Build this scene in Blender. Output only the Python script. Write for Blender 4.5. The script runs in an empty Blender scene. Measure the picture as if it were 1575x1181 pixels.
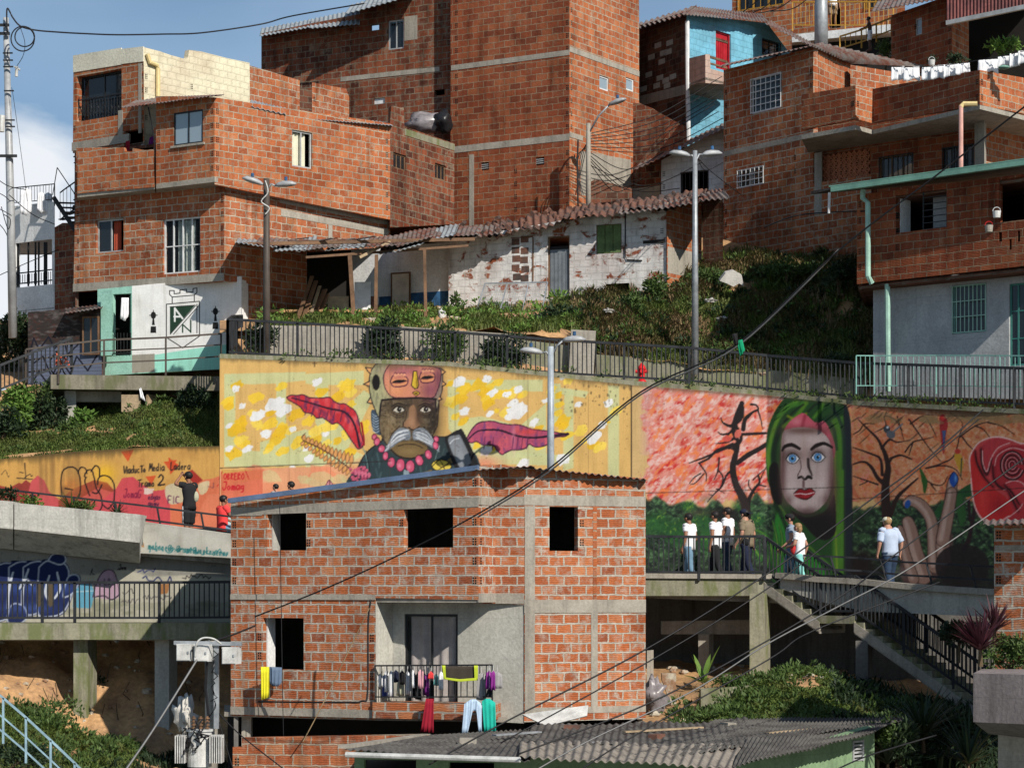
import bpy, math, random
import numpy as np
from mathutils import Vector as V, noise as MN
from mathutils.geometry import tessellate_polygon
R=math.radians; rnd=random.Random(7)
sc=bpy.context.scene; COL=sc.collection
# ---------------- camera (80 mm lens, level, risen front) ----------------
F=3500.; CX=787.5; HY=900.
cam=bpy.data.cameras.new('camera'); co=bpy.data.objects.new('camera',cam); COL.objects.link(co)
co.location=(0,0,0); co.rotation_euler=(R(90),0,0)
cam.sensor_width=36; cam.lens=36*F/1575; cam.shift_y=(HY-590.5)/1575; cam.clip_end=3000; cam.clip_start=.5
sc.camera=co
# ---------------- light ----------------
AZ,EL=36.,35.
wd=bpy.data.worlds.new('World'); sc.world=wd; wd.use_nodes=True
SUNSTR=5.; SKYSTR=.075
sd=bpy.data.lights.new('sun','SUN'); sd.energy=SUNSTR; sd.angle=R(.5); sd.color=(1,.93,.83)
so=bpy.data.objects.new('sun',sd); COL.objects.link(so)
sv=V((math.sin(R(AZ))*math.cos(R(EL)),-math.cos(R(AZ))*math.cos(R(EL)),math.sin(R(EL))))
so.rotation_euler=sv.to_track_quat('Z','Y').to_euler(); so.location=sv*80
sc.view_settings.view_transform='Standard'; sc.view_settings.look='None'; sc.view_settings.exposure=.17; sc.view_settings.gamma=1
# ---------------- node helper ----------------
class NT:
    def __init__(s,tree): s.t=tree; s.n=tree.nodes; s.l=tree.links
    def add(s,ty,props=None,**ins):
        n=s.n.new(ty)
        for k,v in (props or {}).items(): setattr(n,k,v)
        for k,v in ins.items():
            k2=int(k[1:]) if k[0]=='_' and k[1:].isdigit() else k.replace('_',' ')
            i=n.inputs[k2]
            if hasattr(v,'is_linked') or isinstance(v,bpy.types.NodeSocket): s.l.new(v,i)
            else:
                if i.type=='RGBA' and len(v)==3: v=(*v,1)
                i.default_value=v
        return n
    def math(s,op,a,b=0.,c=0.,clamp=False): return s.add('ShaderNodeMath',{'operation':op,'use_clamp':clamp},_0=a,_1=b,_2=c).outputs[0]
    def noise(s,vec,scale,detail=3,rough=.5,dist=0.):
        return s.add('ShaderNodeTexNoise',Vector=vec,Scale=scale,Detail=detail,Roughness=rough,Distortion=dist).outputs['Fac']
    def map(s,v,a,b,c=0.,d=1.): return s.add('ShaderNodeMapRange',None,_0=v,_1=a,_2=b,_3=c,_4=d).outputs[0]
    def mix(s,f,a,b,bt='MIX'):
        n=s.n.new('ShaderNodeMix'); n.data_type='RGBA'; n.blend_type=bt
        for i,v in ((0,f),(6,a),(7,b)):
            if isinstance(v,bpy.types.NodeSocket): s.l.new(v,n.inputs[i])
            else: n.inputs[i].default_value=v if i==0 else ((*v,1) if len(v)==3 else v)
        return n.outputs[2]
    def scale(s,vec,x,y,z): return s.add('ShaderNodeVectorMath',{'operation':'MULTIPLY'},_0=vec,_1=(x,y,z)).outputs[0]
    def ramp(s,f,stops):
        n=s.n.new('ShaderNodeValToRGB'); s.l.new(f,n.inputs[0]); e=n.color_ramp.elements
        while len(e)<len(stops): e.new(.5)
        for q,(p,c) in zip(e,stops): q.position=p; q.color=(*c,1)
        return n.outputs[0]
# sky: Nishita plus soft clouds on the dome
w=NT(wd.node_tree); w.n.clear()
sky=w.add('ShaderNodeTexSky',{'sky_type':'NISHITA','sun_disc':False,'sun_elevation':R(EL),'sun_rotation':R(180-AZ),'altitude':1500,'air_density':1.,'dust_density':.6,'ozone_density':2.})
tc=w.add('ShaderNodeTexCoord').outputs['Generated']
sep=w.add('ShaderNodeSeparateXYZ',None,_0=tc)
gx=w.math('DIVIDE',sep.outputs[0],w.math('MAXIMUM',sep.outputs[1],.05)); gz=w.math('DIVIDE',sep.outputs[2],w.math('MAXIMUM',sep.outputs[1],.05))
n1=w.noise(w.scale(tc,1,1,1.6),9,6,.55,.3)
n2=w.noise(w.scale(tc,1,1,3),5,4,.5)
# one big cumulus bank low on the left, thin veils elsewhere
bank=w.math('SUBTRACT',1.0,w.map(w.math('SQRT',w.math('ADD',w.math('POWER',w.math('DIVIDE',w.math('ADD',gx,.225),.052),2.),w.math('POWER',w.math('DIVIDE',w.math('SUBTRACT',gz,.150),.060),2.))),.3,1.6))
cl=w.map(w.math('ADD',w.math('MULTIPLY',bank,.62),w.math('MULTIPLY',n1,.75)),.62,.80)
veil=w.map(n2,.36,.8,.12,.5)
skc=w.mix(1.0,sky.outputs[0],(.92,1.0,1.0),'MULTIPLY')
skc=w.mix(veil,skc,(5.6,7.7,10.2)); skc=w.mix(cl,skc,(10.2,10.6,11.2))
bg=w.add('ShaderNodeBackground',Color=skc,Strength=SKYSTR); wo=w.add('ShaderNodeOutputWorld'); w.l.new(bg.outputs[0],wo.inputs[0])
# ---------------- geometry helpers ----------------
def P(px,py,Y): return V(((px-CX)*Y/F,Y,(HY-py)*Y/F))
def lin(c): 
    return tuple(((x/255)/12.92 if x/255<=.04045 else ((x/255+.055)/1.055)**2.4) for x in c)
def origin(o):
    v=V((0,0,0))
    while o: v+=o.location; o=o.parent
    return v
def tag(o,label=None,cat=None,group=None,kind=None):
    if label: o['label']=label
    if cat: o['category']=cat
    if group: o['group']=group
    if kind: o['kind']=kind
    return o
def thing(name,label,cat,loc,group=None):
    o=bpy.data.objects.new(name,None); COL.objects.link(o); o.location=loc; o.empty_display_size=.2
    return tag(o,label,cat,group)
class MB:
    def __init__(s): s.v=[]; s.f=[]; s.uv=[]; s.m=[]
    def face(s,pts,uv=None,m=0):
        i=len(s.v); s.v+= [tuple(p) for p in pts]; s.f.append(tuple(range(i,i+len(pts)))); s.m.append(m)
        s.uv+= (uv if uv else [(p[0]+p[1]*.7,p[2]) for p in pts])
    def idx(s,verts,faces,uvs=None,m=0):
        i=len(s.v); s.v+=[tuple(p) for p in verts]
        for f in faces:
            s.f.append(tuple(i+k for k in f)); s.m.append(m)
            for k in f: s.uv.append(uvs[k] if uvs else (verts[k][0]+verts[k][1]*.7,verts[k][2]))
    def hexa(s,b,uvs=None,m=0):   # b: 8 points, bottom quad then top quad
        s.idx(b,[(0,3,2,1),(4,5,6,7),(0,1,5,4),(1,2,6,5),(2,3,7,6),(3,0,4,7)],uvs,m)
    def box(s,c,sx,sy,sz,rz=0,m=0):
        ca,sa=math.cos(rz),math.sin(rz); p=[]
        for dz in (-.5,.5):
            for dx,dy in ((-.5,-.5),(.5,-.5),(.5,.5),(-.5,.5)):
                x,y=dx*sx,dy*sy; p.append(V((c[0]+x*ca-y*sa,c[1]+x*sa+y*ca,c[2]+dz*sz)))
        s.hexa(p,None,m)
    def bar(s,a,b,w,h=None,m=0):
        h=h or w; a=V(a);b=V(b); d=(b-a); 
        if d.length<1e-6: return
        d.normalize(); up=V((0,0,1)) if abs(d.z)<.95 else V((0,-1,0))
        x=d.cross(up).normalized()*w/2; y=x.cross(d).normalized()*h/2
        s.hexa([a-x-y,a+x-y,a+x+y,a-x+y,b-x-y,b+x-y,b+x+y,b-x+y],None,m)
    def tube(s,pts,r,seg=6,m=0,cap=True):
        pts=[V(p) for p in pts]; n=len(pts); vs=[];rr=r if hasattr(r,'__len__') else [r]*n
        for i,p in enumerate(pts):
            d=(pts[min(i+1,n-1)]-pts[max(i-1,0)]).normalized(); up=V((0,0,1)) if abs(d.z)<.9 else V((0,1,0))
            x=d.cross(up).normalized(); y=x.cross(d)
            for k in range(seg):
                t=2*math.pi*k/seg; vs.append(p+(x*math.cos(t)+y*math.sin(t))*rr[i])
        fs=[(i*seg+k,i*seg+(k+1)%seg,(i+1)*seg+(k+1)%seg,(i+1)*seg+k) for i in range(n-1) for k in range(seg)]
        if cap: fs+=[tuple(range(seg-1,-1,-1)),tuple((n-1)*seg+k for k in range(seg))]
        s.idx(vs,fs,None,m)
    def ball(s,c,rx,ry,rz,seg=10,rings=7,m=0,jit=0):
        vs=[];c=V(c)
        for i in range(rings+1):
            ph=math.pi*i/rings
            for k in range(seg):
                t=2*math.pi*k/seg; q=V((math.sin(ph)*math.cos(t),math.sin(ph)*math.sin(t),math.cos(ph)))
                j=1+jit*MN.noise((q+c)*2.3) if jit else 1
                vs.append(c+V((q.x*rx*j,q.y*ry*j,q.z*rz*j)))
        s.idx(vs,[(i*seg+k,(i+1)*seg+k,(i+1)*seg+(k+1)%seg,i*seg+(k+1)%seg) for i in range(rings) for k in range(seg)],None,m)
    def prism(s,pl,z0,z1,m=0):     # plan polygon extruded
        n=len(pl); b=[V((p[0],p[1],z0)) for p in pl]; t=[V((p[0],p[1],z1)) for p in pl]
        for tri in tessellate_polygon([b]):
            s.face([b[k] for k in tri],None,m); s.face([t[k] for k in tri],None,m)
        for i in range(n):
            j=(i+1)%n; s.face([b[i],b[j],t[j],t[i]],None,m)
    def build(s,name,mats,parent=None,smooth=False,loc=None,tagv=None):
        ct=getattr(s,'cuts',[])
        if len(ct)>1 and parent:      # overlapping sheets: each one a part of its own
            ct=ct+[(len(s.v),len(s.f),len(s.uv))]
            for (v0,f0,u0),(v1,f1,u1) in zip(ct,ct[1:]):
                q=MB(); q.v=s.v[v0:v1]; q.f=[tuple(k-v0 for k in f) for f in s.f[f0:f1]]; q.m=s.m[f0:f1]; q.uv=s.uv[u0:u1]; o=q.build(name,mats,parent,smooth)
            return o
        me=bpy.data.meshes.new(name); o0=origin(parent) if parent else (V(loc) if loc is not None else V((0,0,0)))
        if not parent and loc is None and s.v:
            a=np.array(s.v); o0=V((float(a[:,0].mean()),float(a[:,1].mean()),float(a[:,2].min())))
        a=np.array(s.v,dtype=np.float64)-np.array(o0) if s.v else np.zeros((0,3))
        me.from_pydata(a.tolist(),[],s.f)
        uvl=me.uv_layers.new(name='UVMap'); uvl.data.foreach_set('uv',np.array(s.uv,dtype=np.float32).ravel())
        if not isinstance(mats,(list,tuple)): mats=[mats]
        for m_ in mats: me.materials.append(m_)
        me.polygons.foreach_set('material_index',s.m)
        if smooth: me.polygons.foreach_set('use_smooth',[True]*len(s.f))
        me.update()
        o=bpy.data.objects.new(name,me); COL.objects.link(o)
        if parent: o.parent=parent
        else: o.location=o0
        if tagv: tag(o,*tagv)
        return o
def struct(name,mb,mat,smooth=False): return tag(mb.build(name,mat,None,smooth),kind='structure')
# ---------------- vertical wall plane addressed through the photo's pixels, stored at real depth ----------------
class Face:
    def __init__(s,root,x0,Y0,x1,Y1):
        s.root=root; a=P(x0,HY,Y0); b=P(x1,HY,Y1); s.A=V((a.x,a.y)); s.B=V((b.x,b.y)); s.L=(s.B-s.A).length
        s.d=(s.B-s.A)/s.L; s.n=V((s.d.y,-s.d.x)); s.holes=[]; s.uo=rnd.random()*5
    def uz(s,px,py):
        r=(px-CX)/F; t=(s.A.x*s.d.y-s.A.y*s.d.x)/(r*s.d.y-s.d.x)
        return ((t*r-s.A.x)*s.d.x+(t-s.A.y)*s.d.y,(HY-py)/F*t)
    def pt(s,u,z,o=0.): return V((s.A.x+s.d.x*u+s.n.x*o,s.A.y+s.d.y*u+s.n.y*o,z))
    def p(s,px,py,o=0.): u,z=s.uz(px,py); return s.pt(u,z,o)
    def rect(s,x0,y0,x1,y1):
        xm,ym=(x0+x1)/2,(y0+y1)/2
        return (s.uz(x0,ym)[0],s.uz(xm,y1)[1],s.uz(x1,ym)[0],s.uz(xm,y0)[1])
    def bx(s,mb,u0,z0,u1,z1,o0,o1,m=0):
        q=[s.pt(u0,z0,o0),s.pt(u1,z0,o0),s.pt(u1,z0,o1),s.pt(u0,z0,o1),s.pt(u0,z1,o0),s.pt(u1,z1,o0),s.pt(u1,z1,o1),s.pt(u0,z1,o1)]
        uv=[(u0+s.uo,z0),(u1+s.uo,z0),(u1+s.uo+.1,z0),(u0+s.uo+.1,z0),(u0+s.uo,z1),(u1+s.uo,z1),(u1+s.uo+.1,z1),(u0+s.uo+.1,z1)]
        mb.hexa(q,uv,m)
    def hole(s,x0,y0,x1,y1): s.holes.append(s.rect(x0,y0,x1,y1))
    def build(s,pts,mat,name='wall',t=.2,o=0.,parent=None,holes=None,px=True,lab=None):
        out=[s.uz(*q) for q in pts] if px else pts
        holes=s.holes if holes is None else holes
        umin=min(q[0] for q in out); umax=max(q[0] for q in out)
        cl=lambda u:min(max(u,umin+t),umax-t) if umax-umin>3*t else u
        loops=[out]+[[(a,b),(a,d),(c,d),(c,b)] for a,b,c,d in holes]
        tri=tessellate_polygon([[V((u,z,0)) for u,z in lp] for lp in loops])
        flat=[q for lp in loops for q in lp]; mb=MB(); uo=s.uo
        for a in tri:
            mb.face([s.pt(*flat[k],o) for k in a],[(flat[k][0]+uo,flat[k][1]) for k in a])
            mb.face([s.pt(cl(flat[k][0]),flat[k][1],o-t) for k in a][::-1],[(flat[k][0]+uo,flat[k][1]) for k in a])
        for lp in loops:
            for i in range(len(lp)):
                a,b=lp[i],lp[(i+1)%len(lp)]
                mb.face([s.pt(*a,o),s.pt(*b,o),s.pt(cl(b[0]),b[1],o-t),s.pt(cl(a[0]),a[1],o-t)],[(a[0]+uo,a[1]),(b[0]+uo,b[1]),(b[0]+uo+t,b[1]),(a[0]+uo+t,a[1])])
        ob=mb.build(name,mat,parent or s.root)
        if lab: ob['label']=lab
        return ob
    def band(s,x0,y0,x1,y1,mat,name='concrete_band',o=.012,skew=None):
        if skew is not None:  # follow a sloping line: y at x1 differs
            a=[s.uz(x0,y0),s.uz(x1,y0+skew),s.uz(x1,y1+skew),s.uz(x0,y1)]
        else:
            u0,z0,u1,z1=s.rect(x0,y0,x1,y1); a=[(u0,z1),(u1,z1),(u1,z0),(u0,z0)]
        mb=MB(); fr=[s.pt(*q,o) for q in a]; bk=[s.pt(*q,-.02) for q in a]; uv=[(q[0],q[1]) for q in a]
        mb.idx(fr+bk,[(0,3,2,1),(0,1,5,4),(1,2,6,5),(2,3,7,6),(3,0,4,7)],uv+uv)
        return mb.build(name,mat,s.root)
    def quoin(s,x,y0,y1,w=.10,rowh=.43,o=.004,flip=1):    # near-black blocks for the shaded open ends of hollow bricks, every other course
        u,z1=s.uz(x,y0); z0=s.uz(x,y1)[1]; mb=MB(); z=math.floor(z0/rowh)*rowh
        while z<z1-.2:
            if z>z0:
                for j in range(3):
                    zz=z+.03+j*.058; uu=u+flip*.035
                    for k in (0,1):
                        u0=uu+flip*k*.055
                        s.bx(mb,min(u0,u0+flip*.034),zz,max(u0,u0+flip*.034),zz+.036,-.05,o)
            z+=rowh
        if mb.f: mb.build('brick_hole_row',M['hole'],s.root)
def window(fc,x0,y0,x1,y1,frame=None,cols=2,rows=1,glass='glass',curtain=None,grille=None,depth=.08,fw=.05,sill=False,name='window',half=None,lab=None):
    u0,z0,u1,z1=fc.rect(x0,y0,x1,y1); fc.holes.append((u0,z0,u1,z1)); r=fc.root
    fm=frame or M['alu']; mb=MB(); a,b=-depth-.05,-depth
    fc.bx(mb,u0-.0,z0,u0+fw,z1,a,b); fc.bx(mb,u1-fw,z0,u1,z1,a,b); fc.bx(mb,u0+fw,z0,u1-fw,z0+fw,a,b); fc.bx(mb,u0+fw,z1-fw,u1-fw,z1,a,b)
    for k in range(1,cols): uu=u0+(u1-u0)*k/cols; fc.bx(mb,uu-.02,z0+fw,uu+.02,z1-fw,a+.002,b-.002)
    for k in range(1,rows): zz=z0+(z1-z0)*k/rows; fc.bx(mb,u0+fw,zz-.015,u1-fw,zz+.015,a+.004,b-.004)
    fo=mb.build(name,fm,r)
    if lab: fo['label']=lab
    if glass:
        for k in range(cols):
            if half is not None and k in half: continue
            g=MB(); c0=u0+(u1-u0)*k/cols; c1=u0+(u1-u0)*(k+1)/cols
            fc.bx(g,c0+(fw if k==0 else .02),z0+fw,c1-(fw if k==cols-1 else .02),z1-fw,a+.02,a+.028); g.build('pane',M[glass],fo)
    if curtain:
        cu,f0,f1=curtain; g=MB(); n=28; ua=u0+(u1-u0)*f0+.03; ub=u0+(u1-u0)*f1-.03
        vs=[];fs=[]
        for i in range(n+1):
            t=i/n; uu=ua+(ub-ua)*t; off=-depth-.12+.03*math.sin(t*math.pi*9+rnd.random()*.5)
            for oo in (0,-.01): vs+= [fc.pt(uu,z0+.05,off+oo),fc.pt(uu,z1-.06,off+oo)]
        for i in range(n):
            b_=i*4; fs+=[(b_,b_+4,b_+5,b_+1),(b_+2,b_+3,b_+7,b_+6)]
        g.idx(vs,fs); g.build('curtain',cu,fo,True)
    if grille:
        nx,ny,gm,go=grille; g=MB()
        for i in range(nx+1): uu=u0+.02+(u1-u0-.04)*i/nx; fc.bx(g,uu-.011,z0+.02,uu+.011,z1-.02,go,go+.02)
        for i in range(ny+1): zz=z0+.03+(z1-z0-.06)*i/ny; fc.bx(g,u0,zz-.011,u1,zz+.011,go+.021,go+.035)
        g.build('grille',gm,fo)
    if sill:
        g=MB(); fc.bx(g,u0-.08,z0-.07,u1+.08,z0-.005,-.02,.06); g.build('sill',M['concrete'],fo)
    return fo
def shell(root,plan,z0,z1,mat,skip=1,name='back_wall'):
    """hidden sides, floor and ceiling; plan = list of (X,Y); first `skip` edges are the visible faces"""
    pl=[V(p) for p in plan]; n=len(pl); c=sum(pl,V((0,0)))/n; ins=[p+(c-p).normalized()*.12 for p in pl]
    mb=MB()
    for i in range(skip,n):
        a,b=ins[i],ins[(i+1)%n]; mb.bar((a.x,a.y,(z0+z1)/2),(b.x,b.y,(z0+z1)/2),.1,z1-z0-.01)
    mb.prism(ins,z1-.12,z1-.02); mb.prism(ins,z0+.02,z0+.12)
    return mb.build(name,mat,root)
def XY(px,Y): return ((px-CX)*Y/F,Y)
def Z(py,Y): return (HY-py)*Y/F
def corr(mb,A,B,C,D,pitch=.18,amp=.03,nv=6,th=.012,sag=0.,jag=0.):
    """corrugated sheet; A-B eave (waves run across it), D-C the far edge"""
    mb.cuts=getattr(mb,'cuts',[])+[(len(mb.v),len(mb.f),len(mb.uv))]
    A,B,C,D=map(V,(A,B,C,D)); n=max(8,int((B-A).length/pitch*8)); vs=[];k2=rnd.random()*9
    nn=((B-A).cross(D-A)).normalized()
    if nn.z<0: nn=-nn
    for s_ in (0,1):
        for j in range(nv+1):
            t=j/nv
            for i in range(n+1):
                s=i/n; p=(A*(1-s)+B*s)*(1-t)+(D*(1-s)+C*s)*t
                L=s*(B-A).length
                p=p+nn*(amp*math.sin(L/pitch*2*math.pi)+sag*MN.noise(V((p.x*.9,p.y*.9,k2)))-(th if s_ else 0))
                if jag and j==0: p=p+(A-D).normalized()*jag*MN.noise(V((L*1.2,k2,0)))
                vs.append(p)
    m=(nv+1)*(n+1); fs=[]
    for j in range(nv):
        for i in range(n):
            a=j*(n+1)+i; fs+=[(a,a+1,a+n+2,a+n+1),(m+a,m+a+n+1,m+a+n+2,m+a+1)]
    for i in range(n): fs+=[(i,m+i,m+i+1,i+1),(nv*(n+1)+i,nv*(n+1)+i+1,m+nv*(n+1)+i+1,m+nv*(n+1)+i)]
    for j in range(nv): a=j*(n+1); b=a+n; fs+=[(a,a+n+1,m+a+n+1,m+a),(b,m+b,m+b+n+1,b+n+1)]
    mb.idx(vs,fs)
def crom(pts,n=8,closed=False):
    pts=[np.array(p,float) for p in pts]; N=len(pts); out=[]
    rng=range(N if closed else N-1)
    for i in rng:
        p0=pts[(i-1)%N] if closed or i>0 else pts[0]; p1=pts[i]; p2=pts[(i+1)%N]; p3=pts[(i+2)%N] if closed or i+2<N else pts[-1]
        for k in range(n):
            t=k/n; out.append(.5*((2*p1)+(-p0+p2)*t+(2*p0-5*p1+4*p2-p3)*t*t+(-p0+3*p1-3*p2+p3)*t**3))
    if not closed: out.append(pts[-1])
    return out
# ---------------- materials ----------------
M={}
def newmat(name):
    m=bpy.data.materials.new(name); m.use_nodes=True; t=NT(m.node_tree); t.n.clear()
    out=t.add('ShaderNodeOutputMaterial'); b=t.add('ShaderNodeBsdfPrincipled'); t.l.new(b.outputs[0],out.inputs[0])
    b.inputs['Roughness'].default_value=.85; b.inputs['Specular IOR Level'].default_value=.3
    return m,t,b,out
def bump(t,b,h,st,dist=.02):
    n=t.add('ShaderNodeBump',None,Height=h,Strength=st,Distance=dist); t.l.new(n.outputs[0],b.inputs['Normal'])
def pos(t): return t.add('ShaderNodeNewGeometry').outputs['Position']
def plain(name,c,rough=.7,metal=0,var=.25,sc_=3.,fine=30.,spec=.3):
    m,t,b,_=newmat(name); p=pos(t); n=t.noise(p,sc_,4,.6); n2=t.noise(p,fine,2)
    f=t.math('ADD',t.map(n,.3,.7,1-var,1+var*.6),t.map(n2,.3,.7,-var*.3,var*.3))
    col=t.mix(1.,c,f,'MULTIPLY'); t.l.new(col,b.inputs['Base Color'])
    b.inputs['Roughness'].default_value=rough; b.inputs['Metallic'].default_value=metal; b.inputs['Specular IOR Level'].default_value=spec
    t.l.new(t.map(n,.3,.7,max(0,rough-.12),min(1,rough+.1)),b.inputs['Roughness'])
    M[name]=m; return m
def brick(name,tones,mortar,bw=.37,rh=.215,ms=.017,smear=.35,dirt=.45,paint=None,pk=.5,groove=.18,jit=.019,wash=1.):
    m,t,b,_=newmat(name); uv=t.add('ShaderNodeUVMap').outputs[0]; p=pos(t)
    nz=t.add('ShaderNodeTexNoise',Vector=uv,Scale=2.2,Detail=3.).outputs['Color']
    nz2=t.add('ShaderNodeTexNoise',Vector=uv,Scale=11.,Detail=2.).outputs['Color']
    dv=t.add('ShaderNodeVectorMath',{'operation':'SUBTRACT'},_0=nz,_1=(.5,.5,.5)).outputs[0]
    dv2=t.add('ShaderNodeVectorMath',{'operation':'SUBTRACT'},_0=nz2,_1=(.5,.5,.5)).outputs[0]
    vv=t.add('ShaderNodeVectorMath',{'operation':'ADD'},_0=uv,_1=t.scale(dv,jit*4,jit*3,0)).outputs[0]
    vv=t.add('ShaderNodeVectorMath',{'operation':'ADD'},_0=vv,_1=t.scale(dv2,jit*2,jit*2,0)).outputs[0]
    br=t.add('ShaderNodeTexBrick',{'offset':.5,'offset_frequency':2,'squash':1.},Vector=vv,Color1=(0,0,0),Color2=(1,1,1),Mortar=(0,0,0),Scale=1.,Mortar_Size=ms,Mortar_Smooth=.15,Bias=0.,Brick_Width=bw,Row_Height=rh)
    ra=br.outputs['Color']; fac=br.outputs['Fac']
    c=t.ramp(ra,[(0,tones[0]),(.14,tones[1]),(.6,tones[2]),(.9,tones[3]),(1,tones[2])])
    fn=t.noise(t.scale(uv,1,2.4,1),14,4,.65)
    c=t.mix(1.,c,t.map(fn,.25,.75,.72,1.25),'MULTIPLY')
    # horizontal extrusion grooves of the hollow blocks
    sz=t.add('ShaderNodeSeparateXYZ',None,_0=vv).outputs[1]
    gr=t.math('SINE',t.math('MULTIPLY',sz,2*math.pi/(rh/5)))
    c=t.mix(1.,c,t.map(gr,-1,1,1-groove,1.05),'MULTIPLY')
    if paint:
        pm=t.noise(t.scale(uv,1,1.3,1),pk*5.,6,.62,.4); pf=t.map(pm,.40,.46)
        pc=t.mix(t.map(t.noise(uv,4,4,.6),.3,.7),paint,tuple(x*.86 for x in paint))
    mo=t.mix(t.map(t.noise(uv,6,4,.6),.3,.7),mortar,tuple(x*.66 for x in mortar))
    sm=t.noise(uv,5.5,5,.7); sm2=t.noise(uv,.9,3,.6)
    sf=t.math('MULTIPLY',t.map(sm,.47,.66),t.map(sm2,.36,.62,0,2.1*smear),clamp=True)
    c=t.mix(sf,c,mo)
    c=t.mix(fac,c,mo)
    if paint: c=t.mix(pf,c,t.mix(t.math('MULTIPLY',fac,.30),pc,tuple(x*.6 for x in paint)))
    # cement wash, patches of other firing
    c=t.mix(t.math('MULTIPLY',t.map(t.noise(uv,.75,5,.7,.6),.60,.70),t.map(sm,.35,.6,.2,.75*wash)),c,mo)
    c=t.mix(t.map(t.noise(t.scale(uv,1,1.7,1),.42,3,.5),.46,.60,0,.55),c,t.mix(1.,c,(.72+.16*(name=='brick_front'),.62+.2*(name=='brick_front'),.60+.2*(name=='brick_front')),'MULTIPLY'))
    # rain dirt: vertical streaks and blotches
    st=t.noise(t.scale(uv,2.6,.28,1),1.3,5,.65); bl=t.noise(uv,.55,5,.6)
    dm=t.math('MULTIPLY',t.map(st,.42,.70,0,dirt*1.3),t.map(bl,.35,.65,.3,1.3),clamp=True)
    c=t.mix(dm,c,t.mix(1.,c,(.34,.31,.29),'MULTIPLY'))
    c=t.mix(t.map(t.noise(p,.35,3),.4,.62,0,.3),c,t.mix(1.,c,(.66,.58,.52),'MULTIPLY'))
    t.l.new(c,b.inputs['Base Color']); b.inputs['Roughness'].default_value=.9; b.inputs['Specular IOR Level'].default_value=.15
    hh=t.math('ADD',t.math('MULTIPLY',fac,-.8),t.math('ADD',t.math('MULTIPLY',fn,.5),t.math('MULTIPLY',gr,.1)))
    bump(t,b,hh,.9,.02); M[name]=m; return m
T0=[(.30,.085,.036),(.38,.108,.042),(.46,.135,.050),(.53,.195,.082)]
T1=[(.19,.052,.026),(.24,.064,.030),(.30,.080,.035),(.36,.115,.05)]
T2=[(.09,.03,.02),(.17,.052,.029),(.23,.066,.033),(.30,.095,.046)]
brick('brick_orange',T0,(.46,.38,.28),bw=.36,rh=.205,smear=.3,dirt=.5)
brick('brick_front',[(.29,.085,.04),(.40,.118,.046),(.48,.148,.056),(.55,.215,.095)],(.50,.46,.39),bw=.365,rh=.217,ms=.021,smear=.5,dirt=.35,groove=.3)
brick('brick_red_shade',T1,(.36,.26,.17),bw=.41,rh=.21,smear=.15,dirt=.6,ms=.013,wash=.5)  # red brick, darkened for left faces that catch less sun
brick('brick_old',T2,(.27,.22,.16),bw=.37,smear=.5,dirt=.8)
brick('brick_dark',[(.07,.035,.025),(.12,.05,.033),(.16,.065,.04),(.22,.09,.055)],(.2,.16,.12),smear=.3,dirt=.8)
brick('brick_tan',[(.30,.09,.04),(.35,.103,.043),(.43,.13,.052),(.50,.20,.088)],(.50,.43,.33),bw=.40,rh=.225,smear=.38,dirt=.6,ms=.018)
brick('white_peeled',T1,(.5,.46,.40),paint=(.76,.76,.75),pk=.40,smear=.4,dirt=.5,groove=.1)
brick('dark_peeled',T2,(.2,.17,.14),paint=(.42,.40,.38),pk=.75,smear=.3,dirt=.8)
brick('blue_paint',T2,(.3,.3,.3),paint=(.19,.50,.68),pk=.1,smear=.1,dirt=.3)
brick('cream_paint',T2,(.6,.55,.4),paint=(.74,.70,.52),pk=.1,smear=.1,dirt=.2)
brick('white_paint',T2,(.6,.6,.6),paint=(.70,.71,.72),pk=.12,smear=.1,dirt=.3)
brick('pink_paint',T2,(.4,.3,.25),paint=(.50,.37,.31),pk=.1,smear=.1,dirt=.3)
for k in ('blue_paint','cream_paint','white_paint','pink_paint'):
    for n in M[k].node_tree.nodes:
        if n.type=='MAP_RANGE' and abs(n.inputs[1].default_value-.40)<1e-4 and abs(n.inputs[2].default_value-.46)<1e-4: n.inputs[1].default_value=.16; n.inputs[2].default_value=.2
def concrete(name,c,stain=.5,moss=None,k=1.,boards=0):
    m,t,b,_=newmat(name); p=pos(t)
    n=t.noise(p,1.1*k,6,.65); n2=t.noise(p,16*k,4,.6); st=t.noise(t.scale(p,3.2,3.2,.32),1.2*k,5,.65)
    col=t.mix(t.map(n,.3,.7),c,tuple(x*.72 for x in c)); col=t.mix(1.,col,t.map(n2,.25,.75,.8,1.18),'MULTIPLY')
    col=t.mix(t.map(st,.48,.72,0,stain),col,tuple(x*.22 for x in c))
    if moss: col=t.mix(t.map(t.noise(t.scale(p,1.6,1.6,.5),2.2,5,.6),.47,.62,0,.8),col,moss)
    zz=t.add('ShaderNodeSeparateXYZ',None,_0=p).outputs; jl=t.math('MAXIMUM',t.map(t.math('PINGPONG',t.math('ADD',zz[2],.13),.61),.60,.61),t.map(t.math('PINGPONG',zz[0],1.22),1.205,1.22)); col=t.mix(t.math('MULTIPLY',jl,.45),col,tuple(x*.45 for x in c))
    t.l.new(col,b.inputs['Base Color']); b.inputs['Roughness'].default_value=.92; b.inputs['Specular IOR Level'].default_value=.15
    bump(t,b,t.math('ADD',n2,t.math('MULTIPLY',n,.6)),.35,.02); M[name]=m; return m
concrete('concrete',(.36,.33,.28)); concrete('concrete_pale',(.48,.47,.43),.65); concrete('concrete_moss',(.27,.26,.19),.75,(.12,.14,.05))
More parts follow.
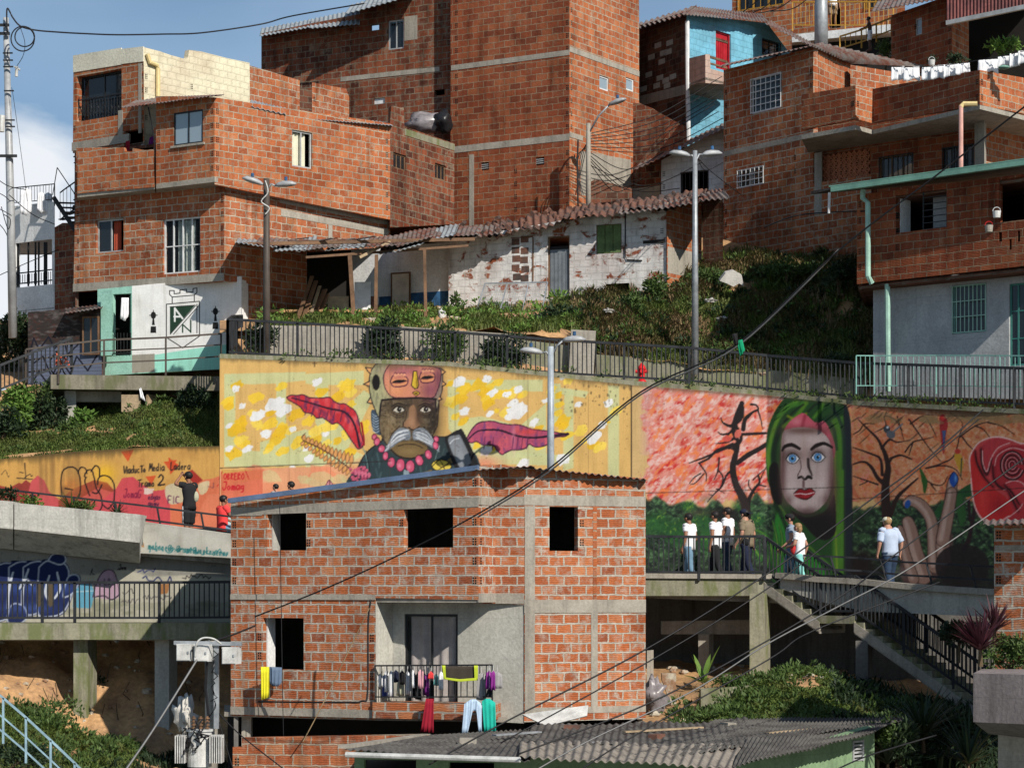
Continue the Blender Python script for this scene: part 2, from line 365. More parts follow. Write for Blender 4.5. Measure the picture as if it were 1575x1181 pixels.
concrete('concrete_shade',(.16,.155,.145),.6); concrete('plaster_grey',(.46,.45,.40),.25); concrete('plaster_wall',(.40,.41,.42),.18)  # the dark grey concrete holds the shade of undersides and back walls
concrete('white_wall',(.76,.77,.77),.18); concrete('litter_white',(.52,.50,.46),.5); concrete('concrete_mauve_shade',(.25,.215,.21),.6); concrete('cream_plaster',(.72,.69,.56),.15); concrete('ledge',(.23,.21,.16),.7,(.10,.11,.05))
concrete('mint',(.33,.60,.50),.15); concrete('green_wall',(.20,.30,.17),.3)
plain('alu',(.40,.41,.41),.45,.2); plain('white_metal',(.62,.63,.63),.5,0); plain('black_metal',(.018,.019,.021),.5,0,.4)
plain('rail_metal',(.022,.024,.028),.55,0,.5,spec=.25); plain('galv',(.30,.32,.34),.5,.35,.35,2.,14.); plain('pole_paint',(.34,.38,.42),.5,.1)
plain('pole_dark',(.07,.055,.045),.6); plain('lamp_grey',(.34,.35,.36),.5,.1); plain('lattice',(.46,.17,.09),.8); plain('cable',(.012,.012,.014),.6); plain('cable_grey',(.15,.15,.15),.5,.2)
plain('hole',(.008,.006,.005),.9); plain('shade_black',(.02,.018,.016),.9); plain('wood',(.16,.09,.05),.8,0,.5,2.,22.); plain('wood_pale',(.36,.27,.17),.8,0,.4)  # near-black hole and room colours stand for unlit depth
plain('door_white',(.55,.50,.42),.6); plain('door_grey',(.16,.18,.20),.6,0,.3); plain('door_red',(.34,.012,.02),.5); plain('door_teal',(.05,.20,.17),.6)
plain('shutter_green',(.10,.15,.055),.75,0,.5,3.,18.); plain('gutter_green',(.17,.34,.27),.5); plain('pipe_green',(.30,.48,.40),.5); plain('pipe_yellow',(.66,.52,.25),.5); plain('pipe_pink',(.58,.32,.27),.5)
plain('yellow_metal',(.40,.21,.03),.5); plain('blue_wallpaint',(.03,.10,.22),.8,0,.5,5.); plain('flash_blue',(.14,.20,.32),.4,.3); plain('rail_mint',(.16,.34,.30),.55); plain('rail_blue',(.25,.38,.45),.5,.1)
plain('red_paint',(.55,.015,.02),.4); plain('plastic_white',(.50,.50,.48),.5,0,.35); plain('shutter_brown',(.035,.03,.03),.7)
plain('curtain_cream',(.60,.58,.45),.9,0,.15); plain('curtain_white',(.60,.60,.58),.9,0,.15); plain('curtain_brown',(.50,.43,.41),.9,0,.2); plain('curtain_red',(.42,.08,.04),.9)
plain('curtain_lace',(.42,.46,.42),.9,0,.4,8.)
def glassm(name,tint,f=.35):
    m,t,b,out=newmat(name); b.inputs['Base Color'].default_value=(*tint,1); b.inputs['Roughness'].default_value=.06; b.inputs['Specular IOR Level'].default_value=.7
    tr=t.add('ShaderNodeBsdfTransparent',Color=(.7,.75,.75) if f<.7 else (.96,.97,.97)); mx=t.add('ShaderNodeMixShader',_0=f); t.l.new(b.outputs[0],mx.inputs[1]); t.l.new(tr.outputs[0],mx.inputs[2]); t.l.new(mx.outputs[0],out.inputs[0]); M[name]=m
glassm('glass',(.02,.025,.03),.4); glassm('glass_blue',(.28,.36,.42),.12); glassm('glass_clear',(.05,.06,.07),.92)
def rusty(name,a,b_,f0=.45,f1=.6):
    m,t,b,_=newmat(name); p=pos(t); n=t.noise(p,1.6,6,.65); n2=t.noise(p,9,4,.6)
    col=t.mix(t.map(n,f0,f1),a,b_); col=t.mix(1.,col,t.map(n2,.25,.75,.65,1.3),'MULTIPLY'); t.l.new(col,b.inputs['Base Color']); b.inputs['Roughness'].default_value=.75
    bump(t,b,n2,.3,.01); M[name]=m
rusty('sheet_rust',(.16,.14,.13),(.13,.045,.028)); rusty('sheet_zinc',(.26,.29,.31),(.12,.10,.09),.5,.7); rusty('asbestos',(.105,.10,.092),(.045,.042,.04),.42,.62)
rusty('asbestos_pale',(.25,.22,.185),(.13,.115,.10),.5,.66); rusty('clay_tile',(.15,.072,.05),(.065,.05,.045),.44,.58); rusty('sheet_red',(.16,.05,.045),(.09,.03,.03))
rusty('soil',(.46,.27,.125),(.27,.16,.09),.4,.65); rusty('rubble',(.42,.38,.30),(.25,.14,.08),.45,.55); rusty('path',(.24,.23,.20),(.15,.14,.12))
def leafm(name,a,b_,c,tr=.25):
    m,t,b,out=newmat(name); g=t.add('ShaderNodeNewGeometry'); ri=g.outputs['Random Per Island']; n=t.noise(g.outputs['Position'],1.3,3,.6)
    col=t.mix(ri,a,b_); col=t.mix(t.map(n,.4,.65,0,.7),col,c); t.l.new(col,b.inputs['Base Color']); b.inputs['Roughness'].default_value=.6
    tl=t.add('ShaderNodeBsdfTranslucent',Color=col); mx=t.add('ShaderNodeMixShader',_0=tr); t.l.new(b.outputs[0],mx.inputs[1]); t.l.new(tl.outputs[0],mx.inputs[2]); t.l.new(mx.outputs[0],out.inputs[0]); M[name]=m
leafm('grass',(.07,.12,.025),(.15,.20,.045),(.12,.12,.04)); leafm('grass_pale',(.13,.17,.05),(.20,.23,.07),(.15,.15,.06)); leafm('leaf',(.045,.09,.022),(.10,.16,.04),(.06,.09,.025)); leafm('leaf_dark',(.012,.028,.012),(.035,.06,.022),(.02,.035,.015),.12)
leafm('leaf_bright',(.10,.20,.03),(.16,.26,.05),(.07,.14,.03)); leafm('leaf_purple',(.045,.010,.018),(.12,.035,.05),(.03,.012,.016),.12); leafm('dry',(.24,.165,.085),(.15,.10,.05),(.30,.22,.12),.1); leafm('dry_grass',(.13,.085,.04),(.09,.10,.03),(.11,.07,.035),.15)
plain('stem',(.10,.07,.04),.9)
def cloth(name,c): return plain(name,c,.9,0,.12,6.,40.,.1)
def vcol(name,rough=.9,bmp=.15):
    m,t,b,_=newmat(name); a=t.add('ShaderNodeVertexColor',{'layer_name':'paint'}).outputs[0]; p=pos(t)
    n=t.noise(p,22,3,.6); n3=t.noise(p,1.3,5,.6); c=t.mix(1.,a,t.map(n,.25,.75,.9,1.08),'MULTIPLY'); c=t.mix(1.,c,t.map(n3,.3,.7,.86,1.06),'MULTIPLY'); st=t.noise(t.scale(p,4,4,.35),1.4,5,.7); c=t.mix(t.map(st,.5,.75,0,.4),c,t.mix(1.,c,(.5,.46,.4),'MULTIPLY'))
    t.l.new(c,b.inputs['Base Color']); b.inputs['Roughness'].default_value=rough; bump(t,b,n,bmp,.01); M[name]=m
vcol('painted')
# ---------------- painted walls: a small numpy painter, colours stored on a dense grid ----------------
def box1(a,r,ax):
    if r<1: return a
    pad=[(0,0)]*a.ndim; pad[ax]=(r+1,r); c=np.cumsum(np.pad(a,pad,mode='edge'),axis=ax,dtype=np.float64)
    n=a.shape[ax]; s1=[slice(None)]*a.ndim; s2=list(s1); s1[ax]=slice(2*r+1,2*r+1+n); s2[ax]=slice(0,n)
    return ((c[tuple(s1)]-c[tuple(s2)])/(2*r+1)).astype(np.float32)
def fbm(h,w,sx,sy,oct=4,seed=0,rot=0.):
    g=np.random.RandomState(seed); yy,xx=np.mgrid[0:h,0:w].astype(np.float32)
    ca,sa=math.cos(rot),math.sin(rot); X=xx*ca+yy*sa; Y=-xx*sa+yy*ca; out=np.zeros((h,w),np.float32); am=1.;tot=0
    for o in range(oct):
        T=g.rand(256,256).astype(np.float32); u=X/sx*2**o+777; v=Y/sy*2**o+777; iu=np.floor(u).astype(int); iv=np.floor(v).astype(int); fu=u-iu; fv=v-iv
        fu=fu*fu*(3-2*fu); fv=fv*fv*(3-2*fv); a=T[iv%256,iu%256];b=T[iv%256,(iu+1)%256];c=T[(iv+1)%256,iu%256];d=T[(iv+1)%256,(iu+1)%256]
        out+=am*((a*(1-fu)+b*fu)*(1-fv)+(c*(1-fu)+d*fu)*fv); tot+=am; am*=.55
    return out/tot
class Canvas:
    def __init__(s,x0,y0,x1,y1,S=2,bg=(128,128,128)):
        s.x0,s.y0,s.S=x0,y0,S; s.W=int((x1-x0)*S); s.H=int((y1-y0)*S); s.a=np.zeros((s.H,s.W,3),np.float32); s.a[:]=np.array(bg)/255.
    def win(s,xa,ya,xb,yb):
        i0=max(0,int((xa-s.x0)*s.S)-1); i1=min(s.W,int((xb-s.x0)*s.S)+2); j0=max(0,int((ya-s.y0)*s.S)-1); j1=min(s.H,int((yb-s.y0)*s.S)+2)
        if i1<=i0 or j1<=j0: return None
        yy,xx=np.mgrid[j0:j1,i0:i1]; return (slice(j0,j1),slice(i0,i1)),(xx+.5)/s.S+s.x0,(yy+.5)/s.S+s.y0
    def put(s,sl,m,col):
        c=np.array(col,np.float32)/255. if not isinstance(col,np.ndarray) else col[sl]
        s.a[sl]=s.a[sl]*(1-m[...,None])+c*m[...,None]
    def mask(s,pts,sm=False,blur=0):
        if sm: pts=crom(pts,6,True)
        P_=np.array(pts,float); xa,ya=P_.min(0)-blur*2; xb,yb=P_.max(0)+blur*2; w_=s.win(xa,ya,xb,yb)
        if not w_: return None
        sl,X,Y=w_; ins=np.zeros(X.shape,bool); n=len(P_)
        for i in range(n):
            x1,y1=P_[i]; x2,y2=P_[(i+1)%n]
            if y1==y2: continue
            c=((y1>Y)!=(y2>Y))&(X<(x2-x1)*(Y-y1)/(y2-y1)+x1); ins^=c
        m=ins.astype(np.float32); r=int(blur*s.S*.6)
        for k in range(2 if r else 0): m=box1(box1(m,r,0),r,1)
        return sl,m
    def poly(s,pts,col,a=1.,sm=False,blur=0):
        r=s.mask(pts,sm,blur)
        if r: s.put(r[0],r[1]*a,col)
    def stroke(s,pts,w,col,a=1.,sm=True,soft=.5):
        if sm and len(pts)>2: pts=crom(pts,6)
        P_=[np.array(p,float) for p in pts]; n=len(P_); ws=np.interp(np.linspace(0,1,n),np.linspace(0,1,len(w)),w) if hasattr(w,'__len__') else [w]*n
        A=np.array(P_); mw=max(ws)/2+1+soft; w_=s.win(A[:,0].min()-mw,A[:,1].min()-mw,A[:,0].max()+mw,A[:,1].max()+mw)
        if not w_: return
        sl,X,Y=w_; m=np.zeros(X.shape,np.float32)
        for i in range(n-1):
            (xa,ya),(xb,yb)=P_[i],P_[i+1]; r=max(ws[i],ws[i+1])/2+soft+.6
            i0=max(0,int((min(xa,xb)-r-X[0,0])*s.S)); i1=int((max(xa,xb)+r-X[0,0])*s.S)+2; j0=max(0,int((min(ya,yb)-r-Y[0,0])*s.S)); j1=int((max(ya,yb)+r-Y[0,0])*s.S)+2
            x=X[j0:j1,i0:i1]; y=Y[j0:j1,i0:i1]
            if x.size==0: continue
            dx,dy=xb-xa,yb-ya; L=dx*dx+dy*dy+1e-9; t=np.clip(((x-xa)*dx+(y-ya)*dy)/L,0,1); d=np.hypot(x-xa-t*dx,y-ya-t*dy); ww=ws[i]+(ws[i+1]-ws[i])*t
            m[j0:j1,i0:i1]=np.maximum(m[j0:j1,i0:i1],np.clip((ww/2-d)/soft+.5,0,1))
        s.put(sl,m*a,col)
    def blob(s,cx,cy,rx,ry,col,a=1.,p=1.,rot=0):
        q=max(rx,ry)*2.2; w_=s.win(cx-q,cy-q,cx+q,cy+q)
        if not w_: return
        sl,X,Y=w_; ca,sa=math.cos(rot),math.sin(rot); x=(X-cx)*ca+(Y-cy)*sa; y=-(X-cx)*sa+(Y-cy)*ca
        s.put(sl,(a*np.exp(-((x/rx)**2+(y/ry)**2)**p)).astype(np.float32),col)
    def ell(s,cx,cy,rx,ry,col,a=1.,rot=0,blur=0):
        s.poly([(cx+rx*math.cos(t)*math.cos(rot)-ry*math.sin(t)*math.sin(rot),cy+rx*math.cos(t)*math.sin(rot)+ry*math.sin(t)*math.cos(rot)) for t in np.linspace(0,2*math.pi,28)[:-1]],col,a,False,blur)
    def splat(s,cx,cy,r,col,a=1.,rot=-.6,seed=0,asp=1.7):
        g=random.Random(seed); pts=[]
        for k in range(11):
            t=2*math.pi*k/11; rr=r*g.uniform(.6,1.15); x,y=rr*asp*math.cos(t),rr*math.sin(t); pts.append((cx+x*math.cos(rot)-y*math.sin(rot),cy+x*math.sin(rot)+y*math.cos(rot)))
        s.poly(pts,col,a,False,.5)
GL={'V':[[(0,0),(.4,1),(.9,0)]],'i':[[(.2,.45),(.2,1)],[(.2,.2),(.22,.24)]],'a':[[(.65,.45),(.25,.45),(.05,.75),(.3,1),(.6,.75),(.65,.45),(.7,1)]],'d':[[(.6,.55),(.25,.5),(.05,.8),(.3,1),(.6,.85)],[(.62,0),(.65,1)]],
'u':[[(.05,.5),(.1,.95),(.45,1),(.6,.5),(.65,1)]],'c':[[(.6,.5),(.2,.55),(.1,.85),(.35,1),(.65,.95)]],'T':[[(0,.12),(.9,.05)],[(.45,.1),(.45,1)]],'o':[[(.35,.5),(.08,.75),(.35,1),(.62,.75),(.35,.5)]],
'M':[[(.05,1),(.2,0),(.45,.7),(.8,0),(.9,1)]],'e':[[(.1,.75),(.6,.7),(.4,.48),(.12,.65),(.2,.98),(.65,.95)]],'L':[[(.15,0),(.1,1),(.7,.95)]],'r':[[(.1,.5),(.12,1)],[(.12,.7),(.5,.5)]],'m':[[(.05,.5),(.08,1)],[(.08,.65),(.3,.5),(.4,1)],[(.4,.65),(.6,.5),(.75,1)]],
'2':[[(.1,.25),(.4,0),(.7,.25),(.5,.6),(.05,1),(.85,.92)]],'t':[[(.3,.1),(.32,1)],[(.05,.4),(.6,.38)]],'s':[[(.55,.5),(.15,.55),(.5,.75),(.1,1)]],'n':[[(.08,.5),(.1,1)],[(.1,.65),(.4,.5),(.5,1)]],'k':[[(.1,0),(.12,1)],[(.55,.5),(.15,.75),(.6,1)]],
'O':[[(.4,0),(.05,.5),(.4,1),(.75,.5),(.4,0)]],'B':[[(.1,0),(.1,1),(.6,.8),(.1,.5),(.55,.25),(.1,0)]],'R':[[(.1,1),(.1,0),(.6,.2),(.1,.5),(.65,1)]],'E':[[(.6,0),(.1,0),(.1,1),(.65,1)],[(.1,.5),(.5,.5)]],'F':[[(.65,0),(.1,0),(.1,1)],[(.1,.5),(.5,.5)]],'I':[[(.2,0),(.2,1)]],'C':[[(.65,.1),(.2,.1),(.1,.8),(.65,.95)]],
'J':[[(.2,.05),(.7,0),(.6,.9),(.2,1),(.05,.7)]],'G':[[(.8,.1),(.2,.1),(.05,.8),(.5,1),(.75,.6),(.4,.6)]],'g':[[(.6,.5),(.15,.55),(.1,.85),(.55,.85),(.6,.5),(.6,1.2),(.2,1.3)]],'@':[[(.6,.6),(.3,.6),(.3,.85),(.65,.8),(.6,.4),(.9,.7),(.6,1.05),(.15,.95),(.05,.4),(.5,.2),(.95,.35)]],'.':[[(.1,.95),(.14,1)]],'p':[[(.1,.5),(.1,1.3)],[(.1,.6),(.55,.6),(.5,.95),(.1,.95)]],'v':[[(.05,.5),(.3,1),(.6,.5)]],'y':[[(.05,.5),(.3,.9)],[(.6,.5),(.15,1.3)]],'z':[[(.05,.5),(.6,.5),(.05,1),(.65,1)]],'7':[[(.05,.02),(.7,.0),(.3,1)]],'5':[[(.65,0),(.15,0),(.1,.45),(.6,.5),(.6,.85),(.1,1)]]}
def write(c,txt,x,y,h,col,w_=1.2,sp=.72,slope=0.,slant=0.,a=1.):
    for ch in txt:
        if ch==' ': x+=h*.55; continue
        for st in GL.get(ch,[]): c.stroke([(x+px*h*sp*1.05+(1-py)*h*slant,y+py*h+slope*(px*h*sp)) for px,py in st],w_,col,a,len(st)>2)
        ad=h*sp*(.55 if ch in 'iI.' else 1.0); x+=ad; y+=slope*ad
def scrib(c,x,y,w_,h,col,lw=1.,seed=0,a=1.):
    g=random.Random(seed); n=max(3,int(w_/h*3.2)); c.stroke([(x+w_*i/n+g.uniform(-.1,.2)*h,y+h*(g.random()*.9 if i%2 else g.uniform(.3,1))) for i in range(n+1)],lw,col,a)
def grid_wall(name,cv,cols,label,cat,thick=.35,step=1.25,mat='painted',alb=.70,root=None,base=None):
    """cols: list of (px,Y,pytop,pybottom); the front is a fine grid coloured from the canvas"""
    cx_=[c[0] for c in cols]; n=int((cx_[-1]-cx_[0])/step)+1; X=np.linspace(cx_[0],cx_[-1],n); Yd=np.interp(X,cx_,[c[1] for c in cols]); T=np.interp(X,cx_,[c[2] for c in cols]); B=np.interp(X,cx_,[c[3] for c in cols])
    m=int((B-T).max()/step)+1; t=np.linspace(0,1,m)[:,None]; PY=T[None]+(B-T)[None]*t; PX=np.repeat(X[None],m,0); YY=np.repeat(Yd[None],m,0)
    vx=(PX-CX)*YY/F; vz=(HY-PY)*YY/F; v=np.stack([vx,YY,vz],-1).reshape(-1,3)
    ix=np.clip(((PX-cv.x0)*cv.S).astype(int),0,cv.W-1); iy=np.clip(((PY-cv.y0)*cv.S).astype(int),0,cv.H-1)
    sm=box1(box1(cv.a,1,0),1,1); c=sm[iy,ix].reshape(-1,3); c=np.where(c<=.04045,c/12.92,((c+.055)/1.055)**2.4)*alb; c=np.clip(c,.004,.88)
    q=np.arange(m*n).reshape(m,n); f=np.stack([q[1:,:-1],q[1:,1:],q[:-1,1:],q[:-1,:-1]],-1).reshape(-1,4)
    # body: back, top and ends
    ec=np.array([[0,0]]); back=v[np.concatenate([q[0],q[-1]])].copy(); back[:,1]+=thick; k0=len(v); allv=np.concatenate([v,back]); allc=np.concatenate([c,c[np.concatenate([q[0],q[-1]])]])
    bt=k0+np.arange(n); bb=k0+n+np.arange(n); ff=[f,np.stack([q[0][:-1],q[0][1:],bt[1:],bt[:-1]],-1),np.stack([bb[:-1],bb[1:],q[-1][1:],q[-1][:-1]],-1),np.stack([bt[:-1],bt[1:],bb[1:],bb[:-1]],-1)]
    ff=np.concatenate(ff); o0=np.array([allv[:,0].mean(),allv[:,1].mean(),allv[:,2].min()])
    if root: o0=np.array(origin(root))
    me=bpy.data.meshes.new(name); me.vertices.add(len(allv)); me.vertices.foreach_set('co',(allv-o0).ravel()); nf=len(ff); me.loops.add(nf*4); me.polygons.add(nf)
    me.polygons.foreach_set('loop_start',np.arange(nf)*4); me.polygons.foreach_set('loop_total',np.full(nf,4)); me.loops.foreach_set('vertex_index',ff.ravel().astype(np.int32)); me.update(calc_edges=True); me.validate()
    at=me.color_attributes.new('paint','FLOAT_COLOR','POINT'); at.data.foreach_set('color',np.concatenate([allc,np.ones((len(allc),1))],1).astype(np.float32).ravel())
    me.materials.append(M[mat]); o=bpy.data.objects.new(name,me); COL.objects.link(o)
    if root: o.parent=root
    else: o.location=o0; tag(o,label,cat)
    return o
def grime(c,topf,seed,depth=9,a=.75,col=(70,62,45)):
    """dark run-off below the coping"""
    g=fbm(c.H,c.W,3*c.S,60*c.S,3,seed); g2=fbm(c.H,c.W,40*c.S,400,2,seed+5); xs=np.arange(c.W)/c.S+c.x0; top=np.array([topf(x) for x in xs]); yy=(np.arange(c.H)/c.S+c.y0)[:,None]
    m=np.clip(1-(yy-top[None])/(depth*(.3+2.6*g*g2)),0,1)**1.3*a; m[yy<top[None]]=a
    c.put((slice(None),slice(None)),m.astype(np.float32),col)
# ======== mural with the moustached man (old workman) ========
ochre=(226,184,112)
A=Canvas(335,540,975,780,2,ochre); g=fbm(A.H,A.W,60,60,4,3)
pale=(208,212,158)
for p in ([(345,575),(470,572),(470,585),(440,588),(440,715),(425,718),(425,590),(345,592)],[(345,575),(362,575),(362,690),(345,700)],[(470,575),(560,570),(560,592),(505,592),(505,650),(560,600),(575,610),(520,720),(470,720),(470,700),(505,690),(485,650),(485,592),(470,590)],
  [(688,584),(835,584),(835,602),(740,602),(706,602),(706,645),(740,640),(800,655),(840,620),(840,700),(720,712),(700,690),(706,680),(690,660)],[(846,590),(862,590),(862,640),(846,660)],[(868,598),(882,600),(882,720),(866,724)],[(862,596),(906,602),(900,612),(862,606)],[(935,592),(952,594),(952,735),(935,735)],[(400,680),(470,660),(560,700),(560,715),(400,716)],[(345,690),(480,700),(480,716),(345,718)],[(720,690),(870,700),(850,716),(720,712)]): A.poly(p,pale,.9,False,.6)
rg=random.Random(4)
for i in range(120):
    x=rg.uniform(345,560) if i%2 else rg.uniform(690,950); y=rg.uniform(590,700) if i%2 else rg.uniform(585,700)
    if x>880 and rg.random()<.6: continue
    A.splat(x,y,rg.uniform(4,10),rg.choice([(248,208,60),(240,192,40),(252,220,90)]),.88,-.55,i,1.6)
for x,y,r in ((362,598,7),(352,655,6),(372,625,6),(395,640,12),(408,668,9),(422,622,16),(436,632,12),(380,690,8),(352,690,7),(487,588,9),(500,668,6),(475,705,8),(450,660,6),(470,690,6),(705,587,11),(748,583,8),(757,604,9),(780,607,7),(713,633,9),(752,637,7),(795,633,17),(788,620,9),(783,640,8),(797,599,7),(820,650,9),(747,694,10),(865,580,6),(838,617,6),(889,622,6),(935,620,8),(912,673,12),(925,655,9),(865,707,12),(805,714,10),(448,722,7)): 
    A.splat(x,y,r*.78,(240,240,240),1,-.5,int(x*7+y),1.35); A.splat(x+r*.5,y-r*.3,r*.55,(243,243,243),1,-.5,int(x*3+y),1.2)
A.poly([(335,722),(560,716),(600,745),(600,790),(335,790)],(234,166,124),1); 
for i in range(26): A.splat(rg.uniform(350,560),rg.uniform(722,775),rg.uniform(6,16),rg.choice([(240,140,104),(228,120,96),(238,180,138),(214,205,150)]),.6,0,i+300,1.6)
A.poly([(545,750),(520,722),(560,700),(600,700)],(232,170,120),.6,False,4); A.blob(745,712,26,12,(230,140,110),.8)
# clothes
dk=(28,24,30)
coat=[(542,750),(552,716),(566,694),(585,680),(600,672),(690,672),(720,690),(735,705),(742,748),(700,755)]
A.poly(coat,(44,62,68),1,True); A.stroke(coat[:6],2,dk)
for i in range(40):
    x=rg.uniform(552,725); y=rg.uniform(688,745); A.stroke([(x,y),(x+rg.uniform(-4,4),y+rg.uniform(6,18))],rg.uniform(1,3),rg.choice([(70,98,104),(24,34,40),(90,120,124)]),.5,False,2)
A.stroke([(561,693),(566,720),(567,748)],1.3,(110,140,140)); A.stroke([(563,693),(568,720),(569,748)],1,dk); A.stroke([(676,685),(668,710)],1,(120,150,150))
A.stroke([(541,712),(600,709)],1,dk,.8)
# red leaf left
def leaf(outl,rib,cols,seed):
    A.poly(outl,cols[0],1,True); r_=A.mask(outl,True)
    n=fbm(A.H,A.W,14,30,3,seed); sl,m=r_; A.put(sl,m*np.clip((n[sl]-.45)*4,0,1)*.8,cols[1]); n=fbm(A.H,A.W,10,24,3,seed+1); A.put(sl,m*np.clip((n[sl]-.55)*5,0,1)*.75,cols[2])
    A.stroke(outl+[outl[0]],1.6,(62,22,50)); A.stroke(rib,[1.5,2.8,3.,3.6],(38,14,40))
L1=[(441,611),(447,608),(457,608),(466,607),(475,611),(483,612),(495,612),(507,611),(514,617),(522,621),(530,621),(538,626),(545,631),(550,640),(553,652),(555,665),(559,684),(551,690),(544,682),(537,672),(529,660),(524,654),(518,650),(511,652),(505,648),(499,644),(494,642),(487,643),(481,637),(474,635),(468,634),(462,626),(456,622),(449,618),(443,614)]
leaf(L1,[(449,612),(475,619),(505,628),(528,633),(541,645),(549,665),(553,686)],[(205,48,58),(226,100,104),(104,48,92)],31)
for x in (470,480,492,503,513,524): A.stroke([(x+2,626+(x-470)*.16),(x-1,638+(x-470)*.2)],1.4,(84,34,74),.9,False)
A.stroke([(556,650),(559,670),(560,684)],3,(150,24,40)); 
L2=[(717,676),(722,666),(729,656),(737,650),(748,648),(760,648),(770,651),(784,653),(796,653),(805,655),(818,660),(826,661),(845,663),(862,666),(875,667),(868,671),(855,672),(848,678),(841,684),(832,687),(822,687),(814,683),(810,688),(803,691),(795,692),(787,692),(778,696),(772,699),(765,693),(760,686),(752,684),(742,684),(733,679),(724,681)]
leaf(L2,[(719,677),(733,664),(750,661),(770,662),(795,670),(820,673),(850,670),(873,667)],[(176,78,110),(214,96,110),(110,62,118)],41); A.blob(812,664,16,5,(220,70,70),.8); A.blob(790,672,3,22,(226,150,170),.5)
for x in (746,759,790,797,804,812): A.stroke([(x,672),(x-2,690)],1.3,(88,34,80),.9,False)
# dry fern
for k in range(13):
    t=k/12; x=467+t*72; y=678+t*38+math.sin(t*3)*2; L_=9+9*t
    for sd_ in (-1,1):
        ax_,ay_=x+L_*(.15 if sd_<0 else -.35),y+sd_*L_*(1.05 if sd_<0 else .8)
        pts=[(x,y),((x+ax_)/2-3,(y+ay_)/2),(ax_,ay_),((x+ax_)/2+3,(y+ay_)/2+1)]; A.poly(pts,(222,160,96),1,True); A.stroke(pts+[pts[0]],.8,(110,70,48))
A.stroke([(467,678),(490,688),(510,700),(540,722)],1.4,(60,34,34)); A.stroke([(467,678),(464,672),(470,666)],1,(90,56,44))
# coral flower, lower left
for i in range(60): x=rg.uniform(538,566); y=rg.uniform(718,748); A.ell(x,y,rg.uniform(1.6,3.2),rg.uniform(1.6,3),(206,92,120)); A.stroke([(x-2,y+1.6),(x+2,y+2)],.8,(90,24,60))
for i in range(5): A.ell(547+i*5.2,727+i*.8,2.6,4.2,(216,112,140)); A.stroke([(544.5+i*5.2,727+i),(544.5+i*5.2,733+i)],.8,(90,24,60))
A.poly([(500,748),(506,738),(514,748)],(214,150,150)); A.stroke([(500,748),(506,738),(507,748)],1,(90,24,50)); A.stroke([(507,738),(514,748)],1,(90,24,50))
# necklace back, hair
A.poly([(572,630),(586,640),(586,668),(576,664),(571,650)],(60,78,96),1,True)
for k in range(7): A.stroke([(573,636+k*4.2),(578,640+k*4.2),(584,637+k*4.2)],1,(190,205,220))
# face
face=[(586,614),(600,612),(640,611),(672,613),(674,640),(672,656),(664,672),(660,684),(648,698),(632,702),(612,700),(600,690),(590,676),(584,660),(584,636)]
A.poly(face,(104,90,68),1,True)
A.blob(655,655,22,42,(48,38,30),.75); A.blob(600,655,10,22,(128,104,70),.8); A.blob(592,630,6,20,(150,130,96),.45); A.blob(630,622,44,8,(46,36,28),.7); A.blob(665,640,9,26,(28,22,20),.7)
A.blob(608,672,10,10,(140,112,72),.5)
fm_=A.mask(face,True); nn_=fbm(A.H,A.W,5,7,4,77); A.put(fm_[0],fm_[1]*np.clip((nn_[fm_[0]]-.5)*4,0,1)*.45,(150,138,116)); A.put(fm_[0],fm_[1]*np.clip((.47-nn_[fm_[0]])*4,0,1)*.6,(40,32,26))
A.blob(602,645,6,9,(170,156,128),.5); A.blob(655,648,6,8,(130,116,92),.5); A.blob(630,619,18,3,(140,124,98),.5); A.blob(596,672,5,12,(156,140,110),.45)
for k in range(26):
    x=rg.uniform(588,668); y=rg.uniform(616,680); A.stroke([(x,y),(x+rg.uniform(-3,3),y+rg.uniform(-2,2)),(x+rg.uniform(2,8),y+rg.uniform(-1,5))],.6,rg.choice([(46,36,28),(160,142,112),(60,48,38)]),.6); A.blob(640,640,6,18,(96,78,60),.6)
A.stroke(face+[face[0]],1.3,(24,18,20),.9)
for (x,y,fl) in ((613,630,1),(654,630,-1)):
    A.blob(x,y,12,8,(50,38,30),.7); A.poly([(x-8,y+1),(x-2,y-4),(x+5,y-3),(x+9,y+1),(x+2,y+4),(x-4,y+4)],(214,206,190),1,True); A.ell(x+1,y-.3,3.6,3.8,(18,14,14)); A.ell(x+2,y-1.4,.9,.9,(230,230,230))
    A.stroke([(x-9,y+1),(x-3,y-5),(x+5,y-4),(x+10,y+1)],1.2,(16,12,12)); A.stroke([(x-8,y+2),(x,y+5),(x+9,y+2)],.9,(20,14,12))
    A.stroke([(x-11,y-5),(x-2,y-10),(x+9,y-7)],[1,2.4,1],(34,26,22)); A.stroke([(x-10,y+5),(x,y+9),(x+8,y+6)],.9,(34,26,20)); A.stroke([(x-11,y+8),(x-2,y+12),(x+7,y+10)],.8,(40,30,22)); A.stroke([(x-9,y+3),(x,y+6.5),(x+8,y+4)],.7,(150,126,90),.7)
    A.stroke([(x-9,y-8),(x,y-12),(x+8,y-10)],.9,(140,118,84),.8)
A.poly([(630,626),(638,624),(643,646),(646,656),(636,661),(622,656),(620,652),(628,642)],(150,112,84),1,True,1.2); A.blob(633,648,6,8,(176,134,104),.7); A.blob(643,642,4,14,(70,50,40),.7)
A.stroke([(621,652),(620,656),(625,658)],1.2,(30,20,18)); A.stroke([(628,657),(636,661),(645,656)],1.6,(26,16,16)); A.stroke([(626,632),(624,644),(619,652)],1,(46,34,28))
A.stroke([(615,655),(604,666),(600,674)],1.2,(44,32,24)); A.stroke([(652,656),(660,668)],1.2,(24,18,16)); A.stroke([(650,648),(658,656)],1,(120,96,70))
for k in range(5): A.stroke([(588,626+k*3),(594,624+k*4)],.7,(40,30,24)); 
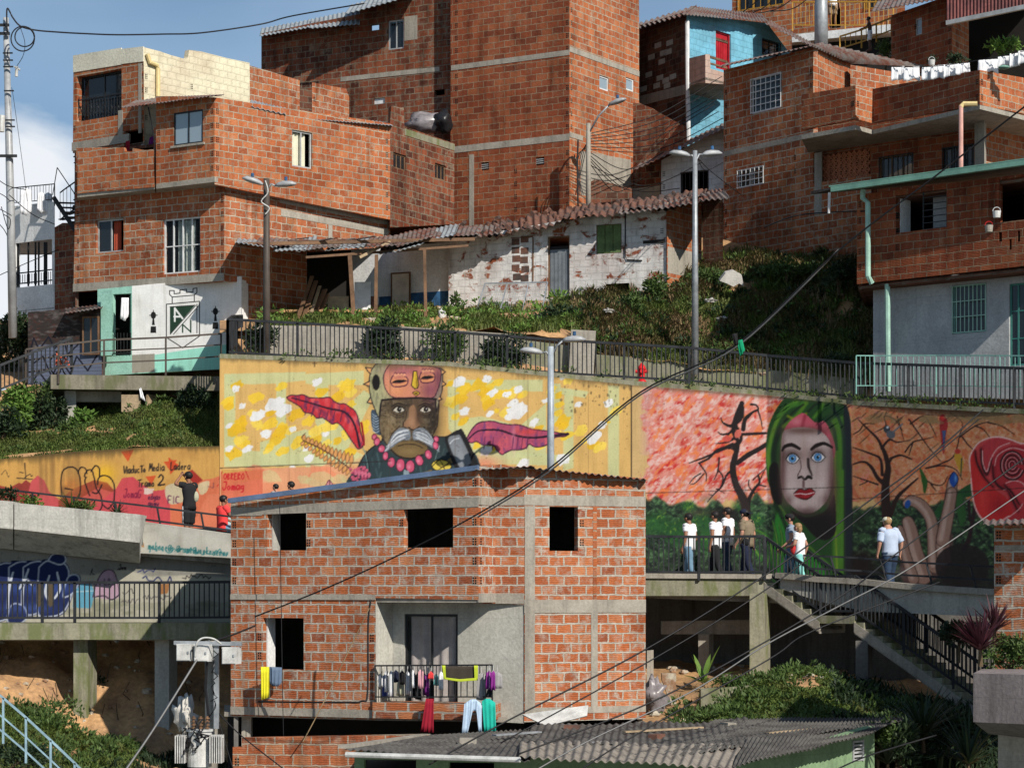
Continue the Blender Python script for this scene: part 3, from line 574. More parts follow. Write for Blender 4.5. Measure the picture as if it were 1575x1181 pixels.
for k in range(4): A.stroke([(622,618+k*2),(634,616+k*2.4)],.7,(30,22,20),.8)
A.poly([(600,688),(610,682),(632,678),(650,684),(658,690),(646,702),(624,706),(606,698)],(120,98,62),1,True,1); A.stroke([(612,686),(624,683),(640,684),(650,689)],1.3,(40,28,22)); A.blob(628,694,16,5,(150,126,84),.6); A.stroke([(602,692),(614,702),(634,705),(650,699)],2.4,(30,24,24))
for sd_,xe,ye in ((-1,590,697),(1,676,694)):
    cx0=633+sd_*3
    ms=[(cx0,662),(cx0+sd_*14,658),(cx0+sd_*26,668),(xe+(-sd_)*6,684),(xe,ye),(cx0+sd_*24,686),(cx0+sd_*12,677),(cx0,676)]
    A.poly(ms,(120,128,138),1,True)
    for k in range(34):
        t=rg.random(); s0=rg.random(); A.stroke([(cx0+sd_*t*12,661+s0*13),(cx0+sd_*(16+t*8),664+s0*16+t*3),(xe-sd_*(8-t*6)*(1-s0),ye-12*(1-t)+s0*2)],.8,rg.choice([(222,228,235),(190,198,208),(70,76,88),(240,242,245)]),.85)
# helmet mask
hel=[(578,560),(592,558),(600,562),(596,574),(593,590),(598,604),(604,612),(588,616),(584,630),(583,642),(577,630),(570,610),(568,590),(570,572)]
hr=[(672,566),(680,568),(681,585),(680,600),(676,614),(671,632),(669,614),(664,612),(672,600),(676,582)]
for hp in (hel,hr):
    A.poly(hp,(172,170,130),1,True); r_=A.mask(hp,True)
    if r_: n=fbm(A.H,A.W,3,12,2,8); A.put(r_[0],r_[1]*np.clip((n[r_[0]]-.5)*4,0,1)*.6,(108,108,88))
    A.stroke(hp+[hp[0]],1.4,dk)
fm=[(600,560),(640,562),(674,566),(678,580),(672,602),(664,612),(640,611),(606,611),(594,600),(590,585),(592,572)]
A.poly(fm,(214,140,112),1,True); A.blob(662,600,14,18,(120,60,90),.7); A.blob(622,570,30,8,(150,80,106),.6); A.blob(612,602,14,8,(226,150,104),.7); A.blob(674,580,6,20,(90,44,70),.7); A.blob(606,590,10,16,(240,170,120),.4)
A.stroke(fm+[fm[0]],1.2,(50,26,44))
for x,y,w2,r0 in ((614,586,13.5,-.05),(657,580,12,-.12)):
    A.ell(x,y,w2,9,(226,150,106),1,r0); A.blob(x,y-6,10,4,(170,96,110),.5)
    A.stroke([(x-w2,y+1),(x-w2*.7,y-8),(x,y-10),(x+w2*.8,y-6),(x+w2,y),(x+w2*.7,y+7),(x-w2*.6,y+8.5),(x-w2,y+1)],1.5,(72,32,58)); A.poly([(x-w2*.8,y+2),(x-2,y-2),(x+w2*.85,y-1),(x+2,y+2.2)],(16,10,14),1,True); A.stroke([(x-w2*.9,y+3),(x,y+3),(x+w2*.9,y)],.9,(80,36,50))
    for k in range(4): A.ell(x-6+k*4.6,y-11+abs(k-1.6)*1.2,2.6,2,(232,160,128)); A.stroke([(x-8+k*4.6,y-11),(x-6+k*4.6,y-13.2),(x-3.6+k*4.6,y-11)],.8,(80,34,60))
nz=[(636,571),(641,571),(644,592),(642,597),(638,598),(633,593)]; A.poly(nz,(226,190,60)); A.poly([(639,573),(643,592),(640,596)],(150,116,30),.8); A.stroke(nz+[nz[0]],1.3,(34,20,20),1,False)
A.ell(640,605,5,3.2,(222,180,60)); A.ell(640,605,2.6,1,(20,12,12)); A.stroke([(634.5,604),(640,601.5),(645.5,604.5),(640,608.5),(634.5,604)],1,(50,26,30))
A.ell(578,588,7,13,(150,148,110)); A.ell(578.5,588,6,12,(20,18,18))
for pts in ([(571,566),(562,565),(566,571),(570,575)],[(569,586),(559,591),(568,594)],[(569,612),(565,619),(572,621)],[(680,568),(685,572),(680,576)],[(681,586),(686,591),(680,594)],[(676,610),(680,614),(674,616)]):
    A.poly(pts,(232,170,110)); A.stroke(pts,1.5,dk,1,False)
A.stroke([(587,615),(640,612),(671,614)],2.6,(26,20,24)); A.stroke([(587,615),(584,640)],2,(26,20,24)); A.stroke([(670,614),(671,634)],1.6,(26,20,24))
# bead necklace
for x,y,rx,ry,ro in ((576,672,4,5,.2),(580,679,4.6,7,.2),(587,690,5.4,6.4,.3),(593,701,4.4,7.2,.1),(602,711,6,8.6,.1),(616,715,7.2,11,.05),(631,717,7.4,10.6,-.05),(645,708,6.2,9,-.3),(659,699,5.4,8,-.3),(670,685,4.4,7,-.2),(671,675,4,5,-.4)):
    rx*=.84; ry*=.84; A.ell(x,y,rx+1,ry+1,(70,20,44),1,ro); A.ell(x,y,rx,ry,(212,86,120),1,ro); A.blob(x-rx*.3,y+ry*.1,rx*.5,ry*.4,(240,150,176),.8)
# hammer, fist
A.poly([(672,720),(700,698),(704,704),(680,726)],(120,100,66)); A.poly([(640,730),(664,722),(666,728),(640,738)],(120,100,66))
hd=[(684,676),(690,669),(705,661),(713,664),(735,712),(733,719),(706,724),(698,716)]
A.poly(hd,(28,28,32),1,True); A.poly([(689,677),(703,669),(709,672),(724,706),(720,716),(708,720)],(132,138,146),1,True,1); A.stroke([(692,682),(698,676),(706,674)],1.2,(226,230,236)); A.blob(708,700,7,14,(160,166,174),.6,1,-.4)
A.ell(679,716,16,9.6,(30,22,16),1,.1); A.ell(679,716,14.6,8.4,(232,206,86),1,.1); A.stroke([(664,718),(676,708),(684,722)],1.1,(40,28,18)); A.stroke([(668,710),(680,718),(692,710)],1.1,(40,28,18)); A.stroke([(672,724),(688,714),(694,716)],1,(40,28,18))
A.poly([(621,722),(629,724),(631,734),(620,734)],(140,160,170)); 
for x in (445,508,600,700,812,905,): A.stroke([(x,545),(x,790)],.6,(80,60,44),.55,False)
for x in (351,): pass
A.stroke([(335,720),(600,709)],1.1,(40,34,34),.85,False)
for i in range(260): x=rg.uniform(345,965); y=rg.uniform(575,720); A.ell(x,y,.55,.6,(70,50,40),.75)
for i in range(60): x=rg.uniform(860,970); y=rg.uniform(590,640); A.ell(x,y,rg.uniform(.5,2),rg.uniform(.5,3),(70,60,44),.5)
topA=lambda x: np.interp(x,[340,690,880,970],[550,562,580,592])
grime(A,topA,11,10,.7); A.stroke([(484,556),(484,564)],1,(60,44,30)); A.stroke([(481,559),(487,559)],1,(60,44,30))
# ======== mural with the hooded woman, tree, rose ========
B_=Canvas(965,580,1580,960,2,(222,186,128)); H_,W_=B_.H,B_.W; xs=np.arange(W_)/2+965; ys=(np.arange(H_)/2+580)[:,None]
def field(x0,x1,y0,y1,ed,seed):
    e=fbm(H_,W_,26,26,3,seed)*ed-ed/2; return (np.clip((xs[None]+e-x0)/6,0,1)*np.clip((x1-xs[None]-e)/6,0,1)*np.clip((ys+e-y0)/4,0,1)*np.clip((y1-ys-e)/4,0,1)).astype(np.float32)
full=(slice(None),slice(None)); ar=lambda c:np.array(c)/255.
m=field(988,1230,560,776,34,1); sw=fbm(H_,W_,34,13,5,21,-.7); sw2=fbm(H_,W_,16,9,4,22,-.5); sw3=fbm(H_,W_,26,10,4,23,-.9)
B_.put(full,m,(226,142,128)); B_.put(full,m*np.clip((sw-.52)*8,0,1)*.9,(212,82,70)); B_.put(full,m*np.clip((sw-.60)*10,0,1)*.8,(200,44,44)); B_.put(full,m*np.clip((sw2-.54)*10,0,1)*.85,(238,196,188)); B_.put(full,m*np.clip((sw3-.58)*10,0,1)*.8,(240,130,70)); B_.put(full,m*np.clip((.40-sw3)*9,0,1)*.7,(240,214,206))
mp=np.clip(1-abs(xs[None]-994-0*ys)/12,0,1)*(ys<700)*.5; B_.put(full,mp.astype(np.float32),(222,170,170))
m=field(1300,1600,560,775,26,3); o1=fbm(H_,W_,18,12,5,31,.6); o2=fbm(H_,W_,9,9,4,33)
B_.put(full,m,(212,148,104)); B_.put(full,m*np.clip((o1-.5)*7,0,1)*.8,(206,104,62)); B_.put(full,m*np.clip((o2-.54)*7,0,1)*.6,(232,190,160)); B_.put(full,m*np.clip((.42-o1)*7,0,1)*.6,(190,84,60)); B_.put(full,m*np.clip((o2-.6)*9,0,1)*.5*np.clip((1400-xs[None])/80,0,1),(214,90,90))
gr=np.clip((ys+fbm(H_,W_,44,300,2,5)*44-22-770)/5,0,1).astype(np.float32)*np.ones((1,W_),np.float32); n1_=fbm(H_,W_,14,8,4,41,.5); n2_=fbm(H_,W_,8,5,4,42,-.4)
B_.put(full,gr,(34,52,40)); B_.put(full,gr*np.clip((n1_-.48)*7,0,1)*.8,(58,92,56)); B_.put(full,gr*np.clip((n2_-.56)*9,0,1)*.7,(110,150,104)); B_.put(full,gr*np.clip((.42-n1_)*8,0,1)*.8,(16,26,22)); B_.put(full,gr*np.clip((ys-850)/50,0,1).astype(np.float32)*.75,(24,22,24))
for x,y,r in ((1010,805,22),(1045,820,26),(1085,800,20),(1095,830,26),(1165,800,12),(1140,778,14),(1060,780,12)):
    B_.blob(x,y,r,r*.8,(40,96,44),.8,2); 
    for k in range(26): t=rg.uniform(0,6.3); q=rg.uniform(.2,1)*r; B_.stroke([(x+q*math.cos(t),y+q*.8*math.sin(t)),(x+q*math.cos(t)+rg.uniform(-4,4),y+q*.8*math.sin(t)-rg.uniform(1,5))],1.1,rg.choice([(90,150,50),(24,70,48),(150,180,60),(20,50,40)]),.7,False)
B_.blob(1115,790,26,10,(22,20,24),.9,2); B_.blob(1075,788,20,6,(90,70,60),.5); B_.blob(1090,768,14,6,(100,120,100),.5)
# left tree
tk=(34,26,28)
def br(pts,w_,c=tk): B_.stroke(pts,[q*.86 for q in w_],c)
br([(1148,868),(1148,800),(1144,770),(1132,745),(1127,720),(1131,700),(1134,680),(1128,660),(1133,640),(1141,620)],[20,17,15,12,11,10,9,8,9,8])
br([(1134,712),(1150,700),(1168,690),(1190,676)],[8,9,8,7]); br([(1130,700),(1120,688),(1102,693),(1090,705),(1075,712)],[6,5,4,3]) 
br([(1128,684),(1112,690),(1092,700),(1060,712)],[8,6,4,1.5]); br([(1132,672),(1118,680),(1100,682)],[6,3,1]); br([(1142,622),(1130,655),(1120,668)],[5,4,4]); br([(1120,667),(1110,668),(1104,664)],[4,3,1])
br([(1138,645),(1125,655),(1112,650),(1109,642)],[8,6,3,1.2]); br([(1140,640),(1143,625),(1140,640)],[10,3,2]); br([(1143,660),(1146,645),(1156,635),(1165,630)],[8,7,4,3]); br([(1150,642),(1158,634),(1166,630),(1163,623),(1155,622)],[5,3,3,3,4]); br([(1166,632),(1170,645),(1173,660)],[3,2,1])
br([(1140,668),(1160,667),(1178,666)],[5,5,4]); br([(1132,655),(1140,675),(1128,690)],[6,5,6]); br([(1075,712),(1086,728),(1086,740)],[3,2,1]); br([(1078,728),(1068,734),(1060,744)],[2,2,1]); br([(1083,728),(1070,742),(1062,745)],[2,1.6,1])
br([(1106,704),(1104,724),(1098,738)],[3,2.4,1]); br([(1104,722),(1112,734),(1108,750),(1102,752)],[2.4,2.6,2,2]); br([(1128,722),(1118,730),(1110,748),(1098,760),(1088,772)],[5,3.4,3,2,1]); br([(1102,752),(1114,758)],[2,1]); br([(1097,762),(1090,760)],[1.6,1])
br([(1150,785),(1152,768),(1160,752),(1168,742),(1166,730)],[9,7,5,4,3]); br([(1160,758),(1152,748),(1152,738)],[3,2,2]); br([(1165,745),(1178,748)],[3,2]); br([(1168,740),(1178,718)],[2,1]); br([(1158,738),(1175,722)],[2,1])
for k in range(8): B_.stroke([(1128+k*2.4,735+k),(1141+k*1.8,790)],.7,(78,64,62),.7,False)
B_.ell(1135,667,5,7,(216,110,96),1,.4); B_.ell(1118,675,7,4.4,(214,90,80)); B_.ell(1121,696,8,5,(226,130,90),1,-.3); B_.ell(1103,700,5,3,(226,110,80)); B_.ell(1129,679,3,2.4,(226,140,120))
# right tree
t2=(46,28,26)
def b2(p,w_,c=t2): B_.stroke(p,w_,c)
b2([(1365,880),(1364,800),(1362,770),(1362,745),(1366,720),(1362,700),(1357,688)],[16,15,14,12,9,7,5]); b2([(1357,690),(1350,675),(1335,660),(1320,645)],[5,4,3,1]); b2([(1357,688),(1368,676),(1380,680),(1398,677)],[4,3,2,1])
b2([(1362,745),(1350,735),(1340,718),(1328,710),(1312,714)],[8,6,5,3,2]); b2([(1357,730),(1354,706),(1340,698),(1312,688)],[5,4,3,1.4]); b2([(1370,705),(1385,700),(1402,706)],[4,3,2]); b2([(1368,710),(1372,705)],[4,2]); b2([(1370,790),(1380,765),(1395,750),(1412,735)],[8,6,4,2]); b2([(1350,745),(1330,738),(1312,732)],[3,2,1]); b2([(1335,740),(1322,746)],[2,1]); b2([(1345,665),(1362,655),(1360,640),(1376,645),(1388,662)],[1,1.6,1.6,1.6,1]); b2([(1360,642),(1364,632)],[1.4,1]); b2([(1312,668),(1322,662),(1330,652),(1345,652)],[1.4,1.8,1.6,1]); b2([(1380,640),(1390,676)],[1.6,1])
for p in ([(1398,645),(1412,665),(1430,690),(1448,710)],[(1400,652),(1420,640),(1432,655),(1440,672)],[(1392,695),(1404,680),(1420,676),(1436,672)],[(1404,680),(1398,700)],[(1424,720),(1450,712),(1468,700),(1476,670),(1480,650),(1462,635)],[(1424,720),(1450,716),(1470,722),(1480,738)],[(1476,672),(1500,655),(1522,648)],[(1480,672),(1490,685),(1498,692)],[(1500,655),(1512,660),(1522,672)],[(1520,650),(1540,655),(1560,668)],[(1424,738),(1436,745),(1450,745),(1458,732)],[(1432,745),(1440,755)],[(1480,640),(1500,645),(1522,640)]): b2(p,[2.4,2,1.4,1])
# birds
B_.ell(1364,660,5,6,(60,66,74)); B_.ell(1370,668,7,6,(96,100,110),1,.4); B_.stroke([(1374,664),(1388,652)],2.4,(110,116,126)); B_.ell(1365,657,2,2,(210,215,225)); B_.stroke([(1368,673),(1368,678)],.8,dk)
B_.poly([(1446,640),(1452,638),(1458,650),(1455,670),(1451,699),(1447,670),(1445,652)],(170,44,48),1,True); B_.poly([(1449,662),(1455,662),(1452,695)],(60,96,150),.9); B_.ell(1450,642,3.6,4,(200,50,50))
B_.poly([(1471,695),(1478,700),(1482,712),(1478,728),(1472,715),(1468,702)],(196,150,50),1,True); B_.ell(1473,694,4.4,4,(190,60,50)); B_.stroke([(1479,705),(1478,732)],2,(70,80,60))
# hooded woman
hood=[(1178,700),(1180,665),(1188,640),(1200,620),(1212,610),(1235,612),(1270,616),(1295,620),(1306,636),(1309,670),(1309,740),(1311,820),(1310,880),(1300,905),(1200,905),(1185,860),(1192,800),(1187,760),(1180,735)]
B_.poly(hood,(34,74,34),1,True)
B_.poly([(1298,625),(1307,640),(1310,700),(1311,880),(1300,880),(1299,700)],(26,36,44),1,True,1); B_.poly([(1279,640),(1297,640),(1299,700),(1298,905),(1280,905),(1281,740),(1276,700)],(76,128,40),.9,False,3)
B_.stroke([(1284,700),(1285,800),(1288,895)],3,(130,160,50),.7); B_.stroke([(1298.5,600),(1298.5,905)],1,(20,20,20),.8,False)
for p,w_,c in (([(1186,740),(1182,700),(1190,660),(1205,632),(1225,618)],6,(110,160,50)),([(1196,745),(1190,700),(1198,665),(1212,645)],7,(22,40,30)),([(1203,700),(1204,670),(1216,650)],4,(80,120,40)),([(1198,640),(1215,625),(1240,618)],7,(70,130,44)),([(1205,656),(1225,640),(1240,620)],6,(92,140,36)),([(1207,648),(1222,632),(1236,622)],2,(16,28,20)),([(1240,636),(1252,624),(1262,618)],3,(20,34,24)),([(1252,642),(1262,630),(1266,620)],5,(84,140,40)),([(1262,648),(1280,640),(1294,632)],9,(26,60,34)),([(1270,646),(1282,660),(1286,690)],6,(28,62,38)),([(1280,625),(1296,660),(1298,720)],5,(30,50,44)),([(1212,640),(1228,646),(1240,636)],4,(140,156,30))): B_.stroke(p,w_,c,.85,True,3)
B_.poly([(1192,800),(1206,790),(1240,840),(1270,885),(1230,905),(1195,880)],(44,128,44),1,True,2); B_.stroke([(1190,765),(1215,800),(1240,835),(1275,868)],3,(96,150,50),.7,True,2); B_.stroke([(1192,775),(1205,800),(1215,830)],6,(16,36,24),.8,True,3)
B_.poly([(1183,720),(1195,712),(1200,740),(1203,770),(1196,776),(1186,760)],(14,12,14),1,True,1.5)
B_.poly([(1216,785),(1240,795),(1270,785),(1283,760),(1286,800),(1284,820),(1272,830),(1255,826),(1238,808)],(20,16,18),1,True,1.2)
# pink band, face
B_.poly([(1206,662),(1215,648),(1230,637),(1238,636),(1255,650),(1268,648),(1278,665),(1285,690),(1281,706),(1276,680),(1256,662),(1230,658),(1212,664)],(206,92,110),1,True); B_.stroke([(1238,640),(1234,656)],5,(150,40,60),.7,True,3); B_.stroke([(1256,650),(1274,676),(1281,700)],4,(150,50,70),.6,True,3); B_.blob(1225,648,8,5,(230,150,160),.6)
fc=[(1203,668),(1212,660),(1235,657),(1260,662),(1275,676),(1281,700),(1281,730),(1276,760),(1265,778),(1250,788),(1236,789),(1220,780),(1206,764),(1201,740),(1201,700)]
B_.poly(fc,(192,174,172),1,True); B_.blob(1238,662,36,6,(96,64,58),.8); B_.blob(1203,735,7,34,(84,54,54),.8); B_.blob(1281,745,8,34,(84,54,54),.8); B_.blob(1212,770,8,10,(110,80,78),.7); B_.blob(1272,770,8,12,(100,70,68),.7); B_.blob(1240,790,26,5,(50,34,34),.8); B_.blob(1216,748,7,12,(222,206,206),.5); B_.blob(1262,748,7,12,(222,206,206),.5); B_.blob(1226,772,8,5,(220,202,202),.5); B_.blob(1204,710,4,50,(110,78,76),.8); B_.blob(1280,715,5,55,(110,78,76),.7); B_.blob(1215,683,10,8,(206,184,182),.7); B_.blob(1255,680,12,8,(206,184,182),.5); B_.blob(1237,700,8,26,(170,140,136),.5); B_.blob(1215,735,9,16,(200,178,178),.6); B_.blob(1264,730,9,16,(198,176,176),.6); B_.blob(1240,784,20,6,(90,64,62),.6); B_.blob(1236,778,7,4,(200,176,174),.6)
B_.stroke([(1203,693),(1207,687),(1218,684),(1230,690)],[3,5,6,4],(26,16,18)); B_.stroke([(1248,691),(1256,685),(1268,682),(1280,688)],[4,6,5,3],(26,16,18))
for x,y,w2 in ((1219,705,10),(1258,703,10.5)):
    B_.blob(x-1,y-4,12,9,(60,36,34),.85); B_.poly([(x-w2,y+1),(x-4,y-6),(x+4,y-6),(x+w2,y+1),(x+3,y+7),(x-5,y+6)],(236,236,240),1,True); B_.ell(x,y,6,6.2,(44,96,160)); B_.ell(x,y,4.6,4.8,(96,160,214)); B_.ell(x,y,2.2,2.3,(10,12,20)); B_.ell(x+1.8,y-1.6,.9,.9,(240,245,250))
    B_.stroke([(x-w2,y+1),(x-4,y-6.6),(x+4,y-6.6),(x+w2+1,y)],1.5,(18,12,14)); B_.stroke([(x-w2,y+1),(x-4,y+7),(x+4,y+7),(x+w2,y+1)],1,(30,20,22))
B_.stroke([(1231,708),(1232,720),(1227,731),(1229,735)],1.2,(60,40,42)); B_.stroke([(1243,706),(1244,718),(1249,731)],[4,4,2],(34,22,24),.9,True,2); B_.stroke([(1228,735),(1233,733),(1238,737),(1243,733),(1248,735)],[3,4,3,5,4],(18,10,12)); B_.blob(1236,728,4,7,(206,186,184),.8); B_.stroke([(1236,740),(1236,748)],4,(80,50,50),.7,True,2); B_.stroke([(1239,740),(1239,748)],1.2,(220,200,198))
B_.poly([(1221,760),(1230,752),(1238,754),(1246,751),(1254,757),(1248,764),(1238,768),(1228,766)],(140,20,30),1,True); B_.stroke([(1222,760),(1232,759),(1240,760),(1253,757)],1.6,(230,210,210)); B_.stroke([(1221,759),(1230,751.5),(1238,753.5),(1246,750.5),(1254,756.5)],1.2,(40,10,14)); B_.stroke([(1230,766),(1240,768),(1249,763)],1.6,(50,20,24)); B_.blob(1239,763,6,1.6,(196,50,60),.7)
# agave leaves, lower left of hood
for p in ([(1180,870),(1184,840),(1178,822),(1160,815)],[(1190,868),(1184,835),(1170,818),(1150,812)],[(1196,870),(1195,830),(1188,800)],[(1200,860),(1203,830),(1198,805)],[(1170,860),(1160,845),(1140,842)]): B_.stroke(p,[7,7,5,1],(42,96,40)); B_.stroke(p,[1,2,1,.6],(120,160,60),.8)
B_.blob(1325,870,22,26,(34,22,24),.9,2); B_.blob(1322,800,16,12,(30,44,30),.8)
# hand
def fing(p,w_): B_.stroke(p,[q+2 for q in w_],(60,40,38)); B_.stroke(p,w_,(150,118,106),1,True,1.5); B_.stroke([(a-w_[0]*.14,b-1) for a,b in p],[q*.35 for q in w_],(196,170,160),.7,True,3)
B_.poly([(1385,880),(1390,830),(1400,850),(1430,860),(1450,840),(1465,820),(1462,860),(1440,890),(1400,900)],(86,62,60),1,True,2)
fing([(1420,885),(1408,850),(1400,815),(1396,802)],[26,22,20,16]); fing([(1405,890),(1392,850),(1386,822),(1384,812)],[16,14,12,8])
fing([(1438,870),(1436,835),(1432,800),(1418,778),(1402,770),(1394,774)],[22,18,16,17,15,10]); fing([(1452,860),(1450,830),(1458,790),(1464,750),(1467,735)],[22,20,18,15,13])
B_.ell(1396,775,4.4,6.6,(30,80,160),1,.3); B_.ell(1467,737,6.4,11.5,(24,74,160),1,.05); B_.blob(1470,735,2,6,(120,170,220),.8); B_.stroke([(1460,737),(1467,725.5),(1474,737),(1468,749)],.9,(16,20,40))
B_.poly([(1438,785),(1460,765),(1500,740),(1530,740),(1530,755),(1500,762),(1470,770),(1445,795)],(34,80,44),1,True); B_.stroke([(1415,720),(1422,740),(1422,757)],[2,9,3],(44,90,36)); B_.poly([(1470,770),(1478,760),(1486,790),(1478,810)],(44,90,44),1,True)
fing([(1450,830),(1458,790),(1464,757)],[20,18,15])
b2([(1500,775),(1495,805),(1490,830),(1482,845)],[5,6,7,8],(40,24,30)); b2([(1490,770),(1492,800)],[4,4],(40,24,30)); B_.ell(1480,870,42,34,(26,20,24),.85); B_.blob(1385,880,16,10,(160,150,150),.4)
# rose: layered petals round a spiral heart
rs=[(1494,730),(1491,706),(1498,690),(1508,679),(1528,672),(1548,674),(1570,682),(1592,690),(1592,790),(1560,800),(1532,805),(1512,799),(1500,780),(1495,752)]
B_.poly(rs,(206,74,76),1,True); B_.stroke(rs+[rs[0]],2.2,(238,196,192))
pk=(238,182,180); bk=(46,12,20)
def petal(p,c,sh=None,hl=None):
    B_.poly(p,c,1,True,.6)
    if sh: B_.stroke(sh,5,(104,18,28),.7,True,4); B_.stroke(sh,[1.2,3,1.2],bk,.9)
    if hl: B_.stroke(hl,1.5,pk)
petal([(1496,752),(1493,708),(1500,692),(1506,712),(1516,735),(1530,752),(1550,768),(1557,790),(1532,803),(1513,797),(1501,778)],(204,44,46),[(1500,694),(1503,712),(1514,734),(1528,749)],[(1513,797),(1532,803),(1552,793)])
B_.blob(1512,765,10,22,(226,70,66),.6); B_.blob(1535,778,12,12,(150,26,36),.6)
petal([(1508,716),(1507,693),(1516,680),(1536,674),(1554,681),(1536,690),(1526,706),(1519,730)],(188,58,66),[(1509,690),(1510,712),(1518,730),(1526,706)],[(1511,693),(1512,712),(1518,725),(1524,706),(1535,689),(1553,681)])
petal([(1531,744),(1525,716),(1534,695),(1556,685),(1582,690),(1592,720),(1592,744),(1562,750)],(176,44,54),[(1527,716),(1530,740),(1545,752),(1566,749)],[(1530,716),(1535,700),(1556,689),(1580,694)])
petal([(1557,791),(1551,766),(1560,748),(1592,742),(1592,797),(1562,800),(1540,803)],(190,52,60),[(1549,752),(1557,768),(1566,786)],[(1544,753),(1562,750),(1573,762),(1571,778),(1556,792),(1540,801)])
petal([(1545,744),(1558,738),(1574,741),(1580,758),(1570,776),(1558,764)],(196,60,68),[(1545,746),(1556,757),(1568,776)],[(1547,743),(1560,739),(1574,744),(1579,758)])
for rx,ry,c,w_ in ((19,23,bk,3),(17,21,pk,1.3),(14,17,(120,22,34),4),(13,16,bk,1.8),(11,13,pk,1.1),(8.5,10.5,(120,22,34),3),(7.5,9,bk,1.5),(5.5,7,pk,1),(3.4,4.6,bk,1.4)):
    B_.stroke([(1557+rx*math.cos(t)*(1-t*.02),715+ry*math.sin(t)*(1-t*.02)) for t in np.linspace(.4,6.2,14)],w_,c,.9)
B_.stroke([(965,759),(1299,749)],.9,(24,20,20),.8,False); B_.stroke([(1299,768),(1580,750)],.9,(24,20,20),.8,False); 
for i in range(50): x=rg.uniform(970,1560); y=rg.uniform(610,880); B_.ell(x,y,.7,.7,(50,36,32),.7)
B_.stroke([(971,585),(971,800)],1.6,(50,40,34),.9,False)
topB=lambda x: np.interp(x,[970,1180,1500,1580],[592,610,637,636]); grime(B_,topB,17,6,.6,(80,70,52))
for i in range(16): B_.splat(rg.uniform(1330,1575),rg.uniform(638,652),rg.uniform(4,9),(150,124,86),.6,0,i,2.5)
# ======== low wall on the left with hand lettering ========
C_=Canvas(-20,680,405,860,2,(214,164,88)); n=fbm(C_.H,C_.W,40,90,4,61)
C_.put(full,np.clip((n-.5)*3,0,1)*.5,(190,136,72))
def hill(pts,c,a=1.): C_.poly(pts+[(pts[-1][0],870),(pts[0][0],870)],c,a,False,.7)
hill([(-20,742),(15,750),(30,742),(45,752),(60,738)],(160,66,54)); hill([(20,755),(40,738),(58,750),(80,760)],(150,58,50)); hill([(35,790),(48,740),(58,731),(68,738),(76,756),(100,775)],(204,86,88)); hill([(90,770),(112,752),(145,738),(165,742),(190,770)],(156,66,48)); hill([(118,770),(150,750),(172,756),(180,770),(240,790)],(206,92,84),.9); hill([(120,800),(178,752),(188,735),(205,733),(218,744),(235,755),(262,752),(262,790)],(208,78,86)); hill([(262,752),(300,740),(330,735),(345,728),(410,720)],(222,120,84)); hill([(300,800),(320,760),(400,758)],(226,130,96),.9); hill([(345,760),(355,745),(410,735)],(228,120,92),.8)
for x,y,s_ in ((196,700,10),(262,716,10),(232,738,8)): C_.poly([(x-s_,y-s_*.6),(x+s_,y-s_*.9),(x+1,y+s_)],(214,88,44),1); 
C_.poly([(259,703),(275,715),(262,730)],(214,78,40)); C_.poly([(283,728),(296,722),(312,738),(296,748)],(170,50,40)); C_.blob(162,728,16,14,(240,190,40),.8); C_.blob(112,748,16,14,(226,130,60),.7)
C_.poly([(255,748),(285,744),(292,765),(262,775)],(206,192,160),1,True); C_.poly([(305,745),(322,740),(318,756),(308,760)],(222,200,160),1,True); C_.splat(228,755,6,(226,200,190),1,0,3); C_.poly([(345,800),(375,790),(400,795),(400,812),(345,806)],(214,70,44),1)
for i in range(9): x=rg.uniform(60,130); C_.stroke([(x,685+i),(x+rg.uniform(-2,2),760)],rg.uniform(2,7),(110,80,50),.35,False,4)
C_.poly([(92,750),(95,790),(108,790),(104,746)],(120,80,46),.5,False,3)
for p in ([(95,760),(94,740),(97,724),(108,718),(118,722),(123,735),(124,752),(121,765)],[(120,727),(124,719),(131,720),(134,728)],[(133,734),(130,732),(134,724),(141,723),(145,735),(148,750),(155,762),(157,778),(150,790)],[(140,725),(147,716),(153,721),(153,733)],[(150,745),(152,735),(160,731),(170,735),(176,747),(176,765),(174,775)],[(132,735),(131,742),(138,762)],[(157,745),(150,758),(142,757)],[(100,751),(112,753)],[(157,775),(166,782),(172,776)]): C_.stroke(p,1.9,(22,16,18))
K=(26,22,26)
write(C_,'ViaducTo',190,717,11,K,1.4,.42,-.06,.05); write(C_,'Media',229,713,11,K,1.4,.5,-.02,.05); write(C_,'Ladera',262,711,11.5,K,1.4,.46,-.02,.05); write(C_,'Tramo',212,737,11.5,K,1.4,.46,-.02,.05); write(C_,'2',243,730,16,K,2.2,.7)
write(C_,'JomaG',190,752,13,(120,20,60),1.3,.42,.02,.1); write(C_,'edgas',228,759,9,(60,20,60),1.1,.44); write(C_,'apmv',228,769,9,(60,20,60),1.1,.5); write(C_,'FIC',258,763,11,(90,30,70),1.3,.7); scrib(C_,318,735,12,16,(110,60,70),.8,5)
write(C_,'OBRERO',344,728,9,(196,30,36),1.4,.6,0,.05); write(C_,'Jomag',342,741,12,(200,24,40),1.7,.58,0,.1); 
for p in ([(342,725),(337,737)],[(378,724),(383,737)],[(336,745),(334,748)],[(384,722),(388,720)],[(359,716),(359,722)]): C_.stroke(p,1.1,(196,30,36),1,False)
scrib(C_,2,722,14,20,K,.8,7,.8); C_.stroke([(26,735),(50,737)],1.2,K); C_.stroke([(38,712),(40,735)],1.2,K); C_.stroke([(30,726),(36,727)],1,K); scrib(C_,38,728,12,7,K,1,8)
topC=lambda x: np.interp(x,[0,220,340,410],[705,688,686,700]); grime(C_,topC,71,12,.8,(70,60,36))
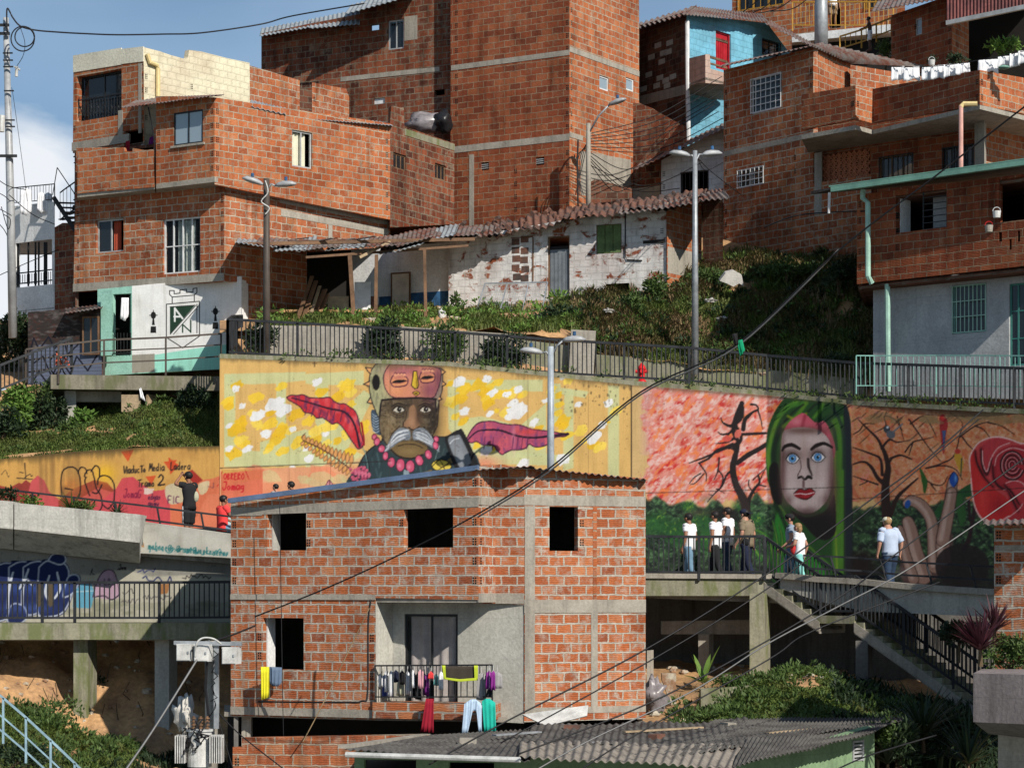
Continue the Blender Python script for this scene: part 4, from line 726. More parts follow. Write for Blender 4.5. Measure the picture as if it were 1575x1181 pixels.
# ======== concrete wall with graffiti under the viaduct ========
G_=Canvas(-20,815,400,985,2,(150,148,140)); n=fbm(G_.H,G_.W,60,40,5,81); G_.put(full,np.clip((n-.45)*3,0,1)*.4,(120,118,110)); n=fbm(G_.H,G_.W,14,10,4,83); G_.put(full,np.clip((n-.62)*6,0,1)*.4,(100,100,90))
lit_pch=[(100,884),(140,884),(190,874),(230,886),(300,884),(380,890),(400,985),(-20,985),(-20,900)]; G_.poly(lit_pch,(196,192,174),.9,False,2)  # paler lower part: the sun reaching under the deck, painted in
for i in range(40): G_.splat(rg.uniform(100,350),rg.uniform(925,950),rg.uniform(3,9),(140,140,116),.35,0,i,2.5)
nv=(22,30,66); wh=(196,202,216)
tg=[[(-20,880),(0,868),(14,866),(24,872),(28,930),(14,950),(-20,950)],[(14,872),(30,864),(44,868),(46,900),(40,930),(26,946),(14,940)],[(36,872),(52,864),(66,870),(64,930),(50,945),(36,935)],[(60,872),(74,862),(98,866),(106,880),(104,900),(110,914),(98,940),(76,948),(58,940)],[(74,862),(82,852),(98,853),(101,862),(92,868)],[(100,900),(106,886),(118,884),(122,892),(114,910),(98,918)],[(14,936),(22,928),(36,932),(42,948),(28,960),(12,956)]]
for p in tg: G_.poly([(x+ (x-50)*.03,y+(y-905)*.05) for x,y in p],nv,1,True)
for p in tg: G_.poly(p,(28,42,92),1,True); G_.stroke(p+[p[0]],2.4,wh)
G_.blob(60,905,60,9,(70,104,190),.6); G_.blob(40,935,40,8,(90,116,190),.5)
for p in ([(20,880),(14,905),(12,935)],[(44,875),(36,900),(34,930)],[(76,885),(70,910),(76,925)],[(88,880),(92,905),(84,920)],[(30,905),(40,890),(50,900)]): G_.stroke(p,[3,4.6,3],(214,220,232)); G_.stroke([(x+3,y+1) for x,y in p],1.2,nv)
for x in (56,74): G_.poly([(x,898),(x+8,898),(x+8,930),(x+3,934),(x,928)],(96,84,66))
for p in ([(126,896),(140,896),(146,912),(140,935),(112,934),(114,910)],): G_.poly(p,(88,170,206),.85); G_.stroke([(114,910),(150,908)],1.4,(220,240,245),.7)
G_.poly([(143,918),(148,898),(156,882),(166,876),(176,880),(182,900),(184,916),(172,922),(148,918)],(196,160,184),.9,True); G_.stroke([(143,918),(148,898),(156,882),(166,876),(176,880),(182,900),(184,916)],1.3,(60,30,60)); G_.stroke([(146,918),(160,916),(172,922),(184,914)],1.6,(24,18,34)); write(G_,'kRa',160,890,10,(40,26,50),.9,.6)
G_.stroke([(180,876),(194,872)],1,K); write(G_,'Jom',183,868,8,K,1,.5); scrib(G_,212,872,26,11,(34,44,100),1.4,3); scrib(G_,220,884,44,13,(30,40,96),1.8,4); scrib(G_,280,882,44,8,K,1.2,5); scrib(G_,140,856,36,8,(150,150,150),.7,6); scrib(G_,188,904,20,12,(50,48,50),.9,9); scrib(G_,220,914,44,8,(60,56,60),1,10); scrib(G_,186,920,30,8,(90,80,90),.8,11); scrib(G_,138,872,8,16,K,.8,12)
G_.poly([(245,898),(262,897),(258,912),(246,914)],(176,116,64),.9)
# ======== parapet with teal scribble ========
Q_=Canvas(205,770,365,870,2,(196,194,184)); n=fbm(Q_.H,Q_.W,60,30,4,91); Q_.put((slice(None),slice(None)),np.clip((n-.45)*3,0,1)*.35,(158,156,146))
write(Q_,'mekene@s.@rume@uneknuenes',228,833,11,(20,100,104),1.2,.46,.09,.1); 
for i in range(5): scrib(Q_,230+i*24,838+i*1.6,22,12,(20,110,116),1.1,40+i)
Q_.splat(219,838,3,(170,110,50),.8,1.2,4); grime(Q_,lambda x:805,5,5,.25,(100,96,80))
# ---------------- ground, slopes, decks ----------------
def loft(name,rows,mat,nu=60,nv=8,amp=.12,freq=.9,kind='structure',seed=0):
    """rows: near->far lists of (px,py,Y); returns sampler"""
    rr=[]
    for r in rows:
        pts=[P(*q) for q in r]; x=[q[0] for q in r]; rr.append((x,pts))
    xa=max(r[0][0] for r in rr); xb=min(r[0][-1] for r in rr)
    def at(s,t):
        f=t*(len(rr)-1); i=min(int(f),len(rr)-2); f-=i; px=xa+(xb-xa)*s; o=[]
        for k in (i,i+1):
            x,pts=rr[k]; j=0
            while j<len(x)-2 and px>x[j+1]: j+=1
            q=(px-x[j])/(x[j+1]-x[j]); o.append(pts[j].lerp(pts[j+1],q))
        p=o[0].lerp(o[1],f); e=min(1,4*min(s,1-s)+.2)
        p.z+=amp*e*(MN.noise(V((p.x*freq,p.y*freq,seed)))+.5*MN.noise(V((p.x*freq*2.7,p.y*freq*2.7,seed+3)))); return p
    NV=nv*(len(rr)-1); mb=MB(); vs=[at(i/nu,j/NV) for j in range(NV+1) for i in range(nu+1)]
    mb.idx(vs,[(j*(nu+1)+i,j*(nu+1)+i+1,(j+1)*(nu+1)+i+1,(j+1)*(nu+1)+i) for j in range(NV) for i in range(nu)])
    if mat: 
        o=mb.build(name,mat,None,True,loc=vs[0]); tag(o,kind=kind)
    return at
g=MB(); g.idx([(-400,-60,-7),(400,-60,-7),(400,900,-7),(-400,900,-7)],[(0,1,2,3)]); struct('ground',g,M['path'])
SL={}
SL['bankL']=loft('earth_bank',[[(-140,1300,48),(120,1300,48),(420,1330,48)],[(-140,1130,54),(60,1150,54),(200,1180,54),(420,1230,54)],[(-140,1050,58),(0,1062,58),(130,1135,57.6),(300,1165,57.6),(420,1170,58)],[(-140,985,60.4),(60,990,60.6),(110,1010,60.6),(150,985,60.8),(240,990,60.8),(420,1000,61)],[(-140,945,61.2),(420,945,61.2)]],M['soil'],90,10,.3,1.1)
SL['bankR']=loft('hill_bank',[[(940,1180,46),(1200,1180,46),(1400,1190,46),(1700,1230,46)],[(940,1135,50.5),(1100,1120,50.5),(1230,1110,50.5),(1400,1150,50.5),(1700,1190,50.5)],[(940,1110,53.5),(1080,1108,53.5),(1200,1052,54),(1260,1048,54),(1360,1100,53.5),(1700,1150,53)],[(940,1050,60),(1040,1045,60),(1250,1030,59),(1400,1080,58),(1700,1120,56)],[(940,1010,62.5),(1400,1040,62),(1700,1040,60)]],M['soil'],80,9,.18,1.2)
loft('hillside',[[(-140,760,63.4),(0,745,63.4),(110,735,63.4),(220,728,63.4),(345,728,63.4)],[(-140,716,63.75),(0,702,63.75),(110,690,63.7),(220,683,63.7),(345,682,63.7)]],M['soil'],30,2,.02)
SL['slopeL']=loft('grass_slope',[[(-140,722,63.6),(0,708,63.6),(110,697,63.5),(220,690,63.4),(338,690,63.3)],[(-140,690,65),(60,676,65),(150,668,65),(230,645,65),(338,660,65)],[(-140,640,68),(60,640,68),(140,640,67.5),(230,612,67),(338,600,67)],[(-140,600,70.5),(338,585,70.5)]],M['soil'],60,8,.2,1.)
ctop=[(338,551,63.1),(690,563,63.1),(970,592,63.1),(1180,608,62.7),(1310,622,61.3),(1580,636,57.7),(1700,640,56)]
def back(r,d,dz=0): # same world height, d metres further
    return [(CX+(px-CX)*Y/(Y+d),HY-((HY-py)*Y/F+dz)*F/(Y+d),Y+d) for px,py,Y in r]
loft('upper_path',[ctop,back(ctop,2.3)],M['path'],60,3,.02)
loft('hillside',[back(ctop,2.15,-.15),[(338,506,66.6),(430,500,66.6),(600,498,66.6),(700,502,66.6),(880,512,66.6),(940,540,66.2),(1180,566,65.6),(1310,582,64.2),(1700,602,59.6)]],M['soil'],60,3,.02)
SL['terr']=loft('hillside',[ [(338,512,66),(430,505,66),(600,503,66),(700,508,66),(880,518,66),(940,548,65.6),(1180,574,65),(1310,590,63.6),(1700,610,59)],
  [(338,495,69),(430,492,69),(600,490,69),(740,486,69),(860,480,68.5),(930,485,68),(1060,470,68.5),(1150,480,68),(1340,470,67),(1700,560,61.5)],
  [(338,480,73.5),(580,478,73),(740,468,72.5),(860,458,72),(1000,445,71.5),(1060,418,71),(1110,405,71),(1250,405,71),(1330,405,69),(1700,440,67)],
  [(338,420,90),(700,330,88),(1000,290,86),(1110,260,85),(1350,230,85),(1700,200,84)],[(338,400,130),(700,330,130),(1000,200,130),(1350,120,130),(1700,60,130)]],M['soil'],110,9,.22,1.)
loft('hillside',[[(-160,600,70.5),(120,590,70.5),(345,580,70.5)],[(-160,510,80),(10,505,80),(345,490,80)],[(-160,500,140),(345,480,140)]],M['soil'],40,6,.3)
# retaining walls: painted
sx=slice(int((340-A.x0)*2),int((404-A.x0)*2)); sy=slice(int((722-A.y0)*2),A.H)
ox=int((340-C_.x0)*2); oy=int((722-C_.y0)*2); hh=min(A.H-sy.start,C_.H-oy); A.a[sy.start:sy.start+hh,sx]=C_.a[oy:oy+hh,ox:ox+(sx.stop-sx.start)]
grid_wall('mural_wall',A,[(338,63,551,792),(690,63,563,792),(970,63,592,792)],'tall ochre retaining wall painted with a moustached man in a mask helmet, hammer and red leaves','mural wall')
grid_wall('mural_wall',B_,[(970.5,63,592,915),(1180,62.6,608,915),(1310,61.2,622,930),(1580,57.6,636,950),(1680,56,641,960)],'retaining wall painted with a blue eyed woman in a green hood, bare trees and a big red rose','mural wall')
grid_wall('retaining_wall',C_,[(-80,63.4,713,840),(0,63.3,706,840),(110,63.2,695,850),(220,63.1,688,860),(337.5,63,686,870)],'lower orange and pink wall with black hand lettering below the grass slope','wall')
grid_wall('graffiti_wall',G_,[(-80,59.5,812,985),(400,59.5,812,985)],'grey concrete wall covered in blue and purple graffiti under the viaduct','wall')
# concrete coping at the top of the mural walls
cp=MB()
for i in range(len(ctop)-1):
    a,b=P(*ctop[i]),P(*ctop[i+1]); cp.bar((a.x,a.y+.2,a.z+.06),(b.x,b.y+.2,b.z+.06),.46,.12)
tag(cp.build('wall_coping',M['concrete_moss'],None),'stained concrete coping running along the top of the two mural walls','coping')
# upper walkway deck
dk_px=[-140,0,290,400,992,1180,1370,1700]; dk_z=[1.6,1.45,1.,.85,.02,-.1,-.26,-.6]; dk_f=[59.2,59.2,59.2,59.4,59.6,59.4,57.4,53.4]; dk_b=[63.2,63.2,63,63,63,62.6,60.4,56]
def deckz(px): return float(np.interp(px,dk_px,dk_z))
mb=MB(); L_=[]
for i,px in enumerate(np.linspace(-140,1700,60)):
    yf=float(np.interp(px,dk_px,dk_f)); yb=float(np.interp(px,dk_px,dk_b)); z=deckz(px); x=(px-CX)/F
    L_.append((V((x*yf,yf,z)),V((x*yb,yb,z)),V((x*yb,yb,z-.35)),V((x*yf,yf,z-.35))))
for a,b in zip(L_,L_[1:]):
    for k in range(4): mb.face([a[k],b[k],b[(k+1)%4],a[(k+1)%4]])
struct('walkway',mb,M['concrete'])
def beam(name,x0,y0,x1,y1,Y0,Y1,t,mat,label,cat='beam',m2=None):
    """fascia between two columns of the picture at depths Y0,Y1"""
    f=Face(None,x0,Y0,x1,Y1); mb=MB(); u0,z1=f.uz(x0,y0[0]); _,z0=f.uz(x0,y0[1]); u1,z3=f.uz(x1,y1[0]); _,z2=f.uz(x1,y1[1])
    mb.hexa([f.pt(u0,z0,0),f.pt(u1,z2,0),f.pt(u1,z2,-t),f.pt(u0,z0,-t),f.pt(u0,z1,0),f.pt(u1,z3,0),f.pt(u1,z3,-t),f.pt(u0,z1,-t)])
    o=mb.build(name,mat,None); return tag(o,label,cat) if label else tag(o,kind='structure')
# planter boxes on the viaduct's edge (left)
def planter(name,x0,x1,t0,t1,b0,b1,u0,u1,Y,label):
    a,b=P(x0,t0,Y),P(x1,t1,Y); c,d=P(x0,b0,Y),P(x1,b1,Y); e,f=P(x0,u0,Y+1.1),P(x1,u1,Y+1.1); dy=V((0,1.1,0)); mb=MB()
    r=thing(name,label,'planter',(a+b)/2-V((0,0,1)))
    ins=V((0,.1,-.12))
    mb.idx([c,d,b,a,a+dy,b+dy,f,e],[(0,1,2,3),(7,6,5,4),(0,3,4,7),(1,6,5,2),(0,7,6,1)]); 
    # rim
    mb.idx([a,b,b+V((0,.12,0)),a+V((0,.12,0))],[(0,1,2,3)]); mb.build('box',M['concrete_pale'],r)
    s=MB(); s.idx([a+V((0.05,.12,-.06)),b+V((-.05,.12,-.06)),b+dy+V((-.05,0,-.06)),a+dy+V((.05,0,-.06))],[(0,1,2,3)]); s.build('soil_fill',M['soil'],r)
    g_=MB(); g_.bar(c+V((0,-.02,0)),d+V((0,-.02,0)),.05,.05); g_.build('drip_edge',M['concrete_pale'],r)
    return r
planter('concrete_planter',22,215,773,791,812,833,845,866,58.2,'long pale concrete planter on the viaduct edge below the orange wall')
planter('concrete_planter',-120,20,760,771,800,812,830,845,58.2,'short end of a concrete planter cut by the left edge of the view')
grid_wall('parapet_wall',Q_,[(215,59.05,801,851),(352,59.05,820,858),(400,59.05,824,862)],'pale concrete parapet with teal scribbled writing beside the planter','parapet',thick=.2)
mb=MB(); a,b,c,d=P(200,790,57.9),P(216,793,57.9),P(216,851,59),P(200,835,57.9)
mb.idx([P(199,791,58.5),P(216,794,58.5),P(222,851,59.2),P(201,832,58.5),P(199,791,59.1),P(216,794,59.1),P(222,851,60),P(201,832,60)],[(0,3,2,1),(4,5,6,7),(0,1,5,4),(1,2,6,5),(2,3,7,6),(3,0,4,7)])
tag(mb.build('concrete_bracket',M['concrete_pale'],None),'angled concrete end block between the planter and the scribbled parapet','bracket')
beam('viaduct_beam',-130,(800,826),345,(826,862),59.6,59.6,.8,M['concrete_shade'],'shaded concrete edge beam under the upper viaduct')
# lower deck
z=Z(958,57.9); mb=MB(); mb.prism([XY(-140,57.9),XY(372,57.9),XY(385,61.2),XY(-140,61.2)],z-.42,z); struct('walkway',mb,M['concrete_moss'])
for x0,x1,Y,l in ((113,147,58.3,'mossy square concrete column under the left viaduct'),(238,272,58.3,'shaded square concrete column beside the transformer')):
    mb=MB(); X0,X1=XY(x0,Y)[0],XY(x0+22,Y)[0]; mb.prism([(X0,Y),(X1,Y),(X1+.12,Y+.62),(X0+.12,Y+.62)],Z(1185,Y),z-.4); tag(mb.build('concrete_column',M['concrete_moss' if x0<200 else 'plaster_grey'],None),l,'column')
mb=MB(); mb.prism([XY(16,60.2),XY(40,60.2),XY(40,60.6),XY(16,60.6)],Z(1062,60),Z(1008,60)); tag(mb.build('concrete_stub',M['concrete'],None),'short broken concrete pier on the orange earth','pier')
mb=MB(); mb.prism([XY(165,59.6),XY(183,59.6),XY(183,60.),XY(165,60.)],Z(1180,60),Z(1085,60)); tag(mb.build('concrete_stub',M['concrete'],None),'leaning concrete slab against the earth between two columns','slab')
# right-hand deck: beam, columns, stairs
beam('walkway_beam',985,(888,916),1176,(889,916),59.3,59.2,.5,M['concrete_moss'],'mossy concrete beam below the railing with black bars')
beam('kerb_beam',985,(880,889),1200,(882,890),59.24,59.1,.3,M['concrete'],'pale kerb along the edge of the walkway','kerb')
for x0,x1,y1,Y,m_,l in ((1153,1188,1052,58.9,'concrete_moss','mossy concrete column at the top of the stairs'),(1074,1100,1040,60.6,'concrete','sunlit stub column in the dark space under the walkway'),(1316,1346,1080,57.4,'concrete_shade','dark column under the stair flight'),(995,1003,1100,58,'concrete','thin concrete post beside the brick house')):
    mb=MB(); a,b=XY(x0,Y)[0],XY(x1,Y)[0]; mb.prism([(a,Y),(a+(b-a)*.62,Y),(b,Y+.5),(a+.2,Y+.5)],Z(y1+30,Y),Z(975 if x0==1074 else (1000 if x0==995 else (985 if x0==1316 else 912)),Y)); tag(mb.build('concrete_column',M[m_],None),l,'column')
beam('cross_beam',1018,(955,975),1153,(953,975),60.7,60.7,.4,M['concrete'],'deep cross beam in the shade under the walkway')
beam('understructure_wall',975,(915,1080),1640,(915,1110),63.1,60,.3,M['concrete_shade'],'dark back wall under the right walkway','wall')
beam('concrete_wall',1078,(1060,1108),1182,(1052,1106),54.2,54.2,.5,M['concrete_moss'],'low stained concrete wall topped with creepers','wall')
beam('ground_wall',1018,(1035,1045),1040,(1035,1105),56,56,.3,M['rubble'],'rubble heap face next to the brick house','rubble')
cps=[(1200,880,905),(1262,886,925),(1330,890,940),(1400,897,943),(1470,902,946),(1535,906,949),(1640,910,955)]
r=thing('curved_parapet','grey curved concrete parapet below the hooded woman mural','parapet',P(1400,945,57)); mb=MB(); mc=MB()
for i in range(len(cps)-1):
    (xa,ta,ba),(xb,tb_,bb)=cps[i],cps[i+1]; ya=float(np.interp(xa,dk_px,dk_f))-.25; yb=float(np.interp(xb,dk_px,dk_f))-.25
    a0,a1,b0,b1=P(xa,ba,ya),P(xa,ta+9,ya),P(xb,bb,yb),P(xb,tb_+9,yb); dy=V((0,.3,0)); mb.idx([a0,b0,b1,a1,a0+dy,b0+dy,b1+dy,a1+dy],[(0,1,2,3),(7,6,5,4),(0,4,5,1),(3,2,6,7)])
    a1,b1=P(xa,ta+4.5,ya-.06),P(xb,tb_+4.5,yb-.06); mc.bar(a1+V((0,.2,0)),b1+V((0,.2,0)),.46,.14)
mb.build('parapet_wall',M['plaster_grey'],r); mc.build('coping',M['concrete'],r)
# stairs: two flights going down to the right and towards the viewer
sr=thing('concrete_staircase','mossy concrete staircase with two flights going down to the right','staircase',(XY(1340,57)[0],57,-3.))
dS=V((.80,-.60,0)); wS=V((.60,.80,0)); p0=P(1176,886,59.2); rise=.168; run=.27; width=1.35
def flight(p,n,name):
    mb=MB(); st=MB(); q=p.copy()
    for i in range(n):
        a=q+dS*run*i-V((0,0,rise*i)); b=a+dS*run
        # step block
        t=[a-V((0,0,rise+.11)),b-V((0,0,rise+.11)),b+wS*width-V((0,0,rise+.11)),a+wS*width-V((0,0,rise+.11)),a,b,b+wS*width,a+wS*width]
        t=[v-V((0,0,rise)) if k>=4 else v-V((0,0,rise)) for k,v in enumerate(t)]; mb.hexa(t)
    e=q+dS*run*n-V((0,0,rise*n))
    for off in (-.02,width-.14):
        s0=q+wS*off-V((0,0,.16)); s1=e+wS*off-V((0,0,.16)); w2=wS*.16; lo=V((0,0,.26))
        st.hexa([s0-lo,s1-lo,s1-lo+w2,s0-lo+w2,s0,s1,s1+w2,s0+w2])
    sl0=q-V((0,0,.36)); sl1=e-V((0,0,.36)); lo=V((0,0,.1)); w2=wS*width; st.hexa([sl0-lo,sl1-lo,sl1-lo+w2,sl0-lo+w2,sl0,sl1,sl1+w2,sl0+w2])
    mb.build('steps',M['concrete_moss'],sr); st.build('stringer',M['concrete'],sr); return e
e1=flight(p0,6,'a'); l1=e1+dS*1.0; mb=MB(); w2=wS*width; h2=V((0,0,.2)); mb.hexa([e1-h2,l1-h2,l1-h2+w2,e1-h2+w2,e1,l1,l1+w2,e1+w2]); mb.build('landing',M['concrete_moss'],sr)
e2=flight(l1,15,'b')
# ---------------- railings ----------------
def railing(name,label,pts,h,mat,post=1.8,gap=.12,bars=2,bw=.031,rail=.07,panel=True,mid=None,lean=0.,cat='railing',base=.12):
    """pts: base points in world space"""
    r=thing(name,label,cat,pts[0]); up=V((0,0,h)); t=MB(); b=MB(); ln=V((0,-lean,0))
    for a,c in zip(pts,pts[1:]): t.bar(a+up+ln,c+up+ln,rail,rail)
    t.build('top_rail',mat,r)
    for a,c in zip(pts,pts[1:]): b.bar(a+V((0,0,base)),c+V((0,0,base)),rail*.8,rail*.8)
    b.build('bottom_rail',mat,r)
    for mh in (mid or []):
        q=MB(); 
        for a,c in zip(pts,pts[1:]): q.bar(a+V((0,0,mh))+ln*mh/h,c+V((0,0,mh))+ln*mh/h,rail*.7,rail*.7)
        q.build('middle_rail',mat,r)
    for k,(a,c) in enumerate(zip(pts,pts[1:])):
        L=(c-a).length; n=max(1,round(L/post))
        for i in range(n+ (1 if k==len(pts)-2 else 0)):
            p=a.lerp(c,i/n); q=MB(); q.bar(p-V((0,0,.1)),p+up+ln,rail,rail); q.build('post',mat,r)
        if panel:
            for i in range(n):
                q=MB(); A0,A1=a.lerp(c,i/n),a.lerp(c,(i+1)/n); m=max(1,int((A1-A0).length/gap))
                for j in range(1,m):
                    p=A0.lerp(A1,j/m); tl=rnd.uniform(-.012,.012); q.bar(p+V((0,0,base)),p+up+V((tl,0,0)),bw,bw)
                if q.f: q.build('bar_panel',mat,r)
    return r
RM=M['rail_metal']
def PL(*a): return [P(*q) for q in a]
railing('metal_railing','long black barred railing on top of the mural walls along the upper path',PL((350,548,63.35),(565,560,63.35),(700,568,63.35),(860,580,63.35),(1060,592,63.1),(1180,604,62.9),(1320,617,61.5),(1560,628,58.2),(1640,632,57.2)),1.03,RM,1.85,.125)
railing('metal_railing','short black railing turning the corner beside the white shield wall',PL((350,548,63.35),(358,540,65.3),(372,538,67)),1.0,RM,1.6,.12)
railing('pipe_railing','three bar pipe railing on the mossy ledge before the white shield wall',PL((40,592,65.4),(90,585,65.6),(160,577,66.),(255,573,66.2),(340,567,66.4)),1.02,M['pole_dark'],1.3,1,panel=False,mid=[.36,.7],rail=.05,base=.36)
railing('metal_railing','dark railing climbing beside plants at the left edge',PL((-80,612,64.6),(0,605,64.8),(50,585,65.2),(110,563,65.8)),.8,RM,1.5,.13)
railing('metal_railing','black barred railing on the lower left deck before the graffiti wall',PL((-80,957,58.05),(65,957,58.05),(115,957,58.05),(245,957,58.05),(368,956,58.05)),1.02,RM,2.2,.125)
railing('metal_railing','black railing on the walkway in front of the men in white shirts',PL((990,886,59.25),(1075,887,59.2),(1176,886,59.1)),1.04,RM,1.45,.125)
sl=lambda p,k,z=0:p+wS*k+V((0,0,z))
railing('stair_railing','black barred stair railing on the outer side of both flights',[sl(p0,.06),sl(e1,.06),sl(l1,.06),sl(e2,.06)],1.0,RM,1.6,.125)
railing('stair_railing','black barred stair railing on the inner side of both flights',[sl(p0,width-.06),sl(e1,width-.06),sl(l1,width-.06),sl(e2,width-.06)],1.0,RM,1.6,.125)
railing('blue_handrail','worn pale blue pipe handrail beside dirt steps in the bottom left corner',PL((-60,1085,44),(5,1135,44),(40,1165,44),(78,1200,44),(115,1235,44),(150,1270,44)),.78,M['rail_blue'],1.2,1,panel=False,mid=[.4],rail=.04)
railing('mint_railing','mint green railing before the plastered house at the right',PL((1317,600,60.6),(1345,600,60.9),(1440,600,60.2),(1640,603,57.8)),.92,M['rail_mint'],1.6,.14,rail=.03,bw=.016)
# slanted guard rails over the planters and the curved parapet
def guard(name,label,pts,h,lean,mat,post=.95):
    r=thing(name,label,'guard rail',pts[0])
    for hh,nm in ((h,'top_rail'),(h*.45,'lower_rail')):
        q=MB()
        for a,c in zip(pts,pts[1:]): q.bar(a+V((lean*hh/h,0,hh)),c+V((lean*hh/h,0,hh)),.05,.05)
        q.build(nm,mat,r)
    for a,c in zip(pts,pts[1:]):
        n=max(1,round((c-a).length/post))
        for i in range(n):
            p=a.lerp(c,(i+.5)/n); q=MB(); q.bar(p,p+V((lean,0,h)),.045,.06); q.build('post',mat,r)
guard('guard_rail','slanting black guard rail above the concrete planter at the left',PL((-60,785,59),(25,793,59),(215,815,59.1),(350,832,59.1),(400,838,59.2)),.66,-.12,RM)
guard('guard_rail','slanting black guard rail on the curved parapet behind the old man',PL((1245,890,58.2),(1330,894,57.8),(1400,901,57),(1470,905,56.2),(1535,909,55.2),(1640,914,54)),.6,-.16,RM)
# low walls behind the upper path
def lowwall(pts,h,label,mat='concrete'):
    mb=MB()
    for a,b in zip(pts,pts[1:]): mb.bar(a+V((0,.1,h/2-.3)),b+V((0,.1,h/2-.3)),.2,h+.6)
    tag(mb.build('planter_wall',M[mat],None),label,'low wall')
lowwall(PL((390,546,65.6),(598,549,65.6)),.86,'pale low concrete wall behind the railing below the shack porch')
lowwall(PL((603,549,65.75),(700,556,65.7),(790,562,65.6)),.90,'second low concrete wall stretch with plants before it')
lowwall(PL((792,564,65.8),(872,574,65.7)),.8,'low concrete wall stretch behind the middle street lamp','concrete_moss')
lowwall(PL((876,572,65.4),(914,574,65.4)),1.22,'raised grey concrete block at the end of the planter wall')
lowwall(PL((915,578,65.6),(1060,590,65.4),(1180,602,65.),(1330,618,63.4)),.62,'long low stained wall at the foot of the grassy slope','concrete_moss')
# ledge under the shield wall
r_=thing('concrete_ledge','mossy concrete terrace slab carrying the pipe railing under the shield wall','terrace',P(210,600,66)); mb=MB()
mb.prism([XY(78,65.6),XY(340,66.2),XY(345,70.5),XY(60,71)],Z(600,66),Z(578,66)); mb.build('slab',M['ledge'],r_)
mb=MB(); mb.prism([XY(98,66.4),XY(187,66.6),XY(187,66.9),XY(98,66.8)],Z(618,66.5),Z(600,66.5)+.02); mb.build('edge_beam',M['concrete'],r_)
mb=MB(); mb.prism([XY(100,66.2),XY(117,66.2),XY(117,66.6),XY(100,66.6)],Z(660,66.5),Z(600,66.5)); mb.build('pier',M['plaster_grey'],r_)
mb=MB(); mb.prism([XY(98,69.4),XY(345,69.),XY(345,69.3),XY(98,69.8)],Z(680,69),Z(600,66)+.1); mb.build('back_wall',M['rubble'],r_)
mb=MB(); mb.bar(P(187,598,66.0)+V((0,0,-.42)),P(216,598,66.0)+V((0,0,-.42)),.06,.5); tag(mb.build('plywood_panel',M['wood_pale'],None),'square tan board hanging under the mossy ledge','board')
mb=MB(); mb.bar(P(226,598,66.1)+V((0,0,-.4)),P(240,600,66.6)+V((0,0,-.4)),.06,.5); tag(mb.build('plywood_panel',M['wood_pale'],None),'narrow light board at the mouth of the gap under the ledge','board')
loft('earth_bank',[[(185,650,66.2),(230,640,66.2),(300,635,66.2),(338,650,66.2)],[(185,625,67),(230,612,67),(300,604,67),(338,610,67)],[(185,615,69.4),(338,596,69.4)]],M['rubble'],24,8,.15,2)
# lower right planter of raw concrete, its shade put into the colour
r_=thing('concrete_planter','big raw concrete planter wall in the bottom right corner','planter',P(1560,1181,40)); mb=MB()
mb.prism([XY(1497,40),XY(1680,38.6),XY(1680,42),XY(1510,42)],Z(1110,40),Z(1035,40)); mb.build('box',M['concrete_mauve_shade'],r_)
mb=MB(); a=[P(1499,1111,40.1),P(1680,1113,38.8),P(1680,1150,40.6),P(1520,1128,41.6)]; mb.idx(a+[v+V((0,.4,.3)) for v in a],[(0,1,2,3),(7,6,5,4),(0,4,5,1),(1,5,6,2),(2,6,7,3),(3,7,4,0)]); mb.build('underside',M['concrete_shade'],r_)
mb=MB(); mb.prism([XY(1535,41.4),XY(1680,40.4),XY(1680,41.2),XY(1540,42)],Z(1260,41),Z(1122,41)); mb.build('leg',M['concrete'],r_)
# low green fence, bottom right
# ---------------- houses ----------------
def slabpoly(root,pts,z0,z1,mat,name='slab'): mb=MB(); mb.prism(pts,z0,z1); return mb.build(name,mat,root)
BK=M['black_metal']
# ===== brick house with overhanging storeys (upper left) =====
h=thing('brick_house','orange brick house with overhanging upper storeys and a white painted ground floor','house',P(300,572,70))
f=Face(h,113,71.9,345,69.2)
window(f,148,337,190,388,M['alu'],2,1,glass='glass',curtain=(M['curtain_red'],.5,.8),half=[1],lab='brown window with an orange curtain')
wo_=window(f,251,335,308,420,M['white_metal'],4,2,glass='glass_clear',depth=.06,curtain=(M['curtain_lace'],.3,.8),lab='white framed window with knotted lace curtain')
f.build([(117,228),(186,226),(186,234),(236,233),(236,195),(345,195),(345,432),(113,449)],M['brick_tan']); f.quoin(117,235,445,flip=1); f.quoin(345,290,430,flip=-1)
f.band(113,437,345,449,M['concrete'],'floor_band',.03,skew=-17); 
f=Face(h,345,69.2,600,73.9); f.build([(345,278),(600,332),(600,380),(472,388),(472,500),(384,520),(384,436),(345,431)],M['brick_tan'])
f.band(346,283,430,291,M['concrete'],skew=16); f.band(430,302,597,312,M['concrete'],skew=34); f.band(432,322,597,332,M['concrete'],skew=30); f.band(505,345,511,372,M['concrete'])
f=Face(h,330,68.6,600,73.4); window(f,449,202,480,258,M['alu'],2,1,glass=None,curtain=(M['curtain_cream'],0,.85),depth=.05,lab='narrow window with cream curtain')
f.build([(330,150),(420,164),(600,190),(600,338),(430,304),(330,284)],M['brick_orange'],t=.15)
f.quoin(331,160,280,flip=1); f.quoin(598,200,340,flip=-1)
f=Face(h,600,73.4,699,76.9); 
for q in ((605,237,625,261),(669,253,686,277)): window(f,*q,M['wood'],3,1,glass='glass',depth=.05)
f.build([(600,190),(602,163),(621,166),(622,195),(699,221),(699,345),(600,350)],M['brick_old']); f.band(622,198,699,208,M['concrete_moss'],skew=24)
f=Face(h,240,69.8,330,68.6); window(f,267,171,312,222,BK,2,1,glass='glass_blue',depth=.02,sill=True,lab='black framed sliding window')
